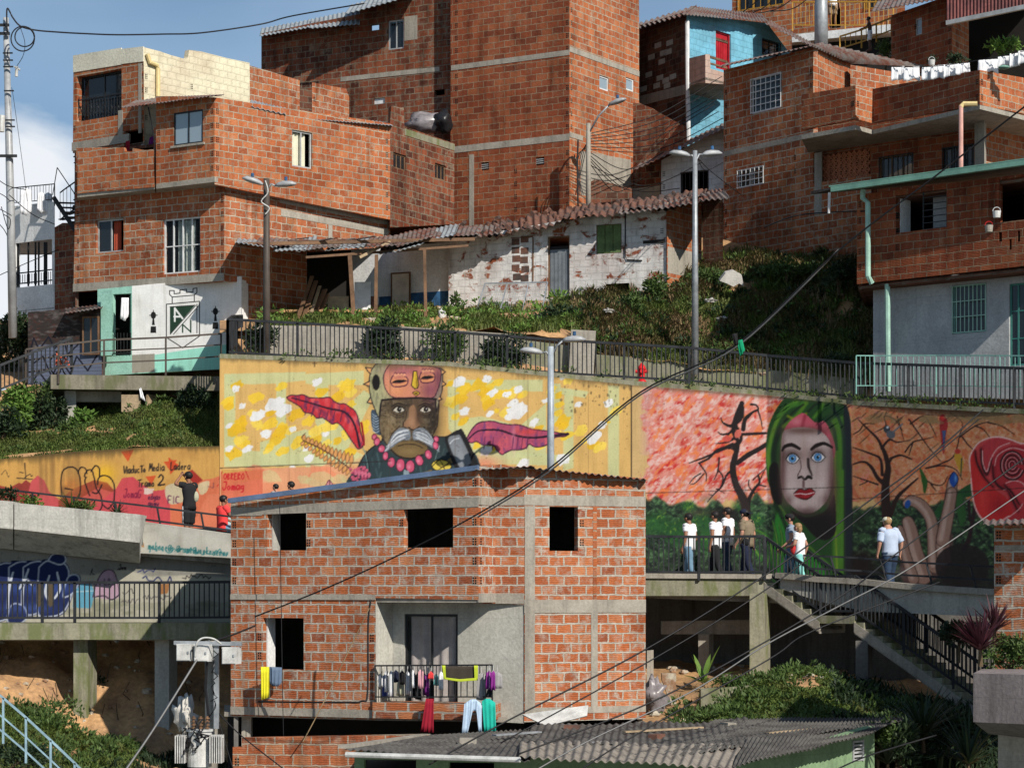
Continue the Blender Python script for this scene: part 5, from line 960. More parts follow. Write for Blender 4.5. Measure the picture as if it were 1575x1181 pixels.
f.build([(240,148),(330,150),(330,275),(240,284)],M['brick_orange'],t=.15); f.quoin(241,185,250); f.quoin(329,160,270,flip=-1)
slabpoly(h,[XY(240,69.78),XY(330,68.58),XY(360,69.2),XY(345,71.),XY(240,72)],Z(283,69.6)-.12,Z(283,69.6)+.02,M['concrete'],'floor_slab')
f=Face(h,119,71.2,238,69.7); f.build([(119,228),(190,227),(192,233),(203,233),(204,228),(222,231),(236,230),(238,288),(137,296),(119,298)],M['brick_orange'],t=.12,name='parapet')
slabpoly(h,[XY(119,71.25),XY(238,69.75),XY(240,72.5),XY(119,73)],Z(297,71)-.10,Z(297,71)+.04,M['concrete'],'floor_slab')
shell(h,[XY(113,71.9),XY(345,69.2),XY(600,73.9),XY(600,80),XY(113,80)],Z(590,70),Z(215,70),M['brick_dark'],2)
shell(h,[XY(240,69.8),XY(330,68.6),XY(600,73.4),XY(697,76.9),XY(690,80),XY(260,78)],Z(290,70),Z(165,70)-.3,M['brick_dark'],3)
# roof sheets over the third storey
mb=MB(); corr(mb,P(186,166,70.),P(333,147,68.1),P(345,146,71),P(218,150,72.5),.14,.015,3); mb.build('roof_sheet',M['sheet_rust'],h)
mb=MB(); corr(mb,P(384,160,69.6),P(460,180,70.9),P(462,172,73),P(386,154,72),.14,.015,3,jag=.15); corr(mb,P(455,181,70.8),P(604,193,73.2),P(604,189,74.6),P(455,174,72.8),.14,.012,3); corr(mb,P(386,164,69.5),P(440,176,70.4),P(442,168,72),P(388,158,71),.2,.02,3); mb.build('roof_sheet',M['sheet_zinc'],h)
mb=MB(); mb.tube([P(228,165,69.6),P(236,205,69.8),P(240,240,69.9)],.02); mb.build('cable',M['cable'],h)
# ground floor: painted shield wall
Sc=Canvas(190,425,390,580,4,(226,226,224)); n=fbm(Sc.H,Sc.W,80,60,5,7); Sc.put((slice(None),slice(None)),np.clip((n-.5)*3,0,1)*.25,(200,198,190))
Sc.poly([(236,546),(300,536),(372,527),(390,527),(390,580),(190,580),(190,546)],(150,214,196)); Sc.poly([(202,546),(238,544),(238,572),(202,574)],(150,146,134))
kk=(24,24,26)
Sc.stroke([(256,468),(307,463.5),(307,517),(281,535),(256,519),(256,468)],1.3,kk,1,False); Sc.poly([(261.5,472),(300,469.5),(261.5,514)],(30,58,42)); Sc.stroke([(261.5,472),(300,469.5)],1,kk,1,False)
Sc.stroke([(303,468),(303,512)],1.2,kk,1,False); Sc.stroke([(301,470),(262,514)],1,kk,1,False); Sc.stroke([(305,471),(267,514)],1.,kk,1,False)
for l in ([(269,494),(269,474)],[(269,474),(281,490)],[(268,487),(278,487)]): Sc.stroke(l,2.8,(226,226,224),1,False)
for l in ([(281,511),(281,499)],[(281,499),(293,510)],[(293.5,511),(293.5,493)]): Sc.stroke(l,2.,(30,58,42),1,False)
Sc.stroke([(265,467),(265,457),(261,453),(261,447),(268,447),(268,452),(277,451),(277,446),(287,445),(287,450),(297,449),(297,444),(303,443),(303,450),(299,454),(299,463)],1.3,kk,1,False); Sc.stroke([(265,457),(299,454)],1.2,kk,1,False)
for x,y in ((236,485),(331.5,479)):
    Sc.ell(x,y,4,5.5,kk); Sc.poly([(x-1,y+3),(x+1,y+3),(x+2.2,y+15),(x-2.2,y+15)],kk); Sc.poly([(x-4,y+17),(x+4,y+17),(x+4.4,y+27),(x-4.6,y+27)],kk); Sc.stroke([(x-6,y),(x+6,y)],1,kk,1,False); Sc.stroke([(x,y-8),(x,y)],1,kk,1,False)
grid_wall('painted_wall',Sc,[(203,70.5,440,575),(371.5,69.5,425,566)],None,None,thick=.15,step=.5,root=h,alb=.95)['label']='white wall with a painted black and green shield between two trophies'
f=Face(h,372,69.5,386,70.1); f.build([(372,430),(386,434),(386,560),(372,566)],M['white_wall'],t=.1)
f=Face(h,150,70.9,203,70.5); f.hole(174,452,202,546); f.build([(150,445),(203,440),(203,575),(150,578)],M['mint'],t=.15,name='porch_wall')
mb=MB(); mb.prism([XY(155,70.2),XY(172,70.05),XY(172,70.5),XY(155,70.6)],Z(548,70.4),Z(448,70.4)); mb.build('column',M['mint'],h)
mb=MB(); 
for i in range(6): f.bx(mb,*f.uz(176+i*5,545),f.uz(176+i*5,520)[0]+.02,f.uz(176+i*5,512)[1],.02,.04)
f.bx(mb,*f.uz(174,545),f.uz(202,545)[0],f.uz(174,543)[1],.02,.04); mb.build('grille',BK,h)
f=Face(h,172,72.,205,71.8); f.build([(165,440),(210,440),(210,580),(165,580)],M['shade_black'],t=.1,name='dark_backing')
# ===== cream topped house behind it =====
h=thing('cream_house','house with cream painted top storey, black balcony window and yellow pipe','house',P(230,235,73))
f=Face(h,113,73.4,221,71.6); 
f.hole(191,200,220,232); u=window(f,118,112,187,182,BK,2,2,glass='glass',depth=.25,fw=.04,lab='large black framed balcony window')
f.build([(113,88),(221,73),(222,236),(112,236)],M['brick_orange']); f.band(113,86,187,112,M['cream_plaster'],'cream_fascia',.02,skew=-12); f.band(187,76,221,99,M['cream_plaster'],'cream_fascia',.02,skew=-4)
f.band(112,213,200,226,M['concrete'],'floor_band',.05); f.band(182,170,189,213,M['concrete'],'column'); f.band(213,98,218,205,M['concrete'],'column'); f.quoin(112,184,212); f.quoin(221,90,190,flip=-1)
mb=MB(); 
for i in range(15): 
    a=f.uz(120+i*4.5,179); f.bx(mb,a[0],a[1],a[0]+.015,a[1]+.62,-.05,-.03)
f.bx(mb,f.uz(119,150)[0],f.uz(150,150)[1],f.uz(187,150)[0],f.uz(150,150)[1]+.03,-.05,-.02)
for i in range(6):
    a=f.uz(126+i*10.5,168); mb.tube([f.pt(a[0]+.10*math.cos(t),a[1]+.13*math.sin(t),-.04) for t in np.linspace(0,6.28,9)],.012,4)
mb.build('scroll_railing',BK,h)
f=Face(h,221,71.6,384,75.1); f.build([(221,73),(245,79),(262,85),(284,91),(289,89),(291,77),(311,80),(350,90),(384,97),(384,170),(330,170),(221,236)],M['cream_paint']); f.quoin(222,100,200); f.quoin(292,110,140)
mb=MB(); mb.tube([f.p(224,84,.08),f.p(228,97,.08),f.p(239,101,.08),f.p(240.5,108,.08),f.p(240.5,150,.08)],.07,8); mb.build('drain_pipe',M['pipe_yellow'],h)
f=Face(h,384,75.1,461,76.9); f.build([(384,101),(461,124),(461,172),(384,172)],M['brick_tan']); f=Face(h,480,77,537,78.4); f.build([(480,127),(533,137),(537,150),(537,190),(480,190)],M['brick_tan']); f.quoin(481,130,170)
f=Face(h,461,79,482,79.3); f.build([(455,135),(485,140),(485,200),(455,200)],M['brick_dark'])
shell(h,[XY(113,73.4),XY(221,71.6),XY(384,75.1),XY(384,82),XY(130,82)],Z(236,73),Z(93,73)-.15,M['brick_dark'],2)
# ===== white house at far left =====
h=thing('white_house','white rendered house with open balcony and roof terrace at the left edge','house',P(50,480,76))
f=Face(h,16,76.2,84,75.); f.hole(24,371,80,440); f.build([(16,318),(84,310),(84,475),(18,480)],M['white_wall'])
mb=MB()
for x in (25,41,52,57,66,69,79): a=f.uz(x,440); f.bx(mb,a[0]-.02,a[1],a[0]+.02,f.uz(x,372)[1],-.1,-.05)
for y in (422,438): a=f.uz(24,y); f.bx(mb,a[0]-.3,a[1],f.uz(80,y)[0],a[1]+.04,.0,.03)
for i in range(16): a=f.uz(24+i*3.6,437); f.bx(mb,a[0],a[1],a[0]+.015,f.uz(30,423)[1],.0,.02)
mb.build('balcony_frame',BK,h)
f=Face(h,84,75.,119,74.2); f.build([(80,352),(96,343),(119,343),(119,500),(84,500)],M['brick_old'])
slabpoly(h,[XY(16,76.2),XY(84,75),XY(119,74.3),XY(119,79),XY(30,79)],Z(480,76)-.2,Z(478,76),M['white_wall'],'floor_slab'); slabpoly(h,[XY(17,76.3),XY(84,75.1),XY(119,74.5),XY(119,79),XY(30,79)],Z(372,76),Z(366,76),M['white_wall'],'floor_slab')
railing('roof_railing','thin black railing on the roof terrace of the white house',PL((17,318,76.),(40,316,75.7),(84,312,75)),.62,BK,1.,.12,rail=.03,bw=.014)
# ===== low graffiti house in the shade =====
h=thing('old_house','low shaded house of peeling brick with blue black graffiti at its base','house',P(100,590,71))
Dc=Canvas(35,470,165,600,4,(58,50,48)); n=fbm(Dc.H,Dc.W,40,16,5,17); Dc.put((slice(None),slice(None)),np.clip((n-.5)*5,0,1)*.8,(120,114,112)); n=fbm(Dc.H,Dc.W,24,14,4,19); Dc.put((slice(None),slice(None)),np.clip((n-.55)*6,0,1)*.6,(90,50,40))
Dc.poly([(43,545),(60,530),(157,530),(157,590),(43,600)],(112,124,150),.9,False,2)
for i in range(22): y=476+i*5.4; Dc.stroke([(40,y),(160,y-3)],.6,(36,30,30),.5,False)
for p in ([(45,545),(52,520),(60,538),(75,518),(84,536),(98,522),(104,545),(120,530)],[(50,560),(66,548),(80,580),(92,552),(108,575),(118,548),(135,570),(150,545)],[(48,590),(60,572),(75,592),(90,570)]): Dc.stroke(p,2.4,(22,24,40),1,False)
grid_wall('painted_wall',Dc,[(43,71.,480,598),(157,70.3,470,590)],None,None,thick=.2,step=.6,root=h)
f=Face(h,127,70.45,156,70.3); window(f,128,487,154,546,M['wood'],2,1,glass='glass',depth=-.08)
shell(h,[XY(43,71),XY(157,70.3),XY(157,76),XY(50,76)],Z(600,71),Z(482,71),M['brick_dark'],1)
mb=MB(); corr(mb,P(100,482,70),P(158,473,69.6),P(158,466,72.5),P(100,474,72.5),.14,.015,2); mb.build('roof_sheet',M['sheet_rust'],h)
# ===== tall tower =====
h=thing('brick_tower','tall windowless block of red brick with concrete bands rising out of the picture','building',P(820,350,76))
f=Face(h,693,77.5,876,75.2); f.hole(824,242,837,254); f.hole(740,250,752,262); f.build([(693,-60),(876,-60),(876,352),(693,362)],M['brick_red_shade'])  # darker red brick puts the left face's weaker light into colour
f.band(694,89,876,97,M['concrete']); f.band(696,216,876,226,M['concrete']); f.band(722,238,729,352,M['concrete'],'pilaster'); f.quoin(876,-5,205,flip=-1); f.quoin(876,225,340,flip=-1); f.quoin(790,240,330); f.quoin(699,-5,190)
for q in ((824,242,837,254),(740,250,752,262)):
    a=f.rect(*q); mb=MB()
    for k in range(1,4): zz=a[1]+(a[3]-a[1])*k/4; f.bx(mb,a[0],zz-.01,a[2],zz+.015,-.06,-.02)
    mb.build('vent_grille',M['alu'],h)
f=Face(h,876,75.2,983,78.9); window(f,922,118,936,139,M['white_metal'],1,1,glass='glass_blue',curtain=(M['curtain_white'],0,1),depth=.03,name='small_window'); window(f,963,121,975,140,M['white_metal'],1,1,glass='glass_blue',curtain=(M['curtain_white'],0,1),depth=.03,name='small_window')
f.build([(876,-60),(983,-60),(983,340),(876,352)],M['brick_orange']); f.band(876,91,983,99,M['concrete']); f.band(876,207,896,214,M['concrete']); f.band(893,232,970,300,M['concrete'],'render_patch',.006,skew=14); f.quoin(877,-5,205)
shell(h,[XY(693,77.5),XY(876,75.2),XY(983,78.9),XY(970,87),XY(700,87)],Z(362,76),Z(-58,76)-.3,M['brick_dark'],2)
# ===== wide brick house left of the tower =====
h=thing('brick_house','weathered dark red brick house with a low sheet roof left of the tower','house',P(540,340,80))
f=Face(h,402,81.6,694,78.0); window(f,597,31,621,76,M['alu'],2,1,glass='glass',curtain=(M['curtain_lace'],0,1),depth=.04,lab='tall window with lace curtain')
f.hole(569,38,583,47); f.hole(668,138,684,147); f.hole(575,151,592,160)
f.build([(402,52),(470,38),(553,22),(553,12),(640,-10),(694,-30),(694,340),(402,345)],M['brick_old'],t=.15); f.band(524,119,676,126,M['concrete'],skew=-16); f.quoin(537,40,120); f.quoin(403,70,120)
f.band(622,25,642,62,M['concrete'],'render_patch',.006)
mb=MB(); a=f.rect(575,151,592,160); f.bx(mb,a[0],a[1],a[2],a[3],-.1,-.05); mb.build('vent',M['white_metal'],h)
shell(h,[XY(402,81.6),XY(694,78),XY(694,88),XY(430,90)],Z(345,80),Z(55,80)-.4,M['brick_dark'],1)
mb=MB(); corr(mb,P(399,56,80.8),P(478,42,79.8),P(480,30,84),P(402,44,85),.18,.02,3,jag=.2); corr(mb,P(476,44,79.6),P(553,37,78.8),P(553,14,82),P(478,30,83),.18,.02,3,jag=.1); corr(mb,P(530,22,78.6),P(640,-8,77.6),P(640,-22,82),P(540,8,82),.2,.02,3,jag=.2); mb.build('roof_sheet',M['sheet_zinc'],h)
# ===== blue house =====
h=thing('blue_house','sky blue painted house with red door and pink balcony wall','house',P(1080,215,80))
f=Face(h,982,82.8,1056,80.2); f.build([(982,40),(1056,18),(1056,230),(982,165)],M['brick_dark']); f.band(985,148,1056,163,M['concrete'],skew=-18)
mb=MB()
for x,y in ((1012,70),(1020,82),(1028,80),(1002,88),(1030,66),(998,115),(1015,120),(1024,124),(1035,118),(1010,132),(990,137),(1026,132),(1018,95)):
    a=f.rect(x-5,y-4,x+5,y+4); f.bx(mb,a[0],a[1],a[2],a[3],-.05,.004)
mb.build('paint_patches',M['plaster_grey'],h)
f=Face(h,1056,80.2,1216,84.9); window(f,1101,50,1124,108,M['door_red'],1,1,glass=None,depth=.06,name='door_frame',lab='red door frame'); a=f.rect(1103,52,1122,108); mb=MB(); f.bx(mb,a[0],a[1],a[2],a[3],-.16,-.1); 
for k in range(4): f.bx(mb,a[0]+.08+k*.13,a[1]+.1,a[0]+.14+k*.13,a[3]-.3,-.1,-.085)
mb.build('door',M['door_red'],h)
window(f,1172,63,1200,88,BK,2,1,glass='glass',grille=(3,3,BK,.02)); f.build([(1056,22),(1180,36),(1216,84),(1216,150),(1112,225),(1056,225)],M['blue_paint'])
mb=MB(); corr(mb,P(1048,22,79.2),P(1183,34,83),P(1172,22,86),P(1066,10,82.6),.2,.02,4,jag=.15); corr(mb,P(980,44,82),P(1056,22,79.4),P(1072,9,82.8),P(984,36,85),.3,.05,3,jag=.2); mb.build('roof_sheet',M['sheet_rust'],h)
mb=MB(); corr(mb,P(1176,36,82.6),P(1262,78,80.5),P(1256,70,84),P(1186,32,86),.2,.02,3); mb.build('side_roof',M['sheet_rust'],h)
mb=MB(); mb.tube([P(1057,33,79.9),P(1057.5,128,79.9),P(1058,145,79.9),P(1059,216,79.9)],.08,8); mb.build('drain_pipe',M['white_metal'],h)
slabpoly(h,[XY(1060,79.2),XY(1085,78.2),XY(1114,78.9),XY(1114,81.5),XY(1060,81)],Z(131,79),Z(127,79),M['concrete'],'balcony_slab')
f=Face(h,1060,79.2,1085,78.2); f.build([(1060,90),(1085,84),(1085,128),(1060,128)],M['pink_paint'],t=.1,name='balcony_wall'); f=Face(h,1085,78.2,1114,78.9); f.build([(1085,84),(1092,84),(1093,106),(1114,112),(1114,130),(1085,128)],M['pink_paint'],t=.1,name='balcony_wall')
mb=MB(); mb.bar(P(1092,88,78.4),P(1118,96,79),.05,.08); mb.bar(P(1092,98,78.4),P(1118,105,79),.05,.06); mb.build('balcony_rail',M['wood'],h)
shell(h,[XY(982,82.8),XY(1056,80.2),XY(1216,84.9),XY(1216,92),XY(1000,92)],Z(225,81),Z(42,81)-.2,M['brick_dark'],2)
# ===== small white house and old wall behind the lamp =====
h=thing('white_house','small white painted house with dark shutters and a sloping sheet roof','house',P(1065,312,76))
f=Face(h,1017,76.8,1114,75.6); window(f,1047,263,1090,300,M['shutter_brown'],2,1,glass=None,depth=.05,grille=(6,1,M['shutter_brown'],.0),name='shutter')
f.build([(1017,247),(1114,195),(1114,312),(1017,308)],M['white_paint']); f.quoin(1018,250,300)
shell(h,[XY(1017,76.8),XY(1114,75.6),XY(1114,80),XY(1017,80)],Z(312,76),Z(250,76),M['brick_dark'],1)
mb=MB(); corr(mb,P(974,262,76.),P(1116,197,74.8),P(1116,188,78.5),P(985,250,79),.2,.02,3,jag=.15); mb.build('roof_sheet',M['sheet_rust'],h)
h=thing('brick_wall','old stained brick wall with tangled cables behind the thin street lamp','wall',P(1000,312,78))
f=Face(h,971,78.6,1056,77.4); f.build([(971,158),(985,160),(1000,166),(1056,196),(1056,262),(1017,312),(971,320)],M['brick_old']); f.quoin(972,165,300); f.band(972,288,1016,306,M['concrete'],'render_patch')
h=thing('brick_wall','low dark brick wall at the foot of the tower behind the roof tiles','wall',P(940,312,77)); f=Face(h,908,76,972,76); f.build([(908,280),(915,276),(972,290),(972,330),(908,330)],M['brick_dark'])
# ===== big brick house, right =====
h=thing('brick_house','brick house with white grille window and walled corner balcony at the right','house',P(1230,410,71))
f=Face(h,1113,74.1,1251,70.9); window(f,1155,116,1202,171,M['white_metal'],1,1,glass='glass',curtain=(M['curtain_lace'],0,1),grille=(6,5,M['white_metal'],.01),depth=.06,lab='window behind a white grille')
window(f,1134,258,1175,287,M['alu'],2,1,glass='glass',grille=(6,3,M['white_metal'],.01),depth=.06)
f.build([(1113,108),(1251,73),(1251,282),(1340,268),(1340,418),(1113,412)],M['brick_tan']); f.band(1113,218,1251,226,M['concrete'],'floor_band',.01); f.band(1253,235,1264,330,M['concrete'],'column'); f.quoin(1114,120,400); f.quoin(1251,85,210,flip=-1); f.quoin(1220,220,270); 
f=Face(h,1251,70.9,1308,73.2); f.build([(1251,73),(1308,97),(1308,200),(1251,205)],M['brick_orange']); f.quoin(1252,85,180)
f=Face(h,1308,72.6,1420,74.4); f.build([(1308,100),(1420,118),(1420,180),(1308,180)],M['brick_tan'])
mb=MB(); corr(mb,P(1103,104,73.2),P(1250,70,70.2),P(1262,68,73),P(1118,98,76.6),.2,.02,3,jag=.1); corr(mb,P(1248,70,70.4),P(1312,98,73),P(1430,104,76),P(1262,66,73.4),.2,.03,3,jag=.2); mb.build('roof_sheet',M['sheet_rust'],h)
shell(h,[XY(1113,74.1),XY(1251,70.9),XY(1308,73.2),XY(1308,80),XY(1130,80)],Z(412,72),Z(112,72)-.5,M['brick_dark'],2)
# corner balcony: parapets, slab, recessed wall
zs=13.62; bal=[XY(1233,69.),XY(1316,67.5),XY(1342,68.2),XY(1507,64.6),XY(1620,67.2)]
slabpoly(h,bal+[XY(1620,72),XY(1250,72.5)],zs-.11,zs+.02,M['concrete'],'balcony_slab')
for (xa,ya,xb,yb,o) in ((1233,69,1316,67.5,[(1233,146),(1316,132),(1316,183),(1233,200)]),(1316,67.5,1342,68.2,[(1316,132),(1342,137),(1342,190),(1316,183)]),(1342,68.2,1507,64.6,[(1342,137),(1507,108),(1507,162),(1342,190)]),(1507,64.6,1620,67.2,[(1507,108),(1620,128),(1620,184),(1507,162)])):
    f=Face(h,xa,ya,xb,yb); f.build(o,M['brick_red_shade' if xb-xa>100 and xa<1500 or xa==1233 else 'brick_orange'],t=.12,name='balcony_wall'); f.quoin(xb-1,o[1][1]+3,o[2][1]-3,flip=-1,o=.006) if xa in(1233,1342) else f.quoin(xa+1,o[0][1]+3,o[3][1]-3,o=.006)
f=Face(h,1251,71.2,1516,67.2); window(f,1352,238,1405,279,M['wood'],3,1,glass='glass',grille=(7,1,BK,.01),lab='window with dark vertical bars'); window(f,1449,224,1498,262,BK,3,1,glass='glass',grille=(6,1,BK,.01),lab='black window below the balcony')
a=f.rect(1266,234,1338,286); f.holes.append(a); f.build([(1251,178),(1516,150),(1516,290),(1251,320)],M['brick_red_shade'],t=.15)
mb=MB(); f.bx(mb,a[0]-.1,a[1]-.1,a[2]+.1,a[3]+.1,-.55,-.5); mb.build('dark_backing',M['shade_black'],h)  # near-black sheet darkens the space behind the lattice
mb=MB(); nx,ny=9,5
for i in range(nx):
    for j in range(ny):
        u0=a[0]+(a[2]-a[0])*i/nx; u1=a[0]+(a[2]-a[0])*(i+1)/nx; z0=a[1]+(a[3]-a[1])*j/ny; z1=a[1]+(a[3]-a[1])*(j+1)/ny; m_=((u0+u1)/2,(z0+z1)/2)
        for p,q in (((u0,z0),(u1,z1)),((u0,z1),(u1,z0))): mb.bar(f.pt(*p,-.02),f.pt(*q,-.02),.06,.03)
        mb.bar(f.pt(u0,z0,-.05),f.pt(u1,z0,-.05),.1,.03); mb.bar(f.pt(u0,z0,-.05),f.pt(u0,z1,-.05),.1,.03)
mb.build('lattice_screen',M['lattice'],h)
f.band(1251,165,1516,178,M['concrete_shade'],'beam',.02,skew=-20); mb=MB(); mb.prism([XY(1499,66.6),XY(1514,66.2),XY(1517,66.8),XY(1500,67.1)],Z(270,66.5),Z(190,66.5)+.3); mb.build('column',M['concrete'],h)
f=Face(h,1516,67.2,1620,69.8); f.build([(1516,160),(1620,180),(1620,290),(1516,290)],M['brick_orange'],t=.12)  # brighter brick than the recess: its sunlight is in the colour
mb=MB(); mb.tube([P(1503,160,64.4),P(1482,160,64.5),P(1478,165,64.5)],.07,8); mb.build('pipe_elbow',M['pipe_yellow'],h); mb=MB(); mb.tube([P(1478,163,64.5),P(1478,262,64.5)],.065,8); mb.build('drain_pipe',M['pipe_pink'],h)
# ===== house with green gutter, nearest on the right =====
h=thing('brick_house','brick house above a grey plastered ground floor with green gutter at the right edge','house',P(1450,600,61))
f=Face(h,1318,62.4,1620,58.4); a=f.rect(1378,296,1456,354); f.holes.append(a); b=f.rect(1536,272,1610,338); f.holes.append(b)
for q in ((1536,357,1541,372),(1552,368,1556,384),(1565,355,1569,372)): f.hole(*q)
f.build([(1318,300),(1620,262),(1620,404),(1318,437)],M['brick_red_shade']); f.quoin(1319,300,430); f.quoin(1376,318,405,flip=1); f.quoin(1526,378,388)
mb=MB(); f.bx(mb,a[0]+.001,a[1],a[0]+.02,a[3],-.7,-.2); f.bx(mb,a[0],a[1]-.02,a[2],a[1]-.001,-.7,-.1); mb.build('window_reveal',M['white_wall'],h)
mb=MB(); um=a[0]+(a[2]-a[0])*.52
for i in range(7): zz=a[1]+(a[3]-a[1])*i/6; f.bx(mb,um,zz,a[2],zz+.02,-.05,-.02)
f.bx(mb,um,a[1],um+.03,a[3],-.06,-.03); f.bx(mb,a[2]-.03,a[1],a[2],a[3],-.06,-.03); mb.build('window_grille',BK,h); mb=MB(); f.bx(mb,um-.1,a[1],a[2],a[3],-.75,-.72); mb.build('curtain',M['plaster_wall'],h)
mb=MB(); f.bx(mb,b[0]+.5,b[1],b[2],b[3],-.5,-.45); mb.build('door_panel',M['plaster_wall'],h)
f=Face(h,1343,62.7,1620,59.2); window(f,1464,437,1517,512,M['rail_mint'],1,1,glass='glass',curtain=(M['blue_wallpaint'],.3,.6),grille=(8,3,M['pipe_green'],.0),depth=.08,lab='window behind a pale green grille'); window(f,1552,435,1590,562,M['door_teal'],3,3,glass='glass',depth=.06,name='door',lab='teal metal and glass door')
f.build([(1343,425),(1620,395),(1620,615),(1343,608)],M['plaster_wall'])
shell(h,[XY(1318,62.4),XY(1620,58.4),XY(1620,67),XY(1335,68)],Z(437,62)-.1,Z(296,62)-.1,M['brick_dark'],1); shell(h,[XY(1343,62.7),XY(1620,59.2),XY(1620,67),XY(1355,67.5)],Z(610,61),Z(436,61)+.1,M['plaster_grey'],1)
mb=MB(); a,b=P(1280,292,62.2),P(1630,243,57.8); mb.bar(a,b,.16,.13); mb.bar(a+V((0,.1,.09)),b+V((0,.1,.09)),.3,.03); mb.build('gutter',M['gutter_green'],h)
mb=MB(); mb.idx([a+V((0,.05,.07)),b+V((0,.05,.07)),b+V((2,7,1.0)),a+V((.2,6,1.0)),a+V((0,.05,.03)),b+V((0,.05,.03)),b+V((2,7,.9)),a+V((.2,6,.9))],[(0,1,2,3),(7,6,5,4),(0,4,5,1),(1,5,6,2),(2,6,7,3),(3,7,4,0)]); mb.build('roof',M['asbestos'],h)
mb=MB(); mb.tube([P(1327,292,62),P(1327,305,62),P(1335,312,61.9),P(1335,425,61.9),P(1341,436,61.95)],.075,8); mb.tube([P(1365,437,61.9),P(1366,602,61.9)],.075,8); mb.build('drain_pipe',M['pipe_green'],h)
mb=MB(); mb.tube([P(1276,296,62.3),P(1275,328,62.4)],.04,6); mb.build('down_pipe',M['white_metal'],h)
# ===== houses at the top right =====
h=thing('brick_house','orange brick house with yellow grilles and white balcony slab at the top edge','house',P(1260,75,88))
f=Face(h,1126,90.5,1392,86.4); 
for q in ((1135,-24,1206,13),(1330,-24,1380,12)): window(f,*q,M['yellow_metal'],3,1,glass='glass',grille=(6,1,M['yellow_metal'],.02),depth=.06,fw=.07)
window(f,1275,-40,1293,44,M['wood'],1,1,glass=None,depth=.1,name='door')
f.build([(1126,-60),(1392,-60),(1392,90),(1200,90),(1126,45)],M['brick_orange'])
shell(h,[XY(1126,90.5),XY(1392,86.4),XY(1392,95),XY(1140,95)],Z(90,88),Z(-58,88)-.3,M['brick_dark'],1)
slabpoly(h,[XY(1218,86.9),XY(1376,85.2),XY(1376,87.5),XY(1218,89)],Z(57,86),Z(45,86),M['white_wall'],'balcony_slab')
f=Face(h,1218,87.4,1376,86); f.build([(1218,57),(1376,57),(1376,110),(1218,110)],M['shade_black'],name='recess_shade')  # near-black sheet in place of the shaded recess below the slab
railing('balcony_railing','yellow metal balcony railing with tall posts at the top of the view',PL((1219,44,87.),(1258,44,86.6),(1300,44,86.2),(1374,44,85.4)),1.0,M['yellow_metal'],.9,.16,rail=.05,bw=.02)
railing('stair_railing','yellow stair railing beside the small child',PL((1292,80,82),(1325,70,81.2),(1371,52,80)),.55,M['yellow_metal'],.9,.22,rail=.05,bw=.025)
h=thing('brick_house','brown brick house with tiny window beside a dark open shed','house',P(1420,110,77))
f=Face(h,1371,78.6,1464,76.); window(f,1408,28,1418,54,M['alu'],1,2,glass='glass_blue',depth=.03); f.build([(1371,24),(1464,-8),(1464,120),(1371,105)],M['brick_red_shade']); f.quoin(1372,40,90); f.quoin(1463,0,100,flip=-1); f.quoin(1405,36,52)
f=Face(h,1464,76.,1490,77.2); f.build([(1464,-10),(1490,-10),(1490,120),(1464,115)],M['brick_orange'])
shell(h,[XY(1371,78.6),XY(1464,76),XY(1490,77.2),XY(1490,84),XY(1385,84)],Z(118,77),Z(26,77)-.2,M['brick_dark'],2)
mb=MB(); corr(mb,P(1340,18,77.6),P(1470,-6,75),P(1470,-22,79),P(1350,2,81),.2,.02,3); mb.build('roof_sheet',M['sheet_rust'],h)
h=thing('open_shed','dark open shed under rust red corrugated sheets in the top right corner','shed',P(1530,130,77))
f=Face(h,1484,80,1640,78); f.build([(1480,-20),(1640,-20),(1640,160),(1480,150)],M['shade_black'],name='back_wall')
mb=MB(); corr(mb,P(1456,36,74.4),P(1640,-2,72),P(1640,-70,72.6),P(1456,-40,75),.12,.02,3); mb.build('roof_sheet',M['sheet_red'],h); mb=MB(); mb.idx([P(1456,-20,74.6),P(1640,-50,72.2),P(1640,-50,79),P(1480,-20,81)],[(0,1,2,3)]); mb.build('ceiling',M['shade_black'],h)
mb=MB(); mb.bar(P(1456,36,74.3),P(1640,-2,71.9),.12,.14); mb.build('fascia',M['alu'],h)
slabpoly(h,[XY(1460,72),XY(1640,70),XY(1640,80),XY(1460,80)],zs-.1,zs+.06,M['concrete_shade'],'floor_slab')
# ===== white peeling shack =====
h=thing('old_shack','long white peeling shack with clay tile roof, grey door and green shutter','house',P(860,475,71))
f=Face(h,690,72.3,1026,69.7); window(f,842,363,876,458,M['wood'],1,1,glass=None,depth=.06,name='door_frame'); a=f.rect(844,366,874,457); mb=MB(); f.bx(mb,a[0],a[1],a[2],a[3]-.35,-.14,-.09)
for k in range(5): f.bx(mb,a[0]+.03+k*.13,a[1]+.1,a[0]+.12+k*.13,a[3]-.45,-.09,-.075)
mb.build('door',M['door_grey'],h)
window(f,917,345,956,390,M['wood'],1,1,glass=None,depth=.03,name='shutter_frame',fw=.04); a=f.rect(918,346,955,389); mb=MB(); 
for k in range(3): f.bx(mb,a[0]+k*(a[2]-a[0])/3+.01,a[1],a[0]+(k+1)*(a[2]-a[0])/3-.01,a[3],-.07,-.02)
mb.build('shutter',M['shutter_green'],h)
a=f.rect(932,436,968,462); f.holes.append(a)
f.build([(690,371),(740,361),(870,338),(1026,318),(1026,470),(940,485),(690,492)],M['white_peeled'])
mb=MB(); 
for x,y in ((793,372),(807,368),(793,385),(807,386),(794,398),(806,400),(793,412),(808,414),(795,426),(807,428),):
    a=f.rect(x-6,y-5,x+6,y+5); f.bx(mb,a[0],a[1],a[2],a[3],-.05,.004)
mb.build('bare_brick_panel',M['clay_tile'],h)
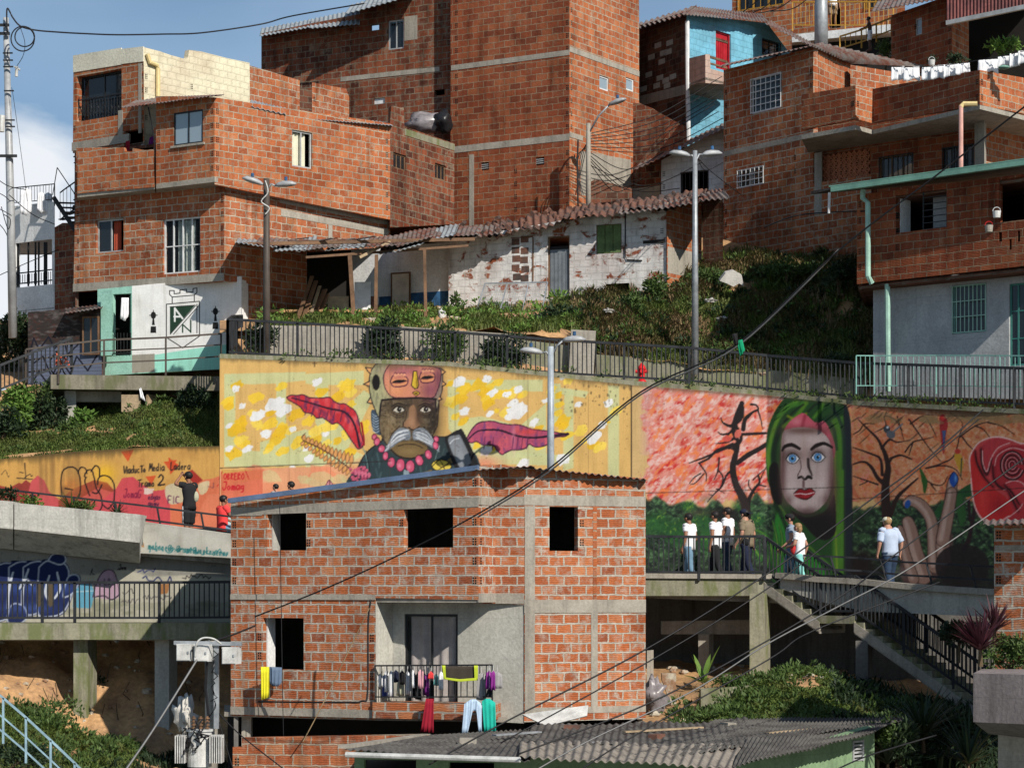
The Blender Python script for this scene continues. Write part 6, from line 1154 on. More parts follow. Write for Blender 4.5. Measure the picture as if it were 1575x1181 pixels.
a=f.rect(786,366,820,433); mb=MB(); f.bx(mb,a[2]-.02,a[1],a[2]+.02,a[3],-.01,.02); f.bx(mb,a[0],a[3],a[2],a[3]+.03,-.01,.02); mb.build('panel_frame',M['wood'],h)
mb=MB(); mb.tube([f.p(962,320,.03),f.p(962,394,.03),f.p(965,400,.03),f.p(988,401,.03)],.02,5); mb.build('conduit',M['cable'],h)
f.quoin(1022,345,400,flip=-1)
f=Face(h,540,74,692,72.55); f.build([(540,385),(692,372),(692,492),(540,494)],M['white_wall'],t=.1); 
for q in ((583,456,603,490),(632,449,703,482)): f.band(q[0],q[1],min(q[2],692),q[3],M['blue_wallpaint'],'blue_dado',.006)
f=Face(h,540,73.9,692,72.45); window(f,602,419,632,482,M['wood'],1,1,glass=None,depth=-.05,name='door_frame'); f.holes.clear(); a=f.rect(604,421,630,481); mb=MB(); f.bx(mb,a[0],a[1],a[2],a[3],.0,.04); mb.build('door',M['door_white'],h)
f=Face(h,430,74.6,545,74.2); f.build([(430,380),(545,380),(545,495),(430,495)],M['shade_black'],t=.1)  # near-black sheet for the dark depth of the porch
f=Face(h,1026,69.6,1079,71.2); f.build([(1026,312),(1079,300),(1079,420),(1026,470)],M['brick_orange']); f.band(1027,385,1079,425,M['concrete'],'render_patch',.005)
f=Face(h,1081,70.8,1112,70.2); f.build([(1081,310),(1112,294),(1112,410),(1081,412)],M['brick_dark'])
shell(h,[XY(545,74),XY(1026,69.6),XY(1079,71.2),XY(1079,76),XY(560,78)],Z(492,72),Z(372,71)-.1,M['shade_black'],2)
mb=MB(); corr(mb,P(690,370,71.8),P(880,336,70.2),P(890,320,74.5),P(690,352,75.5),.24,.04,10,sag=.32,jag=.25); corr(mb,P(876,338,70.2),P(1078,309,68.9),P(1096,295,72.5),P(886,320,74.5),.24,.04,10,sag=.32,jag=.25); mb.build('tile_roof',M['clay_tile'],h)
mb=MB(); corr(mb,P(950,330,69.3),P(1122,303,68.4),P(1112,294,70),P(955,318,71.),.18,.03,3,jag=.15,sag=.05); corr(mb,P(1075,308,68.6),P(1122,305,68.3),P(1112,290,72),P(1082,294,72),.18,.03,3); corr(mb,P(700,371,71.3),P(770,358,70.9),P(772,344,73),P(704,354,73),.18,.03,3); mb.build('roof_sheet',M['sheet_rust'],h)
# loose roof tiles: ragged humps
mb=MB()
for i in range(45):
    s=rnd.random(); t=rnd.random()**1.6; a=P(690,370,71.8).lerp(P(1078,309,68.9),s); b=P(690,345,75.5).lerp(P(1096,292,72.5),s); p=a.lerp(b,t*.9)+V((0,0,.02+rnd.random()*.04)); d=(b-a).normalized()+V((rnd.uniform(-.3,.3),0,0)); q=p+d*.4
    mb.tube([p,q+V((0,0,rnd.uniform(-.03,.05)))],[.075,.06],7)
mb.build('loose_tiles',M['clay_tile'],h)
# porch roof
mb=MB(); mz=MB()
for i,(xa,ya,xb,yb,Ya,dz) in enumerate(((362,374,425,382,67.6,-12),(395,372,450,380,68,-12),(420,384,480,378,67.8,-14),(455,386,520,384,68,-16),(500,388,560,380,68.2,-14),(545,384,610,378,68.4,-16),(580,392,650,378,68.4,-18),(600,382,665,366,69.2,-18),(640,376,700,362,69.6,-18),(655,366,735,360,70,-16))):
    corr(mb if i%2 else mz,P(xa,ya,Ya),P(xb,yb,Ya+rnd.uniform(-.3,.3)),P(xb+8,yb+dz,Ya+3.6),P(xa+8,ya+dz,Ya+3.8),.15,.018,3,sag=.12,jag=.35)
for k in range(12): 
    x=rnd.uniform(400,690); y=np.interp(x,[360,600,740],[370,372,352]); a=P(x,y,rnd.uniform(68.5,71)); mb.bar(a,a+V((rnd.uniform(.4,1.2),rnd.uniform(-.4,.6),rnd.uniform(-.1,.15))),.14,.02)
mb.build('porch_roof',M['sheet_rust'],h); mz.build('porch_roof',M['sheet_zinc'],h)
mb=MB(); mb.bar(P(365,376,67.8),P(730,368,69.8),.08,.1); mb.bar(P(470,396,68),P(720,378,69.6),.07,.07)
mb.build('porch_beam',M['wood'],h)
for x0,y0,x1,y1,w_ in ((538,392,544,484,.12),(579,392,578,484,.1),(653,384,655,492,.09)):
    mb=MB(); mb.bar(P(x1,y1,68.4),P(x0,y0,68.4),w_,w_); mb.build('porch_post',M['wood'],h)
mb=MB(); mb.bar(P(553,396,68.3),P(600,372,69),.05,.08); mb.build('porch_brace',M['wood_pale'],h)
slabpoly(h,[XY(385,70),XY(745,70),XY(745,74),XY(385,74.5)],Z(492,72),Z(488,72),M['soil'],'porch_floor')
# ===== front house, unfinished brick =====
h=thing('brick_house','unfinished brick house with black window openings and laundry balcony in the foreground','house',P(800,1120,50.5))
YA=[52.7,50.1]; f=Face(h,355,YA[0],736,YA[1])
zt=Z(925,50.3)
for q in ((411,783,471,846),(621,775,697,842)): f.hole(*q)
f.build([(355,766),(736,718),(736,922),(355,916)],M['brick_front'])
f.band(355,780,403,793,M['concrete'],skew=0); f.band(403,777,736,791,M['concrete'],skew=-12); 
f.quoin(356,795,905); f.quoin(470,790,845); f.quoin(622,780,840,flip=-1); f.quoin(735,730,915,flip=-1)
# pale reveal on the left jambs
for q in ((411,783,471,846),):
    a=f.rect(*q); mb=MB(); f.bx(mb,a[0]+.002,a[1],a[0]+.03,a[3],-.55,-.2); mb.build('window_reveal',M['concrete_pale'],h)
f2=Face(h,736,YA[1],762,50.85); f2.build([(736,718),(762,715),(762,928),(736,922)],M['brick_front']); f2.band(736,765,762,777,M['concrete']); f2.band(736,912,762,926,M['concrete'],o=.014); f2.quoin(737,730,910)
f2=Face(h,762,50.85,806,50.75); f2.build([(762,715),(770,714),(806,720),(806,930),(762,928)],M['brick_front']); f2.band(762,764,806,777,M['concrete']); f2.band(762,912,806,928,M['concrete'],o=.014)
f3=Face(h,806,50.75,993,51.9); f3.hole(845,779,889,847); f3.build([(806,720),(900,727),(993,736),(993,1105),(806,1110)],M['brick_front'])
f3.band(806,762,993,778,M['concrete']); f3.band(806,922,993,942,M['concrete'],o=.016); f3.band(807,778,822,922,M['concrete'],'column',.02); f3.band(807,942,822,1100,M['concrete'],'column',.02); f3.band(909,942,919,1090,M['concrete'],'column',.014); f3.band(912,778,918,922,M['brick_orange'],'brick_column',.008); f3.quoin(890,782,846)
f3.band(822,1086,993,1096,M['concrete']); 
# lower storey
fl=Face(h,355,YA[0],578,51.17); fl.hole(405,950,467,1029); fl.hole(340,935,397,1000); fl.build([(355,918),(578,921),(578,1106),(355,1100)],M['brick_front'],t=.14,holes=fl.holes[:1]); fl.band(355,914,578,922,M['concrete'],'floor_band',.03); fl.quoin(404,950,1020,flip=-1); fl.quoin(577,950,1075,flip=-1)
a=fl.rect(405,950,467,1029); mb=MB(); fl.bx(mb,a[0]+.002,a[1],a[0]+.03,a[3],-.5,-.14); mb.build('window_reveal',M['white_wall'],h)
fl.band(355,1089,578,1101,M['concrete'],'floor_band',.02)
slabpoly(h,[XY(355,53.62),XY(578,51.2),XY(736,YA[1]+.03),XY(762,50.88),XY(804,50.8),XY(804,53.5),XY(355,56)],zt-.02,zt+.14,M['concrete'],'floor_slab')
# balcony recess: left reveal, back wall, right wall
fb=Face(h,604,51.75,806,50.77); w_=window(fb,622,944,704,1082,BK,2,1,glass='glass_clear',curtain=(M['curtain_brown'],0.06,.94),depth=.06,name='sliding_door',lab='black framed sliding door with brown curtain')
fb.build([(604,922),(806,926),(806,1112),(604,1100)],M['plaster_grey'],t=.12)
p1=fl.pt(fl.L,0,0); p2=fb.pt(0,0,0); mb=MB(); zb=Z(1100,51.6)
mb.idx([(p1.x,p1.y,zb),(p2.x,p2.y,zb),(p2.x,p2.y,zt),(p1.x,p1.y,zt),(p1.x-.14,p1.y+.1,zb),(p2.x-.14,p2.y+.1,zb),(p2.x-.14,p2.y+.1,zt),(p1.x-.14,p1.y+.1,zt)],[(0,1,2,3),(7,6,5,4),(0,3,7,4),(1,5,6,2)]); mb.build('side_wall',M['plaster_grey'],h)
slabpoly(h,[XY(573,51.1),XY(758,49.95),XY(770,50.9),XY(604,51.8)],Z(1104,51),Z(1080,51),M['brick_front'],'balcony_slab')
slabpoly(h,[XY(345,52.8),XY(578,51.25),XY(780,50.5),XY(780,53.5),XY(345,56)],Z(1106,51.6),Z(1099,51.6),M['concrete'],'balcony_underside')
fz=Face(h,360,55.2,800,52.5); fz.build([(350,1095),(806,1095),(806,1200),(350,1200)],M['shade_black'],name='undercroft_wall')  # near-black wall stands for the dark open undercroft
mb=MB(); mb.bar(P(380,1098,53),P(380,1150,53),.22,.3); mb.build('undercroft_post',M['concrete'],h)
shell(h,[XY(355,YA[0]),XY(736,YA[1]),XY(762,50.85),XY(806,50.75),XY(993,51.9),XY(985,57.3),XY(365,57.6)],zt+.2,Z(766,52.7)-.02,M['concrete_shade'],4)
shell(h,[XY(355,YA[0]),XY(578,51.17),XY(604,51.85),XY(806,50.8),XY(993,51.9),XY(985,57.3),XY(365,57.6)],Z(1200,52),zt-.05,M['concrete_shade'],4)
mb=MB(); mb.bar(P(352,770,52.5),P(736,719,50.0),.10,.11); mb.build('roof_flashing',M['flash_blue'],h)
mb=MB(); corr(mb,P(730,722,49.9),P(822,716,50.4),P(822,724,53),P(735,724,53),.16,.015,2,jag=.05); corr(mb,P(818,719,50.5),P(996,737,51.6),P(992,738,53),P(820,722,53),.16,.02,2,jag=.2); corr(mb,P(352,772,52.7),P(736,722,50.2),P(736,730,55),P(370,768,57),.2,.01,2); mb.build('roof_sheet',M['sheet_rust'],h)
railing('balcony_railing','black balcony railing hung with drying clothes on the unfinished brick house',PL((577,1074,51.1),(757,1074,49.98)),.74,BK,3,.15,rail=.035,bw=.022,base=.04)
# ===== low brick wall and corrugated roof house at the bottom =====
h=thing('brick_wall','low stepped brick wall at the bottom below the balcony','wall',P(480,1200,48))
f=Face(h,358,48.6,660,48.); f.build([(358,1148),(372,1148),(372,1134),(660,1129),(660,1230),(358,1230)],M['brick_tan']); f.quoin(359,1150,1180)
h=thing('green_house','low green painted house under a grey corrugated fibre cement roof','house',P(1050,1240,44))
mb=MB(); corr(mb,P(530,1152,41.5),P(815,1170,40.4),P(830,1120,48.2),P(655,1130,48.6),.145,.018,6,sag=.03); corr(mb,P(1000,1170,40.6),P(1390,1106,46),P(1385,1102,48),P(1100,1106,49),.145,.018,4,sag=.04)
corr(mb,P(800,1143,43.6),P(1170,1148,42.6),P(1150,1104,49),P(820,1116,48.6),.145,.018,8,sag=.07,jag=.3); mb.build('roof_sheet',M['asbestos'],h)
mb=MB(); corr(mb,P(798,1163,40.4),P(1130,1180,39.6),P(1150,1145,43),P(800,1140,43.9),.16,.024,4,sag=.04,jag=.15); mb.build('roof_sheet',M['asbestos_pale'],h)
mb=MB(); corr(mb,P(1125,1180,39.6),P(1340,1126,43.4),P(1385,1106,46.4),P(1150,1135,43.6),.15,.02,5,sag=.05,jag=.2); mb.build('roof_sheet',M['asbestos'],h)
f=Face(h,545,42.3,1140,41.); f.hole(560,1168,640,1260); f.hole(690,1172,760,1260); f.build([(545,1155),(1140,1172),(1140,1270),(545,1270)],M['green_wall'],t=.15)
f=Face(h,1140,41.,1345,44.6); f.hole(1312,1140,1326,1168); f.build([(1140,1176),(1345,1116),(1345,1260),(1140,1270)],M['green_wall'],t=.15); a=f.rect(1312,1140,1326,1168); mb=MB()
for k in range(6): zz=a[1]+(a[3]-a[1])*k/5; f.bx(mb,a[0],zz-.015,a[2],zz+.02,-.04,.02)
f.bx(mb,a[0]-.03,a[1]-.03,a[0],a[3]+.03,-.04,.03); f.bx(mb,a[2],a[1]-.03,a[2]+.03,a[3]+.03,-.04,.03); mb.build('vent_block',M['plaster_wall'],h)
shell(h,[XY(545,42.3),XY(1140,41),XY(1345,44.6),XY(1340,48.6),XY(560,48)],Z(1270,43),Z(1165,43)-.15,M['shade_black'],2)
for k,(xa,ya,xb,yb,Y) in enumerate(((760,1133,830,1128,45.5),(960,1128,1080,1121,46),(900,1146,930,1143,43.5),(1180,1130,1270,1122,45))):
    mb=MB(); a,b=P(xa,ya-3,Y),P(xb,yb-3,Y+.6); mb.bar(a,b,.16,.03); mb.build('roof_batten',M['wood_pale' if k%2 else 'galv'],h)
for k,(x,y,Y) in enumerate(((720,1142,44.5),(1010,1136,44.6),(1120,1118,47.5),(880,1122,47.6))):
    mb=MB(); q=P(x,y-3,Y); mb.box((q.x,q.y,q.z),.33,.2,.12,k); mb.build('roof_weight',M['clay_tile' if k%2 else 'concrete'],h)
mb=MB(); mb.tube([P(532,1160,41.3),P(800,1168,40.3)],.05,8); mb.build('gutter',M['plastic_white'],h)
mb=MB(); a=[P(528,1148,41.6),P(655,1130,48.4)]; mb.bar(a[0],a[1],.2,.06); mb.build('mortar_edge',M['concrete'],h)
# ===== brick corner at the right edge =====
h=thing('brick_house','corner of a bright orange brick house cut by the right edge','house',P(1555,960,44))
f=Face(h,1529,44,1640,43.2); f.build([(1529,808),(1640,806),(1640,1040),(1529,1040)],M['brick_front']); f.quoin(1530,812,930); f.band(1530,838,1600,846,M['concrete']); shell(h,[XY(1529,44),XY(1640,43.2),XY(1640,47),XY(1532,47.4)],Z(1040,44),Z(809,44),M['brick_dark'],1)
mb=MB(); corr(mb,P(1512,806,43.2),P(1650,804,42.4),P(1650,798,47),P(1514,799,47.6),.14,.02,3,jag=.1); mb.build('roof_sheet',M['sheet_rust'],h)

# unseen brick block added outside the right edge to throw shade on the stairs
h=thing('brick_house','unseen brick house added outside the right edge of the view to shade the stairs','house',(18,47,-7))
for q in ((15,44,21,43),(15,50,15,44),(21,43,21,50),(21,50,15,50)):
    f=Face(None,0,1,1,1); f.root=h; f.A=V(q[:2]); f.B=V(q[2:]); f.L=(f.B-f.A).length; f.d=(f.B-f.A)/f.L; f.n=V((f.d.y,-f.d.x)); hs=[(1.2,z,2.4,z+1.3) for z in (-1.5,1.4)]
    f.build([(0,-7),(f.L,-7),(f.L,5.6),(0,5.6)],M['brick_orange'],holes=hs,px=False)
    for z in (-2.6,.3,3.2): mb=MB(); f.bx(mb,0,z,f.L,z+.2,-.02,.02); mb.build('floor_band',M['concrete'],h)
slabpoly(h,[(14.8,43.7),(21.2,42.7),(21.2,50.2),(14.8,50.2)],5.6,5.75,M['concrete'],'roof')
# ---------------- vegetation ----------------
def leafquad(mb,c,d,n,L,W):
    s=d.cross(n); 
    if s.length<1e-4: return
    s.normalize(); i=len(mb.v); m=c+d*L*.5+n*L*.08
    mb.v+=[tuple(c),tuple(m+s*W*.5),tuple(c+d*L-n*L*.1),tuple(m-s*W*.5)]; mb.f.append((i,i+1,i+2,i+3)); mb.m.append(0); mb.uv+=[(0,0)]*4
def rv(): 
    while 1:
        v=V((rnd.uniform(-1,1),rnd.uniform(-1,1),rnd.uniform(-1,1)))
        if .05<v.length<1: return v
def shrub(name,label,cat,c,rad,n,L=.16,mat='leaf',stem=.5,clumps=9,group=None,W=.4,m2=None):
    c=P(*c); base=c-V((0,0,rad[2]+stem)); r=thing(name,label,cat,base,group); mb=MB(); cs=[]
    for k in range(clumps): v=rv(); cs.append((V((v.x*rad[0]*.75,v.y*rad[1]*.75,v.z*rad[2]*.75)),rnd.uniform(.28,.55)))
    for i in range(n):
        o,q=cs[i%clumps]; v=rv().normalized()*rnd.random()**.4*q; p=c+o+V((v.x*rad[0],v.y*rad[1],v.z*rad[2])); d=(v+rv()*.7+V((0,0,.15))).normalized(); leafquad(mb,p,d,rv().normalized(),L*rnd.uniform(.6,1.3),L*W)
    mb.build('crown',M[mat],r); st=MB()
    for k in range(5): o,q=cs[k%clumps]; st.tube([base-V((0,0,.2)),base.lerp(c,.5)+V((rnd.uniform(-.05,.05),0,0)),c+o*.9],[.035,.025,.01],5)
    st.build('stem',M['stem'],r); return r
def spiky(name,label,cat,c,n,L,W,mat='leaf',droop=.5,group=None,up=.3):
    base=P(*c); r=thing(name,label,cat,base,group); mb=MB()
    for i in range(n):
        t=rnd.uniform(0,6.283); e=rnd.uniform(up,1.25); d=V((math.cos(t)*math.cos(e),math.sin(t)*math.cos(e),math.sin(e))); s=V((-math.sin(t),math.cos(t),0)); l=L*rnd.uniform(.6,1.1); p=base.copy(); pts=[]
        for k in range(5):
            w_=W*(1-abs(k/4-.35))*.8 if k<4 else .002; pts.append((p-s*w_/2,p+s*w_/2)); p=p+d*l/4; d=(d-V((0,0,droop*.22))).normalized()
        i0=len(mb.v)
        for a,b in pts: mb.v+=[tuple(a),tuple(b)]
        for k in range(4): mb.f.append((i0+2*k,i0+2*k+1,i0+2*k+3,i0+2*k+2)); mb.m.append(0); mb.uv+=[(0,0)]*4
    mb.build('leaves',M[mat],r); s=MB(); s.tube([base-V((0,0,.3)),base+V((0,0,.1))],[.05,.03],6); s.build('stem',M['stem'],r); return r
def grass(name,label,S,s0,s1,t0,t1,n,h,mat,thr=-.2,seed=0,w_=.02,f=.8):
    mb=MB(); v=[];fc=[]
    for i in range(n):
        p=S(rnd.uniform(s0,s1),rnd.uniform(t0,t1)); q=MN.noise(V((p.x*f,p.y*f,seed)))+.4*MN.noise(V((p.x*f*4,p.y*f*4,seed)))
        if q<thr: continue
        hh=h*rnd.uniform(.5,1.3)*(.6+.8*max(0,q+.4)); a=rnd.uniform(0,6.28); d=V((math.cos(a),math.sin(a),0)); ln=d*hh*rnd.uniform(.2,.8); s=V((-d.y,d.x,0))*w_*rnd.uniform(.7,1.5); k=len(v)
        v+=[tuple(p-s-V((0,0,.04))),tuple(p+s-V((0,0,.04))),tuple(p+ln*.35+V((0,0,hh*.65))+s*.7),tuple(p+ln*.35+V((0,0,hh*.65))-s*.7),tuple(p+ln+V((0,0,hh*.85)))]; fc+=[(k,k+1,k+2,k+3),(k+3,k+2,k+4)]
    mb.v=v; mb.f=fc; mb.m=[0]*len(fc); mb.uv=[(0,0)]*sum(len(q) for q in fc); o=mb.build(name,M[mat],None); tag(o,label,'grass',kind='stuff')
def spx(px,S0=338,S1=1700): return (px-S0)/(S1-S0)
grass('grass','short green grass covering the slope above the lettered wall',SL['slopeL'],.0,1,0,.85,44000,.16,'grass',-.45,1)
grass('grass','rough green grass and weeds over the hillside below the brick houses',SL['terr'],spx(900),spx(1345),0,.52,64000,.24,'grass',-.12,2)
grass('grass','green weeds on the terrace in front of the shack',SL['terr'],spx(400),spx(900),.02,.40,22000,.22,'grass',-.02,3)
grass('grass','pale green tall grass in tufts across the hillside',SL['terr'],spx(880),spx(1345),0,.5,22000,.34,'grass_pale',.05,21)
grass('dry_grass','brown dead grass lying in patches on the hillside',SL['terr'],spx(880),spx(1345),0,.47,20000,.38,'dry',.14,9,.017)
grass('dry_grass','withered reddish grass between the green weeds on the hillside',SL['terr'],spx(900),spx(1345),0,.5,30000,.40,'dry_grass',-.05,12,.022)
grass('grass','weeds growing over the bank beside the blue handrail',SL['bankL'],0,.62,.10,.42,30000,.24,'grass',-.25,5)
grass('grass','dark weeds at the foot of the shaded columns',SL['bankL'],.5,1,.2,.46,7000,.2,'leaf_dark',-.0,6)
grass('grass','creeping green weeds over the mound beside the corrugated roof',SL['bankR'],.18,.62,.18,.62,42000,.18,'grass',-.35,7,.025)
grass('grass','dark undergrowth below the staircase',SL['bankR'],.45,1,.05,.7,22000,.35,'leaf_dark',-.3,8,.03)  # dark leaf colour carries the shade under the stairs
mb=MB()
for px,py,Y in ((815,497,68.4),(800,500,68.2)):
    for i in range(240):
        p=P(px+rnd.gauss(0,14),py+rnd.gauss(0,5),Y+rnd.uniform(-.5,.5)); d=rv(); d.z*=.4; leafquad(mb,p,d.normalized(),V((0,0,1)),.5,.035)
tag(mb.build('dry_palm_leaves',M['dry'],None),'heap of dry yellow palm leaves behind the low wall','dead leaves',kind='stuff')
# broad leaved weeds, stones
def weeds(label,S,s0,s1,t0,t1,n,k,L,mat,seed):
    mb=MB(); g=random.Random(seed)
    for i in range(n):
        s,t=g.uniform(s0,s1),g.uniform(t0,t1); c=S(s,t); r_=g.uniform(.12,.38)
        for j in range(k):
            d=V((g.uniform(-1,1),g.uniform(-1,1),g.uniform(.1,1.1))).normalized(); leafquad(mb,c+V((d.x*r_,d.y*r_,d.z*r_*.9+.03)),(d+rv()*.5).normalized(),rv().normalized(),L*g.uniform(.5,1.3),L*.45)
    tag(mb.build('weeds',M[mat],None),label,'weeds',kind='stuff')
weeds('clumps of broad leaved weeds on the hillside below the brick houses',SL['terr'],spx(890),spx(1345),0,.5,130,30,.17,'leaf',1); weeds('bright young weeds dotted over the hillside',SL['terr'],spx(400),spx(1330),0,.45,120,22,.16,'leaf_bright',2)
weeds('dark creepers in the hollows of the hillside',SL['terr'],spx(900),spx(1345),0,.5,90,30,.2,'leaf_dark',3); weeds('broad leaved weeds in the grass above the lettered wall',SL['slopeL'],0,1,0,.8,45,20,.14,'leaf',4)
weeds('leafy weeds on the mound by the corrugated roof',SL['bankR'],.12,.65,.15,.6,220,30,.14,'leaf',5); weeds('leafy weeds on the bank by the blue handrail',SL['bankL'],0,.6,.1,.42,160,30,.15,'leaf',6); weeds('green growth hanging over the railing foot along the upper path',loft('ivy_line',[ctop,back(ctop,.5)],None,60,2,0),.02,.9,0,1,90,16,.12,'leaf',7)
def stones(label,S,s0,s1,t0,t1,n,sz,mat,seed,name='stones'):
    mb=MB(); g=random.Random(seed)
    for i in range(n): c=S(g.uniform(s0,s1),g.uniform(t0,t1)); q=sz*g.uniform(.3,1)**1.5; mb.ball(c,q*g.uniform(.8,1.5),q,q*.7,6,4,0,.6)
    tag(mb.build(name,M[mat],None),label,'stones',kind='stuff')
stones('stones and broken brick on the orange earth bank',SL['bankL'],0,1,.35,.95,260,.13,'rubble',1); stones('stones and rubble under the walkway',SL['bankR'],0,.6,.35,.95,220,.13,'rubble',2); stones('rubble scattered on the hillside below the shack',SL['terr'],spx(400),spx(1340),0,.5,200,.13,'rubble',3)
mb=MB()
for i in range(60): 
    c=SL['bankL'](rnd.random(),rnd.uniform(.55,.85)); mb.tube([c+V((0,-.05,.3)),c+V((rnd.uniform(-.2,.2),-.12,0)),c+V((rnd.uniform(-.3,.3),-.1,-.4))],.014,4)
tag(mb.build('roots',M['stem'],None),'thin roots hanging out of the orange earth bank','roots',kind='stuff')
# trees and bushes
B=[('shrub','dark broad leaved bush in front of the shack below the grey door','bush',(872,492,67.8),(.95,.5,.42),1500,.2,'leaf_dark',.2),
('shrub','round dark shrub behind the railing below the porch post','bush',(593,527,65.2),(.65,.4,.62),1100,.17,'leaf_dark',.15),
('shrub','leggy green shrub behind the railing below the peeling wall','bush',(686,522,65.),(.6,.4,.55),800,.18,'leaf',.15),
('shrub','dark shrub behind the railing left of the middle street lamp','bush',(775,538,65.),(.75,.4,.6),1300,.17,'leaf_dark',.15),
('shrub','dark bush around the foot of the brown lamp post','bush',(402,530,64.9),(.55,.35,.55),900,.16,'leaf_dark',.1),
('shrub','bright green bush on the terrace edge by the blue painted wall','bush',(700,478,69),(.35,.3,.5),420,.16,'leaf',.2),
('shrub','small green bush beside the white door of the porch','bush',(603,490,69),(.6,.3,.28),420,.15,'leaf',.1),
('shrub','low green bush by the leaning planks','bush',(490,494,68.5),(.6,.3,.2),320,.14,'leaf',.05),
('shrub','yellow green weed bush at the shack corner hiding the brick side','bush',(1012,440,69),(.5,.4,.6),700,.16,'leaf',.2),
('shrub','green creeper mass right of the shack corner','bush',(965,470,68),(.45,.3,.55),600,.16,'leaf',.1),
('shrub','leafy scrub at the top of the slope left of the big brick house','bush',(1095,425,69.6),(.9,.5,.28),800,.15,'leaf',.05),
('shrub','leafy scrub along the foot of the big brick house','bush',(1210,412,69),(1.2,.5,.28),900,.15,'leaf',.05),
('shrub','low weeds at the house foot near the green downpipe','bush',(1290,420,66.5),(.7,.5,.4),700,.16,'leaf_dark',.05),
('shrub','dark bush behind the railing at the end of the slope','bush',(1300,565,64),(.6,.4,.5),700,.15,'leaf_dark',.1),
('shrub','bush behind the railing below the tall grey lamp','bush',(1120,540,65.6),(.8,.4,.3),500,.15,'leaf',.1),
('shrub','tall bright green weed at the left edge above the lettered wall','bush',(35,628,65.6),(.55,.5,.75),1000,.2,'leaf_bright',.3),
('shrub','dark leafy bush beside the pale pier under the ledge','bush',(80,640,65.8),(.7,.5,.6),1100,.18,'leaf_dark',.2),
('shrub','feathery bush rising before the left railing','bush',(62,605,65.8),(.35,.35,.5),500,.12,'leaf',.3),
('shrub','dark bush at the left margin under the railing','bush',(5,655,65.),(.7,.5,.55),900,.18,'leaf_dark',.2),
('shrub','dense dark tree crown behind the graffiti house at the left edge','bush',(18,530,73),(1.,.8,1.1),1800,.2,'leaf_dark',.6),
('shrub','broad leaved shrub under the right end of the ledge','bush',(300,618,66.),(.7,.4,.4),700,.2,'leaf_dark',.1),
('shrub','small bright plant at the dark opening under the ledge','bush',(125,642,65.6),(.35,.25,.28),240,.2,'leaf_bright',.15),
('shrub','leafy plant left of the opening under the ledge','bush',(112,662,65.4),(.5,.3,.3),420,.18,'leaf',.15),
('shrub','green plant growing from the left planter near the joint','plant',(48,772,59.),(.3,.25,.2),260,.12,'leaf_bright',.05),
('shrub','low green plant mass in the left planter','plant',(125,780,59.),(.45,.25,.14),320,.12,'leaf',.05),
('shrub','dark green plant at the left edge of the planter','plant',(8,762,59.),(.3,.25,.25),300,.12,'leaf_dark',.05),
('shrub','green creeper climbing the cracked pier in the orange bank','plant',(157,1060,59.4),(.18,.15,.7),420,.12,'leaf_dark',.1),
('shrub','bush at the foot of the mossy column','bush',(150,1150,57),(.6,.5,.35),800,.15,'leaf',.1),
('shrub','weeds at the foot of the shaded column','bush',(195,1160,56.5),(.6,.4,.4),700,.16,'leaf',.1),
('shrub','green bush covering the bank left of the column','bush',(70,1105,56.5),(1.2,.6,.5),1500,.15,'leaf',.1),
('shrub','creeping plant on the low stained wall','plant',(1150,1048,54.6),(.7,.3,.16),500,.13,'leaf',.05),
('shrub','trailing creeper at the column foot','plant',(1180,1045,55.5),(.5,.3,.25),420,.14,'leaf',.05),
('shrub','dense green bush on the mound','bush',(1200,1080,53.5),(.8,.5,.45),1200,.13,'leaf',.05),
('shrub','dark bush in front of the green house wall','bush',(1380,1150,46),(.6,.5,.6),900,.2,'leaf_dark',.2),  # leaves darkened to stand for shade at lower right
('shrub','reddish green bush beside the vent of the green house','bush',(1350,1125,45.6),(.35,.3,.4),400,.14,'leaf',.2),
('shrub','dark shrub under the stair foot','bush',(1455,1125,48),(.8,.5,.4),1000,.22,'leaf_dark',.3),  # shade at the stair foot put into the leaf colour
('shrub','green bush beside the purple plant behind the concrete planter','bush',(1555,1000,42.6),(.5,.4,.5),1100,.12,'leaf',.1),
('shrub','dark leafy bush in the shade behind the stairs','bush',(1475,975,55.5),(.6,.4,.3),600,.2,'leaf_dark',.2),
('shrub','green climber beside the child on the yellow stairs','bush',(1362,72,79),(.3,.3,.5),420,.14,'leaf',.3),
('shrub','potted plant hanging over the parapet in the dark shed','plant',(1545,75,74),(.6,.3,.3),260,.22,'leaf_bright',.1),
('shrub','dark potted plant on the parapet near the brick corner','plant',(1472,92,72),(.3,.25,.2),220,.14,'leaf_dark',.1),
('shrub','tiny dark plant in a white pot on the parapet','plant',(1433,92,72),(.16,.12,.1),120,.1,'leaf_dark',.1),
('shrub','dark foliage in the bottom left corner','bush',(10,1170,46),(1.1,.5,.35),900,.14,'leaf_dark',.1)]
for q in B: shrub(*q)
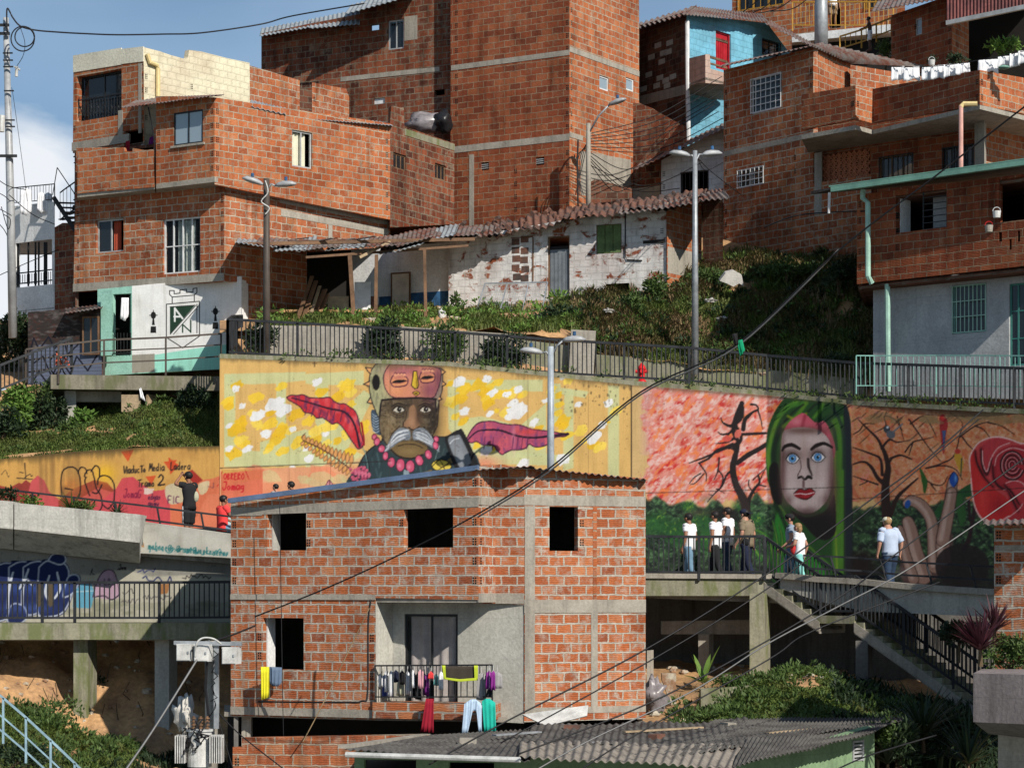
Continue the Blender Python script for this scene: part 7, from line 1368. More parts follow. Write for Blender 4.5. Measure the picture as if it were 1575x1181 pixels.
for q in (('palm_shrub','dark palm fronds in front of the staircase foot','palm',(1420,1135,47),90,1.5,.07,'leaf_dark',.9),('palm_shrub','dark palm fronds in the bottom right corner','palm',(1490,1175,46),70,1.4,.07,'leaf_dark',.9),('palm_shrub','feathery dark palm beside the green house','palm',(1365,1175,45.6),60,1.2,.06,'leaf_dark',.9),  # these palms take dark leaves in place of cast shade
 ('cordyline','dark purple spiky plant above the concrete planter','plant',(1508,1000,42.),110,.85,.075,'leaf_purple',.35),('cordyline','second smaller purple spiky plant behind the first one','plant',(1530,970,42.8),60,.7,.07,'leaf_purple',.35),
 ('spiky_plant','big spiky plant in the left planter below the round graffiti','plant',(110,786,59.),60,.62,.05,'leaf',.7),('spiky_plant','spiky plant at the right end of the left planter','plant',(180,793,59.),50,.5,.05,'leaf_dark',.7),
 ('banana_plant','young banana plant with broad leaves under the walkway','plant',(1082,1050,58),10,1.0,.2,'leaf_bright',.6),('spiky_plant','palm like plant behind the railing under the blue painted wall','plant',(690,548,64.6),40,.8,.06,'leaf',.8)): spiky(*q)
mb=MB()
for i in range(160): p=P(1090+rnd.gauss(0,10),1062+rnd.gauss(0,9),57.4+rnd.uniform(-.3,.3)); leafquad(mb,p,(rv()+V((0,0,-.8))).normalized(),rv().normalized(),.45,.06)
tag(mb.build('dry_leaves',M['dry'],None),'dry brown leaves hanging below the banana plant','dead leaves',kind='stuff')
# ---------------- poles, lamps, cables ----------------
def cable(label,pts,r=.018,mat='cable',n=8,cat='cable',name='overhead_cable'):
    q=[V(p) for p in crom([tuple(P(*p)) for p in pts],n)]; mb=MB(); mb.tube(q,r,5); return tag(mb.build(name,M[mat],None,True),label,cat)
def head(mb_,p,d,L=.6):
    d=V(d).normalized(); vs=[]; s=d.cross(V((0,0,1))).normalized()
    prof=((0,.05,.05),(.15,.09,.1),(.45,.15,.13),(.8,.13,.1),(1,.05,.03))
    for t,w_,h_ in prof:
        c=p+d*L*t
        for k in range(8): a=2*math.pi*k/8; vs.append(c+s*w_*math.cos(a)+V((0,0,1))*h_*(math.sin(a)*(1 if math.sin(a)>0 else .45)))
    mb_.idx(vs,[(i*8+k,i*8+(k+1)%8,(i+1)*8+(k+1)%8,(i+1)*8+k) for i in range(4) for k in range(8)]+[tuple(range(7,-1,-1)),tuple(32+k for k in range(8))])
def lamp(label,x,yb,yt,Y,r0,r1,mat,arms,extra=None):
    b=P(x,yb,Y); t=P(x,yt,Y); t.x+=(extra or 0); r=thing('street_lamp',label,'street lamp',b); mb=MB(); mb.tube([b-V((0,0,.3)),b.lerp(t,.5),t],[r0,(r0+r1)/2,r1],12); mb.build('pole',M[mat],r,True)
    for (dx,dy,px,py,hd) in arms:
        a=P(px,py,Y)+V((0,dy,0)); q=MB(); q.tube([t-V((0,0,.35)),t.lerp(a,.5)-V((0,0,.05)),a],.03,6); q.build('arm',M['galv'],r,True); q=MB(); head(q,a,hd); q.build('lamp_head',M['lamp_grey'],r,True); q=MB(); c=a+V(hd).normalized()*.3+V((0,0,.13)); q.tube([c,c+V((0,0,.1))],.045,8); q.build('sensor',M['blue_wallpaint'],r)
    return r
lamp('brown street lamp post with two heads before the left brick house',410,560,275,64.6,.11,.085,'pole_dark',[(0,0,404,284,(-.9,-.2,.25)),(0,0,424,286,(.95,-.15,.05))])
lamp('tall grey street lamp rising from the grassy slope',1069,560,232,65.2,.11,.065,'galv',[(0,0,1061,240,(-.95,-.1,.12)),(0,.2,1082,236,(.8,.3,.1))])
lamp('pale double headed street lamp before the yellow mural',847,800,533,59.9,.105,.078,'pole_paint',[(0,0,834,543,(-.95,-.1,.1)),(0,0,866,524,(.95,-.1,.03))])
lamp('thin old street lamp with one arm beside the tower',905,330,190,74.,.09,.07,'concrete',[(0,-.3,936,165,(.9,-.3,.25))])
mb=MB(); mb.tube([P(1263,85,84),P(1263,-40,84)],[.26,.22],12); tag(mb.build('utility_pole',M['galv'],None,True),'thick grey pole before the yellow balcony at the top','pole')
r=thing('utility_pole','pale slender pole with crossarms and insulators at the left edge','pole',P(20,500,72)); mb=MB(); mb.tube([P(20,520,72),P(16,310,72),P(9,28,72)],[.14,.13,.09],12); mb.build('pole',M['lamp_grey'],r,True)
for (y,x0,x1) in ((39,-20,14),(52,-20,15),(240,-30,26)):
    mb=MB(); mb.bar(P(x0,y,71.8),P(x1,y,71.8),.08,.08); mb.build('crossarm',BK,r)
for y in (82,93,103,140,185,195): mb=MB(); mb.bar(P(2+y*.03,y,71.8),P(17+y*.03,y,71.8),.05,.04); mb.build('clamp',BK,r)
mb=MB(); mb.tube([P(25,118,71.8),P(26,103,71.8)],.05,8); mb.tube([P(22,103,71.8),P(31,108,71.8)],.03,6); mb.build('fuse',M['plastic_white'],r)
mb=MB(); mb.tube([P(2,203,71.7),P(3,178,71.7)],.1,8); mb.build('insulator_box',M['plastic_white'],r)
cable('thick black cable from the left pole to the dark red house roof',[(11,50,71.6),(11,14,71.6),(20,28,71.6),(32,41,71.6),(55,47,71.9),(90,50,72.5),(125,52,73.5),(180,54,75),(250,53,76.5),(310,51,78),(400,38,79.4),(450,25,79.4),(560,6,78)],.026)
th=np.linspace(0,2*math.pi,17)
cable('larger coiled loop of black cable hanging from the left pole',[(35+18*math.cos(t),60+19*math.sin(t),71.5) for t in th],.022,n=2,name='cable_coil'); cable('smaller coiled loop of black cable hanging from the left pole',[(38+15*math.cos(t),57+15*math.sin(t),71.45) for t in th],.022,n=2,name='cable_coil')
cable('thin wire dropping from the coil to the fuse',[(31,42,71.5),(38,65,71.5),(36,85,71.5),(26,102,71.6)],.01)
cable('thin stay wire down the left pole',[(18,135,71.7),(22,160,71.7),(33,240,71.7),(42,310,71.7)],.008)
for k in range(7): cable('tangled cable low on the left pole, number %d from the top'%(k+1) if 0 else ['slack cable bundle crossing the left margin below the crossarm','sagging wire from the left pole to the white house','low drooping wire behind the white house','long wire sloping across the left balcony','steep wire left of the terrace','second steep wire left of the terrace','loose wire loop beside the terrace'][k],
  [[(-20,262,71),(10,285,71.5),(40,292,73)],[(14,300,71.6),(50,330,73),(84,345,74.5)],[(-20,330,71),(10,360,72),(18,420,75)],[(-20,432,71),(40,405,73),(90,384,74)],[(-20,290,71),(4,300,71.5),(16,310,71.6)],[(-20,312,71),(6,325,71.5),(18,332,71.6)],[(2,318,71.4),(12,352,71.5),(16,338,71.5),(6,330,71.5)]][k],.014)
CB=[('thick black cable sweeping from upper right down to the left in front of everything',[(1640,120,36),(1575,165,37),(1440,270,38),(1290,385,39),(1135,528,40),(985,603,41),(845,720,42),(735,790,43),(620,850,44),(500,905,45),(392,948,46)],.016,'cable'),
('pale cable running just below the thick black sweeping cable',[(1290,384,39.2),(1135,532,40.2),(985,607,41.2),(845,725,42.2),(735,795,43.2)],.016,'cable_grey'),
('thick black cable rising across the stairs and the rose mural',[(660,1175,41),(780,1108,42),(990,1000,43),(1180,882,44),(1330,775,45),(1420,710,46),(1512,630,47)],.017,'cable'),
('thin dark cable beside the thick one across the rose mural',[(770,1142,42),(1010,1010,43),(1180,905,44),(1310,806,45),(1420,715,46),(1505,645,47)],.014,'cable'),
('silvery cable rising to the right edge over the old man',[(700,1260,38),(880,1152,39),(1060,1065,40),(1180,990,41),(1290,932,42),(1400,873,43),(1575,755,44),(1640,712,44)],.014,'cable_grey'),
('lower dark cable over the corrugated roof',[(870,1200,38),(960,1140,39),(1180,1015,40),(1250,970,41),(1445,895,42)],.014,'cable'),
('black cable rising from the roof towards the stair landing',[(795,1160,40),(1000,1080,41),(1180,985,42),(1310,905,43),(1380,850,44),(1575,705,45)],.016,'cable'),
('short dark cable in the bottom right corner',[(1290,1181,38),(1340,1160,39),(1440,1130,40)],.014,'cable'),
('stay wire running from bottom left up to the meter boxes',[(170,1215,44),(195,1181,44.2),(240,1115,44.8),(310,1003,45.8),(322,985,46)],.024,'cable_grey'),
('twisted cable from the meter boxes to the brick house',[(330,985,46),(360,975,47),(392,962,50)],.022,'cable'),
('thin cable falling from the transformer pole to the right',[(333,1093,46),(370,1130,46.3),(440,1185,47)],.014,'cable'),
('thin cable from the pole down to the brick wall',[(337,1110,46),(358,1181,46)],.012,'cable'),
('pale rope stretched from the balcony down to the brick wall',[(568,935,49.6),(500,1075,49.2),(466,1140,48)],.012,'dry'),
('black service cable running down beside the balcony',[(570,922,49.9),(566,960,49.95),(565,1065,49.9),(556,1078,49.9),(520,1080,50.3),(355,1078,53.2)],.022,'cable'),
('thin vertical wire down the brick facade',[(430,770,51.5),(432,900,51.5),(434,1030,51.5),(436,1135,51.5)],.009,'cable'),
('blue black wire from the facade to the right wall of the yard',[(1175,350,66),(1220,333,65.5),(1270,327,65),(1330,325,62)],.02,'cable')]
for l,p,r_,m_ in CB: cable(l,p,r_,m_)
# bundle by the thin lamp
ends=[(1110,118,78),(1108,130,78),(1112,140,78),(1108,150,78),(1100,160,78),(1105,172,77),(1112,182,76),(1020,235,76),(1045,290,73),(1020,282,73.5),(1000,268,74),(985,275,74),(1080,250,72)]
names=['highest','second highest','third','fourth','fifth','sixth','seventh','steep','long steep','lower','lowest','short','far']
for k,e in enumerate(ends):
    y0=206+k*4; m_=((906+e[0])/2,(y0+e[1])/2+16+k*1.5,75.5); cable('%s cable fanning right from the thin old street lamp'%names[k],[(906,y0,74),m_,e],.014)
for k in range(5): cable(['left','second','middle','fourth','right'][k]+' slack cable hanging down the thin lamp post toward the roof',[(906,205+k*5,74.05),(898-k*3,245,74.2),(885+k*3,300,74)],.013)
cable('loose black cable hanging down by the thin lamp post',[(889,215,74),(888,260,74),(889,318,74)],.03)
cable('wire strung from the tall lamp to the white house window',[(1072,240,65.3),(1085,262,68),(1112,250,73)],.012); cable('wire falling from the tall lamp towards the brick house',[(1072,242,65.3),(1095,265,68),(1140,300,72)],.012); cable('white tangled wires around the brown lamp top',[(408,278,64.4),(412,296,64.4),(402,310,64.4),(414,320,64.4),(408,330,64.4)],.02,'plastic_white')
for k,(a,b) in enumerate(((1120,1185),(1140,1210),(1160,1240),(1185,1262))): cable(['first','second','third','fourth'][k]+' wire from the left crossing the orange house wall at the top',[(a,30-k*4,86),((a+b)/2,12,85.5),(b,-20,85)],.02)
# cloth caught on the cable
def clothp(name,label,cat,top,bot,Y,mat,group=None,amp=.02,folds=3.,n=14,m=5,thick=.008,skewY=0,stripes=None):
    """hanging cloth between an upper and a lower outline (photo pixels at depth Y)"""
    tx=[p[0] for p in top]; ty=[p[1] for p in top]; bx_=[p[0] for p in bot]; by=[p[1] for p in bot]; rows=[[],[]]; ph=rnd.uniform(0,6)
    for j in range(m+1):
        for i in range(n+1):
            s=i/n; xa=tx[0]+(tx[-1]-tx[0])*s; xb=bx_[0]+(bx_[-1]-bx_[0])*s; t=j/m; x=xa+(xb-xa)*t; y=float(np.interp(xa,tx,ty))*(1-t)+float(np.interp(xb,bx_,by))*t
            p=P(x,y,Y+skewY*s); p.y+=amp*(.3+.7*t)*math.sin(s*folds*6.28+ph+t)+amp*.5*math.sin(s*folds*2.3*6.28+ph*2); rows[0].append(p); rows[1].append(p+V((0,thick,0)))
    N=(n+1)*(m+1); fs=[]
    for j in range(m):
        for i in range(n): a=j*(n+1)+i; fs+=[(a,a+1,a+n+2,a+n+1),(N+a,N+a+n+1,N+a+n+2,N+a+1)]
    for i in range(n): fs+=[(i,N+i,N+i+1,i+1),(m*(n+1)+i,m*(n+1)+i+1,N+m*(n+1)+i+1,N+m*(n+1)+i)]
    for j in range(m): a=j*(n+1); b=a+n; fs+=[(a,a+n+1,N+a+n+1,N+a),(b,N+b,N+b+n+1,b+n+1)]
    mb=MB(); mb.idx(rows[0]+rows[1],fs); o=mb.build(name,mat,None,True); return tag(o,label,cat,group)
C1={k:cloth('cl_'+k,v) for k,v in dict(white=(.72,.73,.76),yellow=(.62,.58,.03),denim=(.12,.17,.25),jeans=(.40,.52,.66),teal=(.02,.40,.31),red=(.26,.015,.03),navy=(.02,.025,.05),black=(.02,.02,.022),grey=(.30,.29,.29),pink=(.72,.38,.42),purple=(.22,.03,.22),lilac=(.30,.24,.34),coral=(.75,.06,.06),aqua=(.22,.55,.52),olive=(.05,.042,.033),lime=(.42,.50,.04),blue=(.04,.07,.30),khaki=(.38,.38,.28),green=(.01,.25,.12),skyb=(.06,.16,.32)).items()}
G1='clothes drying on the balcony railing'
clothp('towel','long yellow trousers hanging from the lower left window','trousers',[(401,1025),(414,1025)],[(402,1076),(414,1072)],51.9,C1['yellow'],'clothes on the lower left window sill'); clothp('shorts','blue denim shorts hanging from the lower left window','shorts',[(414,1025),(434,1026)],[(414,1050),(420,1055),(428,1055),(433,1050)],51.9,C1['denim'],'clothes on the lower left window sill')
clothp('trousers','dark red trousers hanging below the balcony railing','trousers',[(655,1074),(667,1074)],[(647,1125),(656,1125),(657,1118),(658,1126),(667,1126)],50.3,C1['red'],G1)
clothp('jeans','faded light blue jeans hanging below the balcony','jeans',[(714,1082),(724,1075),(732,1075),(741,1082)],[(710,1128),(719,1128),(727,1093),(733,1093),(736,1125),(741,1126)],49.8,C1['jeans'],G1,n=24)
clothp('shirt','teal polo shirt hanging below the right end of the balcony','shirt',[(741,1078),(747,1074),(753,1074),(762,1080)],[(745,1126),(763,1125)],49.8,C1['teal'],G1)
clothp('towel','brown towel with bright lime border over the balcony railing','towel',[(681,1024),(734,1024)],[(684,1042),(707,1047),(733,1045)],50.05,C1['olive'],G1,amp=.012)
for a,b,c_,d in (((680,1023),(685,1023),(684,1044),(680,1043)),((729,1023),(735,1023),(734,1046),(731,1046)),):
    pass
clothp('towel_border','lime left edge of the brown towel','towel border',[(680,1023),(685,1023)],[(682,1043),(686,1044)],50.0,C1['lime'],None,amp=.004); clothp('towel_border','lime right edge of the brown towel','towel border',[(729,1023),(735,1023)],[(730,1046),(735,1046)],50.0,C1['lime'],None,amp=.004); clothp('towel_border','lime bottom hem of the brown towel','towel border',[(682,1041),(707,1044),(733,1042)],[(682,1044),(707,1048),(733,1046)],49.98,C1['lime'],None,amp=.004)
BL=[(571,578,1033,1056,'lilac','lilac shirt at the left end of the balcony clothes'),(576,585,1035,1058,'navy','dark blue shirt behind the small white top'),(580,590,1036,1056,'white','small white top near the left end of the balcony'),(588,597,1036,1072,'blue','royal blue garment between two white shirts'),(591,598,1030,1065,'white','narrow white shirt with long sleeve beside the blue one'),(598,606,1031,1073,'white','bigger white shirt left of the navy top'),(603,614,1030,1048,'navy','navy short top on a hanger'),(610,622,1046,1070,'khaki','khaki shorts below the navy top'),(614,623,1031,1052,'black','black top right of the navy one'),(624,630,1032,1068,'white','thin white shirt seen edge on'),(629,635,1032,1072,'grey','grey white shirt seen edge on'),(632,638,1030,1058,'white','white shirt left of the long black garments'),(634,640,1034,1074,'black','long black garment right of the white shirt'),(639,648,1034,1076,'black','wide long black garment before the pink shirt'),(642,652,1029,1058,'pink','pale pink shirt in the middle of the balcony'),(650,656,1035,1070,'purple','purple garment with pale flowers'),(656,660,1034,1072,'purple','narrow purple garment beside the coral top'),(658,667,1032,1044,'coral','bright coral top'),(660,668,1045,1078,'black','black garment below the coral top'),(667,675,1036,1054,'aqua','small aqua top'),(675,682,1032,1061,'white','white shirt left of the brown towel'),(733,748,1035,1076,'grey','long grey shirt right of the brown towel'),(747,757,1031,1060,'purple','shiny purple shirt at the right end'),(755,762,1031,1062,'purple','darker purple sleeve shirt beside the last grey shirt'),(757,773,1033,1058,'grey','grey shirt at the right end of the balcony clothes'),(748,758,1058,1072,'black','black shorts below the purple shirt')]
for i,(x0,x1,y0,y1,c_,l) in enumerate(BL):
    w_=x1-x0; Y=51.45-(x0-577)/180*1.55-.05-(i%3)*.07
    clothp('shirt' if 'shirt' in l or 'top' in l else 'garment',l+(' on the balcony' if len(l.split())<4 else ''),'garment',[(x0+w_*.1,y0+3),(x0+w_*.45,y0),(x0+w_*.6,y0),(x1-w_*.05,y0+4)],[(x0-w_*.05,y1-1),(x0+w_*.4,y1+rnd.uniform(-2,2)),(x1,y1)],Y,C1[c_],G1,amp=.018,folds=1.5,n=8,m=4)
    mb=MB(); t=P(x0+w_*.5,1025,Y); mb.tube([t+V((0,.02,.03)),P(x0+w_*.5,y0-1,Y),P(x0+w_*.2,y0+3,Y)],.008,4); tag(mb.build('hanger',M['plastic_white'],None),'hanger of the '+l.replace(' seen edge on',''),'hanger','hangers on the balcony railing')
G2='white laundry above the brick balcony'
LX=[(1371,1391,103,1123),(1390,1414,103,1123),(1418,1432,103,1122),(1432,1452,101,1120),(1452,1472,99,1118),(1470,1491,98,1114),(1505,1535,92,112),(1535,1553,87,100),(1553,1568,82,101),(1566,1590,78,96)]
ll=['leftmost white cloth','white cloth with small red mark','small white cloth in the middle','wide white cloth right of the small one','plain white cloth near the middle','white cloth before the gap','large white cloth right of the gap','short white cloth right of the large one','bunched white cloth near the right edge','last white cloth at the right edge']
for (x0,x1,y0,y1),l in zip(LX,ll):
    y1=y1-1000 if y1>1000 else y1; clothp('laundry',l+' on the line above the brick balcony','laundry',[(x0,y0+1),(x1,y0-1)],[(x0-1,y1+rnd.uniform(1,5)),((x0*.7+x1*.3),y1+rnd.uniform(-1,3)),((x0*.3+x1*.7),y1+rnd.uniform(-4,2)),(x1+1,y1+rnd.uniform(-1,3))],66.2-(x0-1371)/200*2.,C1['white'],G2,amp=.035,folds=2.2)
cable('clothes line above the brick balcony',[(1365,103,66.3),(1430,103,65.6),(1500,94,65),(1600,74,63.9)],.012)
clothp('trousers','grey tracksuit trousers hanging on the left brick parapet','trousers',[(145,243),(172,240)],[(145,284),(150,284),(157,252),(162,252),(166,280),(173,279)],71.2,C1['white'],n=24)
for q in (((193,218),(199,216),(194,238),(202,238),'red','dark red cloth hanging in the dark gap at the left house'),((217,222),(224,221),(216,234),(223,234),'grey','grey cloth hanging in the dark gap at the left house'),((230,212),(238,208),(228,228),(238,226),'purple','purple cloth hanging beside the window box')): clothp('laundry',q[5],'laundry',[q[0],q[1]],[q[2],q[3]],71.,C1[q[4]],'clothes in the gap of the left house')
for q in ((32,48,290,328,'long white shirt on the terrace railing of the white house'),(58,68,295,325,'white shirt on a hanger on the terrace railing'),(68,80,296,326,'white top next to the hanger shirt on the terrace railing')): clothp('laundry',q[4],'laundry',[(q[0],q[2]+3),((q[0]+q[1])/2,q[2]),(q[1],q[2]+3)],[(q[0]-1,q[3]),((q[0]+q[1])/2,q[3]+4),(q[1]+1,q[3]-3)],75.2,C1['white'],'laundry on the white house terrace')
clothp('laundry','white towel hanging in the dark mint doorway','laundry',[(187,458),(198,458)],[(185,490),(192,494),(198,485)],70.3,C1['white'])
clothp('rag','green plastic rag caught on the sweeping cable','rag',[(1133,524),(1142,522)],[(1138,548),(1142,545),(1146,538)],39.9,C1['green'],n=8); clothp('rag','black plastic rag caught on the sweeping cable','rag',[(1126,514),(1134,512)],[(1130,532),(1136,530)],39.85,C1['black'],n=8)
clothp('cloth','white cloth hanging from the tan board under the ledge','cloth',[(214,598),(217,596)],[(216,612),(224,618)],65.9,C1['white'],n=8)
# ---------------- transformer pole ----------------
r=thing('utility_pole','concrete pole with steel angle frame carrying meter boxes and the transformer','pole',P(330,1260,46.2)); mb=MB(); mb.tube([P(325,1280,46.3),P(325,985,46.3)],.13,10); mb.build('pole',M['concrete'],r,True)
mb=MB(); mb.bar(P(333,1120,46.),P(333,985,46.),.1,.1); mb.build('steel_angle',M['galv'],r); mb=MB(); mb.bar(P(268,988,46.),P(372,990,45.9),.1,.08); mb.build('crossarm',M['galv'],r)
mb=MB(); 
for k in range(9): mb.tube([P(328+3*math.sin(k),1000+k*11,45.85),P(331+4*math.cos(k*2),1006+k*11,45.8),P(327+4*math.sin(k*3),1012+k*11,45.85)],.014,4)
mb.tube([P(319,1000,45.9),P(316,1060,45.9),P(322,1110,45.9)],.03,5); mb.build('wiring',M['cable'],r)
for x,y,l in ((271,990,'left pale meter box on the transformer pole'),(298,991,'middle pale meter box on the transformer pole'),(341,995,'right pale meter box on the transformer pole')):
    b=thing('meter_box',l,'meter box',P(x+12,y+25,45.7),'meter boxes on the transformer pole'); mb=MB(); a=P(x,y,45.7); c=P(x+23,y+26,45.7); mb.hexa([V((a.x,45.7,c.z)),V((c.x,45.7,c.z)),V((c.x+.06,46.,c.z)),V((a.x,46.,c.z)),V((a.x,45.7,a.z)),V((c.x,45.7,a.z)),V((c.x+.06,46.,a.z)),V((a.x,46.,a.z))]); mb.build('case',M['plastic_white'],b)
    mb=MB(); mb.hexa([V((a.x+.015,45.68,c.z+.015)),V((c.x-.02,45.68,c.z+.015)),V((c.x-.02,45.7,c.z+.015)),V((a.x+.015,45.7,c.z+.015)),V((a.x+.015,45.68,a.z-.015)),V((c.x-.02,45.68,a.z-.015)),V((c.x-.02,45.7,a.z-.015)),V((a.x+.015,45.7,a.z-.015))]); mb.build('lid',M['plastic_white'],b); mb=MB(); mb.box((c.x-.06,45.67,(a.z+c.z)/2),.03,.02,.05); mb.build('latch',M['galv'],b)
cable('white cable arching over the meter boxes',[(300,1010,45.6),(302,990,45.5),(312,981,45.5),(328,982,45.5),(340,990,45.6)],.02,'plastic_white')
r=thing('transformer','white oil transformer with ribbed radiators and the number 75','transformer',P(307,1181,45.3)); mb=MB(); b=P(307,1178,45.3); t=P(307,1124,45.3); mb.tube([b,t],.24,20); mb.tube([t,t+V((0,0,.04))],.27,20); mb.build('tank',M['plastic_white'],r)
for x0,n in ((272,5),(325,6)):
    mb=MB()
    for k in range(n): 
        x=P(x0+k*3.4,1150,45.2); w_=.02; mb.box((x.x,45.2,(Z(1130,45.2)+Z(1172,45.2))/2),w_,.42,Z(1130,45.2)-Z(1172,45.2))
    mb.bar((P(x0,1132,45.2)),(P(x0+n*3.2,1132,45.2)),.1,.06); mb.build('radiator',M['plastic_white'],r)
for dx in (-.12,.02,.15):
    mb=MB(); q=t+V((dx,0,0)); mb.tube([q,q+V((0,0,.3))],.025,6)
    for k in range(4): mb.tube([q+V((0,0,.05+k*.065)),q+V((0,0,.075+k*.065))],.05,8)
    mb.build('bushing',M['wood'],r)
mb=MB(); 
for k in range(14): a=t+V((rnd.uniform(-.3,.1),-.26,rnd.uniform(-.35,.2))); mb.tube([a,a+rv()*.22,a+rv()*.3],.016,4)
mb.build('wiring',M['cable'],r)
mb=MB()
for ch,x in (('7',294),('5',299)):
    for st in GL[ch]: mb.tube([P(x+p*4.4,1150+q*7,45.03) for p,q in st],.012,4)
mb.build('number',BK,r)
# ---------------- hydrant, bags, bits ----------------
r=thing('fire_hydrant','small red fire hydrant behind the railing above the mural joint','hydrant',P(987,592,64.4)); mb=MB(); b=P(987,592,64.4); mb.tube([b,b+V((0,0,.12)),b+V((0,0,.13)),b+V((0,0,.42)),b+V((0,0,.44)),b+V((0,0,.52)),b+V((0,0,.58)),b+V((0,0,.62))],[.13,.13,.09,.09,.13,.1,.05,.03],12); mb.build('barrel',M['red_paint'],r,True); mb=MB(); mb.tube([b+V((-.18,0,.38)),b+V((.18,0,.38))],.05,8); mb.tube([b+V((0,0,.38)),b+V((0,-.17,.38))],.06,8); mb.build('nozzle',M['red_paint'],r)
def bag(label,c,s,mat,jit=.5,name='bag',cat='bag'):
    mb=MB(); mb.ball(P(*c),s[0],s[1],s[2],16,12,0,jit); return tag(mb.build(name,mat,None,True),label,cat)
bag('clear grey plastic bag on the rooftop beside the tower',(655,190,77.2),(.62,.35,.33),plain('bag_grey',(.22,.20,.21),.35,0,.4)); bag('black rubbish bag on the rooftop beside the tower',(682,188,77.),(.3,.3,.38),plain('bag_black',(.015,.015,.017),.3))
bag('white sack lying before the porch white door',(635,488,68.4),(.28,.2,.12),M['curtain_white']); bag('white sack near the bright bush on the terrace',(680,484,68.6),(.12,.12,.2),M['curtain_white']); bag('blue white sack behind the transformer',(284,1100,46.9),(.2,.2,.33),M['litter_white'],1.1)
bag('crumpled clear plastic bundle beside the brick house',(1006,1072,54.5),(.28,.25,.42),M['bag_grey'],.9); mb=MB(); pts=[P(x,y,68.0+.0) for x,y in ((1107,432),(1116,420),(1128,417),(1141,424),(1144,440),(1137,436),(1128,441),(1118,436))]; mb.idx([q for q in pts]+[q+V((0,.35,.1)) for q in pts],[tuple(range(7,-1,-1)),tuple(range(8,16))]+[(i,(i+1)%8,8+(i+1)%8,8+i) for i in range(8)]); tag(mb.build('plaster_slab',M['litter_white'],None),'broken white plaster slab lying on the grassy slope','rubble')
for k,(x,y) in enumerate(((936,478),(1040,500),(1092,462),(1150,520),(1245,510),(1203,500),(1110,490))): bag(['white scrap of litter below the shack opening','tan scrap of litter low on the slope','pale litter scrap beside the tall lamp','litter scrap near the sweeping cable','pale scrap on the brown grass at the right','small scrap above the middle of the slope','white scrap right of the tall lamp'][k],(x,y,67.2),(.13,.1,.05),M['litter_white' if k!=1 else 'dry'],1.6,'litter','litter')
mb=MB(); mb.idx([P(803,1098,50),P(905,1084,50.2),P(903,1100,50),P(840,1116,49.6)]+[p+V((0,.03,-.02)) for p in (P(803,1098,50),P(905,1084,50.2),P(903,1100,50),P(840,1116,49.6))],[(0,1,2,3),(7,6,5,4),(0,4,5,1),(1,5,6,2),(2,6,7,3),(3,7,4,0)]); tag(mb.build('white_sheet',M['plastic_white'],None),'white plastic panel leaning between roof and brick house','panel')
# porch clutter
for k,(x0,y0,x1,y1,w_,m_,l) in enumerate(((458,490,480,425,.12,'wood','dark plank leaning furthest left in the porch'),(466,492,486,432,.14,'wood','second leaning plank in the porch'),(476,490,492,440,.1,'wood_pale','thin pale plank leaning in the porch'),(480,490,500,445,.18,'wood','wide brown plank leaning in the porch'),(489,488,503,452,.16,'wood','short brown plank leaning in the porch'))):
    mb=MB(); mb.bar(P(x0,y0,69.6+k*.1),P(x1,y1,70.4),w_,.04); tag(mb.build('plank',M[m_],None),l,'plank','planks leaning in the porch')
for (x0,y0,x1,y1,Y,m_,l) in ((504,455,536,486,70.4,'wood_pale','tan board standing in the porch'),(545,433,570,486,70.2,'white_metal','white panel standing in the porch sun'),(568,455,580,484,70.4,'clay_tile','red tiled patch panel beside the white panel'),(439,456,467,478,72,'cream_plaster','cream panel fixed on the brick wall by the brown lamp')):
    a=P(x0,y1,Y);b=P(x1,y0,Y); mb=MB(); mb.hexa([V((a.x,Y-.1,a.z)),V((b.x,Y-.1,a.z)),V((b.x,Y-.06,a.z)),V((a.x,Y-.06,a.z)),V((a.x,Y+.1,b.z)),V((b.x,Y+.1,b.z)),V((b.x,Y+.14,b.z)),V((a.x,Y+.14,b.z))]); tag(mb.build('board',M[m_],None),l,'board')
r=thing('mesh_frame','wire mesh bed frame leaning against the peeling wall','frame',P(785,482,69.9)); a,b,c,d=P(732,481,69.3),P(834,476,69.3),P(842,434,70.6),P(746,436,70.9); mb=MB()
for p,q in ((a,b),(b,c),(c,d),(d,a),(a.lerp(b,.36),d.lerp(c,.36)),(a.lerp(b,.7),d.lerp(c,.7))): mb.bar(p,q,.04,.04)
mb.build('frame',M['galv'],r); mb=MB()
for k in range(1,30): mb.bar(a.lerp(b,k/30),d.lerp(c,k/30),.006,.006)
for k in range(1,12): mb.bar(a.lerp(d,k/12),b.lerp(c,k/12),.006,.006)
mb.build('wire_mesh',M['galv'],r)
# buckets
for (x,y,Y,l,m_) in ((1533,335,58.2,'white paint bucket standing on the brick parapet','plastic_white'),(1521,357,57.9,'hanging grey bucket with red handle rim below the white one','concrete'),(1433,101,71.6,'tiny white pot on the shed parapet','plastic_white')):
    r=thing('bucket',l,'bucket',P(x,y,Y)); b=P(x,y,Y); mb=MB(); mb.tube([b,b+V((0,0,.17))],[.09,.11],12); mb.build('pail',M[m_],r); mb=MB(); mb.tube([b+V((.1*math.cos(t),.0,.17+.1*math.sin(t))) for t in np.linspace(0,math.pi,7)],.008,4); mb.build('handle',M['red_paint' if 'red' in l else 'white_metal'],r)
bag('blue plastic bowl at the side window of the brick house',(384,994,53.2),(.2,.15,.1),plain('bowl_blue',(.03,.16,.3),.4),.1,'bowl','bowl'); bag('pale green basin on the shed parapet',(1543,104,66.8),(.2,.15,.06),M['gutter_green'],.05,'basin','basin')
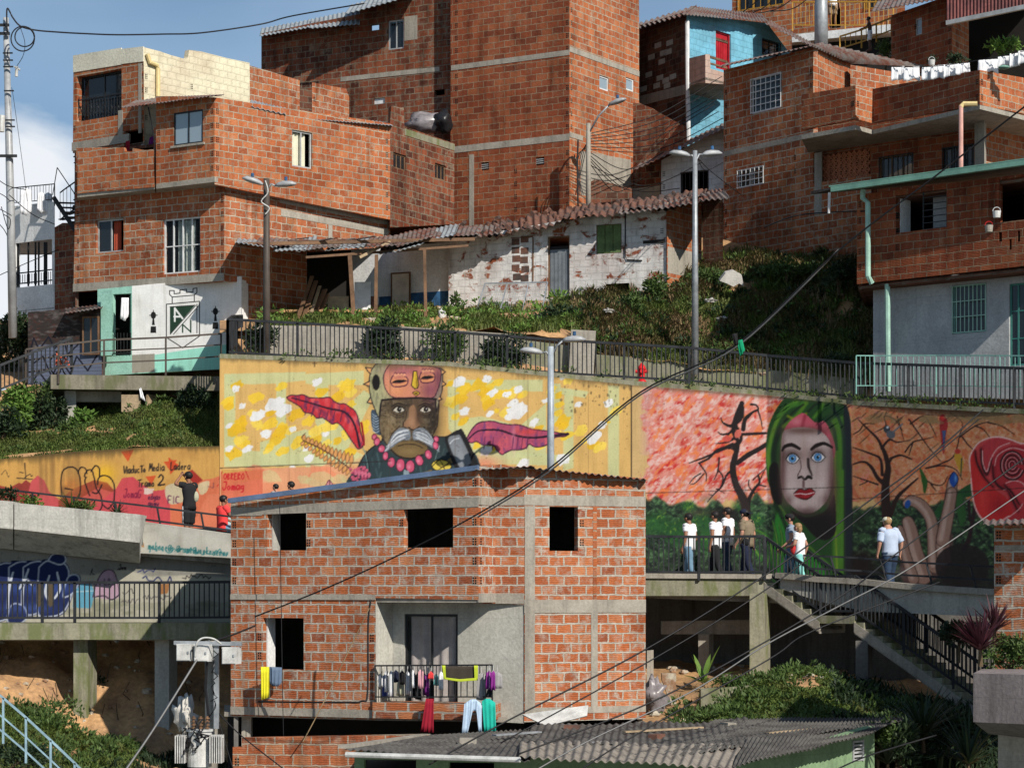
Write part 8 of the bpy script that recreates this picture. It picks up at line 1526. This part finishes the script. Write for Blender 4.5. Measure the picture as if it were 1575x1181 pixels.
# spiral stair on the left terrace
r=thing('spiral_staircase','black scrolled spiral staircase rising beside the left brick house','staircase',P(106,300,72.8)); mb=MB(); mb.tube([P(117,345,75.2),P(117,225,75.2)],.05,8); mb.build('column',BK,r); 
for k in range(11):
    t=.6+k*.36; z=Z(335,75.2)+k*.2; mb=MB(); c=P(117,300,75.2); a=V((c.x,c.y,z)); b=V((c.x-.72*math.cos(t)*1.,c.y+.72*math.sin(t),z)); mb.bar(a,b,.2,.03); mb.build('tread',BK,r)
pts=[V((c.x-.74*math.cos(.6+k*.18),c.y+.74*math.sin(.6+k*.18),Z(335,75.2)+k*.1)) for k in range(22)]; mb=MB(); mb.tube(pts,.03,5); mb.tube([p+V((0,0,.9)) for p in pts],.025,5); mb.build('handrail',BK,r); mb=MB()
for p in pts: mb.bar(p,p+V((0,0,.9)),.015,.015)
mb.build('baluster',BK,r)
r=thing('steel_stair','steep black steel stair below the spiral staircase','staircase',P(110,350,74)); mb=MB(); mb.bar(P(82,303,73.9),P(118,358,73.9),.06,.14); mb.build('stringer',BK,r); mb=MB()
for k in range(6): p=P(90+k*5,312+k*7.4,73.9); mb.bar(p,p+V((.5,.1,0)),.2,.03)
mb.build('tread_set',BK,r); mb=MB(); mb.bar(P(84,283,73.9),P(84,303,73.9),.03,.03); mb.bar(P(88,258,73.9),P(116,300,73.9),.03,.03); mb.bar(P(88,258,73.9),P(81,300,73.9),.025,.025); mb.build('handrail',BK,r)
# bicycle-like orange sign object at the left ledge
r=thing('bicycle','orange bicycle leaning on the pipe railing at the left','bicycle',P(97,568,66.2)); 
def wheel(c,rad):
    mb=MB(); mb.tube([c+V((rad*math.cos(t)*.35,rad*math.cos(t)*.9,rad*math.sin(t))) for t in np.linspace(0,2*math.pi,20)],.022,5); mb.build('wheel',M['cable'],r)
wheel(P(104,562,66.3),.3); wheel(P(86,561,66.3),.3); cl=M['clay_tile']; mb=MB()
for p,q in (((88,548),(96,566)),((88,548),(102,552)),((96,566),(102,552)),((102,552),(106,562)),((88,548),(86,561)),((88,548),(87,541))): mb.tube([P(*p,66.25),P(*q,66.25)],.03,5)
mb.build('frame',plain('bike_orange',(.6,.12,.06),.5),r); mb=MB(); mb.tube([P(85,541,66.2),P(90,540,66.2)],.025,5); mb.build('handlebar',BK,r)
mb=MB(); mb.tube([P(173,980,58.3),P(173,972,58.3)],.06,8); mb.tube([P(173,980,58.3),P(181,986,58.2)],.06,8); tag(mb.build('drain_pipe',M['galv'],None),'short elbow drain pipe poking from the mossy deck edge','pipe')
# ---------------- people ----------------
plain('skin_brown',(.26,.12,.07),.6,0,.1); plain('skin_tan',(.42,.22,.15),.6,0,.1); plain('skin_dark',(.09,.045,.03),.6,0,.1); plain('hair_black',(.012,.010,.010),.6); plain('hair_fair',(.30,.19,.09),.6); plain('eye_dark',(.02,.015,.01),.3)
def skinned(name,verts,edges,radii,mat,parent,root=0,sub=1):
    me=bpy.data.meshes.new(name); me.from_pydata([tuple(v) for v in verts],edges,[]); ob=bpy.data.objects.new(name,me); COL.objects.link(ob)
    md=ob.modifiers.new('skin','SKIN'); md.use_smooth_shade=True; md.branch_smoothing=.3
    for i,r_ in enumerate(radii): d=me.skin_vertices[0].data[i]; d.radius=(r_,r_) if not hasattr(r_,'__len__') else r_; d.use_root=(i==root)
    sb=ob.modifiers.new('sub','SUBSURF'); sb.levels=sub; sb.render_levels=sub
    dg=bpy.context.evaluated_depsgraph_get(); m2=bpy.data.meshes.new_from_object(ob.evaluated_get(dg)); bpy.data.objects.remove(ob); m2.name=name; m2.materials.clear(); m2.materials.append(mat)
    m2.polygons.foreach_set('use_smooth',[True]*len(m2.polygons)); o=bpy.data.objects.new(name,m2); COL.objects.link(o); o.parent=parent; return o
def person(label,loc,rz,H,skin,shirt,legs,hair='hair_black',cap=None,pose=None,sleeve=.5,shorts=False,shoes='cable',stride=.16,bare=False,longhair=False,extra=None,build=1.06):
    r=thing('person',label,'person',loc); r.rotation_euler=(0,0,R(rz)); k=H/1.72
    J=dict(pel=(0,0,.95),sp=(0,-.005,1.10),ch=(0,.0,1.30),nk=(0,0,1.46),hb=(0,.015,1.53),hm=(0,.025,1.60),ht=(0,.01,1.68))
    for s,n in ((-1,'L'),(1,'R')):
        J.update({n+'sh':(s*.17,0,1.41),n+'el':(s*.24,-.03,1.14),n+'wr':(s*.25,.05,.90),n+'hp':(s*.085,0,.90),n+'kn':(s*.09,.03+s*stride*.5,.49),n+'an':(s*.09,s*stride-.03,.085),n+'to':(s*.10,s*stride+.13,.035)})
    sw=rnd.uniform(-.1,.14); J['Lwr']=(J['Lwr'][0],J['Lwr'][1]+sw,J['Lwr'][2]+abs(sw)*.3); J['Rwr']=(J['Rwr'][0],J['Rwr'][1]-sw,J['Rwr'][2]+abs(sw)*.3); tl=rnd.uniform(-.025,.03); ld=rnd.uniform(0,.035)
    for n_ in ('nk','hb','hm','ht','Lsh','Rsh'): x_,y_,z_=J[n_]; J[n_]=(x_+tl*(1 if n_[0]!='h' else 1.6),y_+ld*(1 if n_[0]!='h' else 1.9),z_)
    J.update(pose or {}); J={a:V(b)*k for a,b in J.items()}
    names=list(J); vs=[J[n] for n in names]; ix={n:i for i,n in enumerate(names)}
    E_=[('pel','sp'),('sp','ch'),('ch','nk'),('nk','hb'),('hb','hm'),('hm','ht')]
    rad=dict(pel=.13,sp=.115,ch=.135,nk=.055,hb=.06,hm=.085,ht=.06)
    for n in 'LR':
        E_+= [('ch',n+'sh'),(n+'sh',n+'el'),(n+'el',n+'wr'),('pel',n+'hp'),(n+'hp',n+'kn'),(n+'kn',n+'an'),(n+'an',n+'to')]
        rad.update({n+'sh':.062,n+'el':.042,n+'wr':.028,n+'hp':.09,n+'kn':.06,n+'an':.042,n+'to':.035})
    ed=[(ix[a],ix[b]) for a,b in E_]; rr=[rad[n]*k*build for n in names]
    for n,s in (('L',-1),('R',1)):   # hands: palm, four unequal fingers, thumb from the side
        wv=J[n+'wr']; d=(wv-J[n+'el']).normalized(); side=V((0,1,0)) if abs(d.z)>.5 else V((0,0,1)); side=(side-d*side.dot(d)).normalized(); nn=d.cross(side)
        pi=len(vs); vs.append(wv+d*.05*k); rr.append(.026*k); ed.append((ix[n+'wr'],pi)); vs.append(wv+d*.085*k); rr.append(.028*k); ed.append((pi,pi+1))
        for j,(o,L) in enumerate(((-.03,.055),(-.010,.07),(.010,.075),(.03,.066))):
            a=wv+d*.10*k+side*o*k; q=len(vs); vs+=[a,a+(d*.6+nn*.15).normalized()*L*.55*k,a+(d*.8+nn*.5).normalized()*L*k]; rr+=[.011*k,.0095*k,.008*k]; ed+=[(pi+1,q),(q,q+1),(q+1,q+2)]
        a=wv+d*.04*k+side*.034*k; q=len(vs); vs+=[a,a+(d+side).normalized()*.045*k]; rr+=[.012*k,.009*k]; ed+=[(pi,q),(q,q+1)]
    hm=J['hm']; q=len(vs); vs.append(hm+V((0,.105,-.015))*k); rr.append(.014*k); ed.append((ix['hm'],q))   # nose
    skinned('body',vs,ed,rr,M[skin],r,ix['pel'])
    mb=MB()
    for s in (-1,1): mb.ball(hm+V((s*.032,.078,.012))*k,.012*k,.010*k,.009*k,8,6)
    mb.v=[tuple(V(v)+V(loc)) for v in mb.v]; mb.build('eyes',M['eye_dark'],r)
    mb=MB()
    for s in (-1,1): mb.ball(hm+V((s*.088,-.005,-.01))*k,.012*k,.022*k,.032*k,8,6)
    mb.v=[tuple(V(v)+V(loc)) for v in mb.v]; mb.build('ears',M[skin],r)
    L0=V(loc)
    def rings(mb,rs):   # elliptical cross-sections
        vs=[];n=16
        for c,rx,ry in rs:
            for q in range(n):
                t=2*math.pi*q/n; w_=1+.035*math.sin(5*t+c.z*9)+.02*math.sin(3*t-c.z*23); vs.append(c+V((rx*math.cos(t)*w_,ry*math.sin(t)*w_,0))*k*build+L0)
        m=len(rs); mb.idx(vs,[(i*n+q,i*n+(q+1)%n,(i+1)*n+(q+1)%n,(i+1)*n+q) for i in range(m-1) for q in range(n)]+[tuple(range(n-1,-1,-1)),tuple((m-1)*n+q for q in range(n))])
    def limb(mb,pts,rr):
        q=crom([tuple(x) for x in pts],4); n=len(q); r2=np.interp(np.linspace(0,1,n),np.linspace(0,1,len(rr)),rr); mb.tube([V(x)+L0 for x in q],[r_*k*build*(1+.05*math.sin(i*2.1)) for i,r_ in enumerate(r2)],12)
    pel,ch=J['pel'],J['ch']; Z_=V((0,0,1))*k
    if not bare:
        mb=MB(); rings(mb,[(pel-Z_*.10,.172,.128),(pel,.165,.122),(J['sp'],.152,.115),(ch-Z_*.02,.178,.125),(ch+Z_*.07,.180,.115),(ch+Z_*.12,.135,.09),(ch+Z_*.155,.072,.066)])
        for n in 'LR':
            m_=J[n+'sh'].lerp(J[n+'el'],sleeve if sleeve<1 else .98); limb(mb,[J[n+'sh'].lerp(ch,.25)+Z_*.01,J[n+'sh']-Z_*.01,J[n+'sh'].lerp(m_,.5),m_]+([J[n+'el'].lerp(J[n+'wr'],.5)] if sleeve>1 else []),[.075,.078,.068,.062])
        mb.build('shirt',shirt,r,True)
    mb=MB(); rings(mb,[(pel+Z_*.06,.150,.11),(pel-Z_*.02,.162,.12),(pel-Z_*.09,.165,.122)])
    for n in 'LR':
        if shorts: e_=J[n+'hp'].lerp(J[n+'kn'],.9); limb(mb,[J[n+'hp']+Z_*.02,J[n+'hp'].lerp(e_,.5),e_],[.098,.095,.09])
        else: limb(mb,[J[n+'hp']+Z_*.02,J[n+'hp'].lerp(J[n+'kn'],.5),J[n+'kn'],J[n+'kn'].lerp(J[n+'an'],.5),J[n+'an']+Z_*.02],[.10,.092,.072,.064,.06])
    mb.build('trousers',legs,r,True)
    for n in 'LR':
        mb=MB(); a=J[n+'an']; t=J[n+'to']; c=a.lerp(t,.5); mb.ball((c.x,c.y,c.z-.005),.048*k,.13*k,.045*k,10,7); mb.v=[tuple(V(v)+V(loc)) for v in mb.v]; mb.build('shoe',M[shoes],r,True)
    c=hm+V((0,-.018,.035))*k; mb=MB()
    if hair!='none':
        mb.ball(c,.098*k,.108*k,.095*k,14,10,0,.06)
        if longhair: mb.ball(c+V((0,-.05,-.07))*k,.08*k,.06*k,.10*k,12,8,0,.1)
        # keep the face free: drop vertices in front of the brow
        mb.v=[tuple(V((v[0],min(v[1],c.y+.055*k) if v[2]<c.z+.02*k else v[1],v[2]))+V(loc)) for v in mb.v]; mb.build('hair',M[hair],r,True)
    if cap:
        mb=MB(); cc=hm+V((0,0,.055))*k; mb.ball(cc,.108*k,.118*k,.075*k,14,8); d=1 if cap[1]>0 else -1
        for i in range(1): 
            p=[cc+V((s*.075,d*.07,-.005))*k for s in (-1,1)]; q=[cc+V((s*.06,d*.19,-.02))*k for s in (1,-1)]; u=V((0,0,.012))*k; mb.hexa([p[0]-u,p[1]-u,q[0]-u,q[1]-u,p[0],p[1],q[0],q[1]])
        mb.v=[tuple(V(v)+V(loc)) for v in mb.v]; mb.build('cap',cap[0],r,True)
    if extra: extra(r,J,k,V(loc))
    return r
def at(px,pyhead,Y,H): p=P(px,pyhead,Y); return V((p.x,p.y,p.z-H))
dkb=cloth('cl_darkblue',(.03,.05,.09)); taup=cloth('cl_taupe',(.20,.16,.11)); lb=cloth('cl_lightblue',(.42,.50,.64)); gb=cloth('cl_greyblue',(.24,.30,.38)); jn=cloth('cl_jean',(.14,.24,.34)); pat=cloth('cl_pattern',(.28,.20,.14))
person('young man in white shirt and light jeans, leftmost of the walkway group',at(1061,789,61.0,1.94),55,1.94,'skin_brown',C1['white'],jn,stride=.18)
person('man in a white shirt and black trousers in the middle of the walkway group',at(1101,786,60.7,1.96),58,1.96,'skin_brown',C1['white'],C1['black'],stride=.24)
person('man in a white shirt half hidden behind the one in black trousers',at(1119,780,61.4,2.02),60,2.02,'skin_brown',C1['white'],dkb,stride=.12)
def bagx(r,J,k,loc):
    mb=MB(); a=J['Rsh']; b=J['pel']+V((-.16,-.05,0)); mb.bar(loc+a+V((-.05,-.1,.06)),loc+b+V((0,-.12,0)),.04,.02); mb.ball(loc+b,.07,.12,.12,10,7); mb.build('shoulder_bag',C1['black'],r)
person('man in grey brown shirt and dark backward cap beside the white shirts',at(1149,783,60.6,1.97),50,1.97,'skin_tan',taup,C1['navy'],cap=(C1['navy'],-1),sleeve=.7,stride=.22,build=1.14,extra=bagx)
person('man with black cap and grey blue shirt behind the woman in white',at(1217,790,60.2,1.99),78,1.99,'skin_tan',gb,jn,cap=(C1['black'],1),stride=.15)
def redbag(r,J,k,loc): mb=MB(); mb.ball(loc+J['sp']+V((-.12,.12,-.02)),.05,.10,.17,10,7); mb.build('red_bag',C1['coral'],r)
person('fair haired woman in a white shirt and aqua trousers with a red bag',at(1230,804,59.6,1.77),62,1.77,'skin_tan',C1['white'],C1['aqua'],hair='hair_fair',longhair=True,stride=.2,build=1.1,pose=dict(Rel=(.27,-.10,1.14),Rwr=(.30,-.02,.92),Lel=(-.24,.05,1.16),Lwr=(-.16,.22,1.12)),extra=redbag)
person('old man in a pale blue shirt and cream cap walking along the curved parapet',at(1369,795,58.,1.95),22,1.95,'skin_tan',lb,dkb,cap=(M['curtain_cream'],1),hair='hair_fair',sleeve=.95,stride=.14,build=1.2,pose=dict(Lel=(-.28,-.03,1.15),Lwr=(-.29,.04,.92),Rel=(.28,-.04,1.15),Rwr=(.28,.02,.92)))
def stripe(r,J,k,loc):
    mb=MB(); mb.bar(loc+J['Lhp']+V((-.115,0,.02)),loc+J['Lkn']+V((-.085,0,0)),.05,.01); mb.build('white_stripe',C1['white'],r); mb=MB(); mb.ball(loc+J['sp']+V((.13,-.1,.05)),.09,.09,.15,10,7); mb.build('backpack',C1['khaki'],r)
person('man in black photographing the wall with both hands at his face',at(291,725,60.2,1.98),50,1.98,'skin_brown',C1['black'],C1['black'],shorts=True,stride=.05,pose=dict(Lel=(-.30,.16,1.42),Lwr=(-.10,.20,1.60),Rel=(.28,.18,1.42),Rwr=(.10,.22,1.60)),extra=stripe)
p=P(345,812,59.5); person('man in a red shirt and pale jeans sitting on the parapet beside the black railing',(p.x-.05,p.y,p.z-1.0),-55,1.86,'skin_brown',C1['coral'],jn,stride=0,pose=dict(Lkn=(-.12,.42,.92),Lan=(-.12,.50,.52),Lto=(-.12,.62,.47),Rkn=(.12,.42,.92),Ran=(.12,.50,.52),Rto=(.12,.62,.47),Lel=(-.22,.14,1.18),Lwr=(-.12,.34,1.08),Rel=(.22,.14,1.18),Rwr=(.12,.34,1.08)))
person('man with short black hair whose head shows above the blue roof edge',at(451,740,61.,1.72),60,1.72,'skin_brown',C1['navy'],dkb); person('child whose hair just shows above the blue roof edge left of the man',at(425,744,61.,1.4),60,1.4,'skin_tan',C1['grey'],dkb)
person('small bare chested child with curly hair and white shorts on the yellow stairs',at(1338,26,80.5,1.22),75,1.22,'skin_dark',None,C1['white'],shorts=True,bare=True,shoes='skin_dark',stride=.05,pose=dict(Lel=(-.24,.12,1.18),Lwr=(-.22,.36,1.10)))
p=P(1281,44,86.6); person('person in a white top and patterned shorts on the balcony at the top edge',tuple(p),170,1.68,'skin_brown',C1['white'],pat,shorts=True,stride=.03)
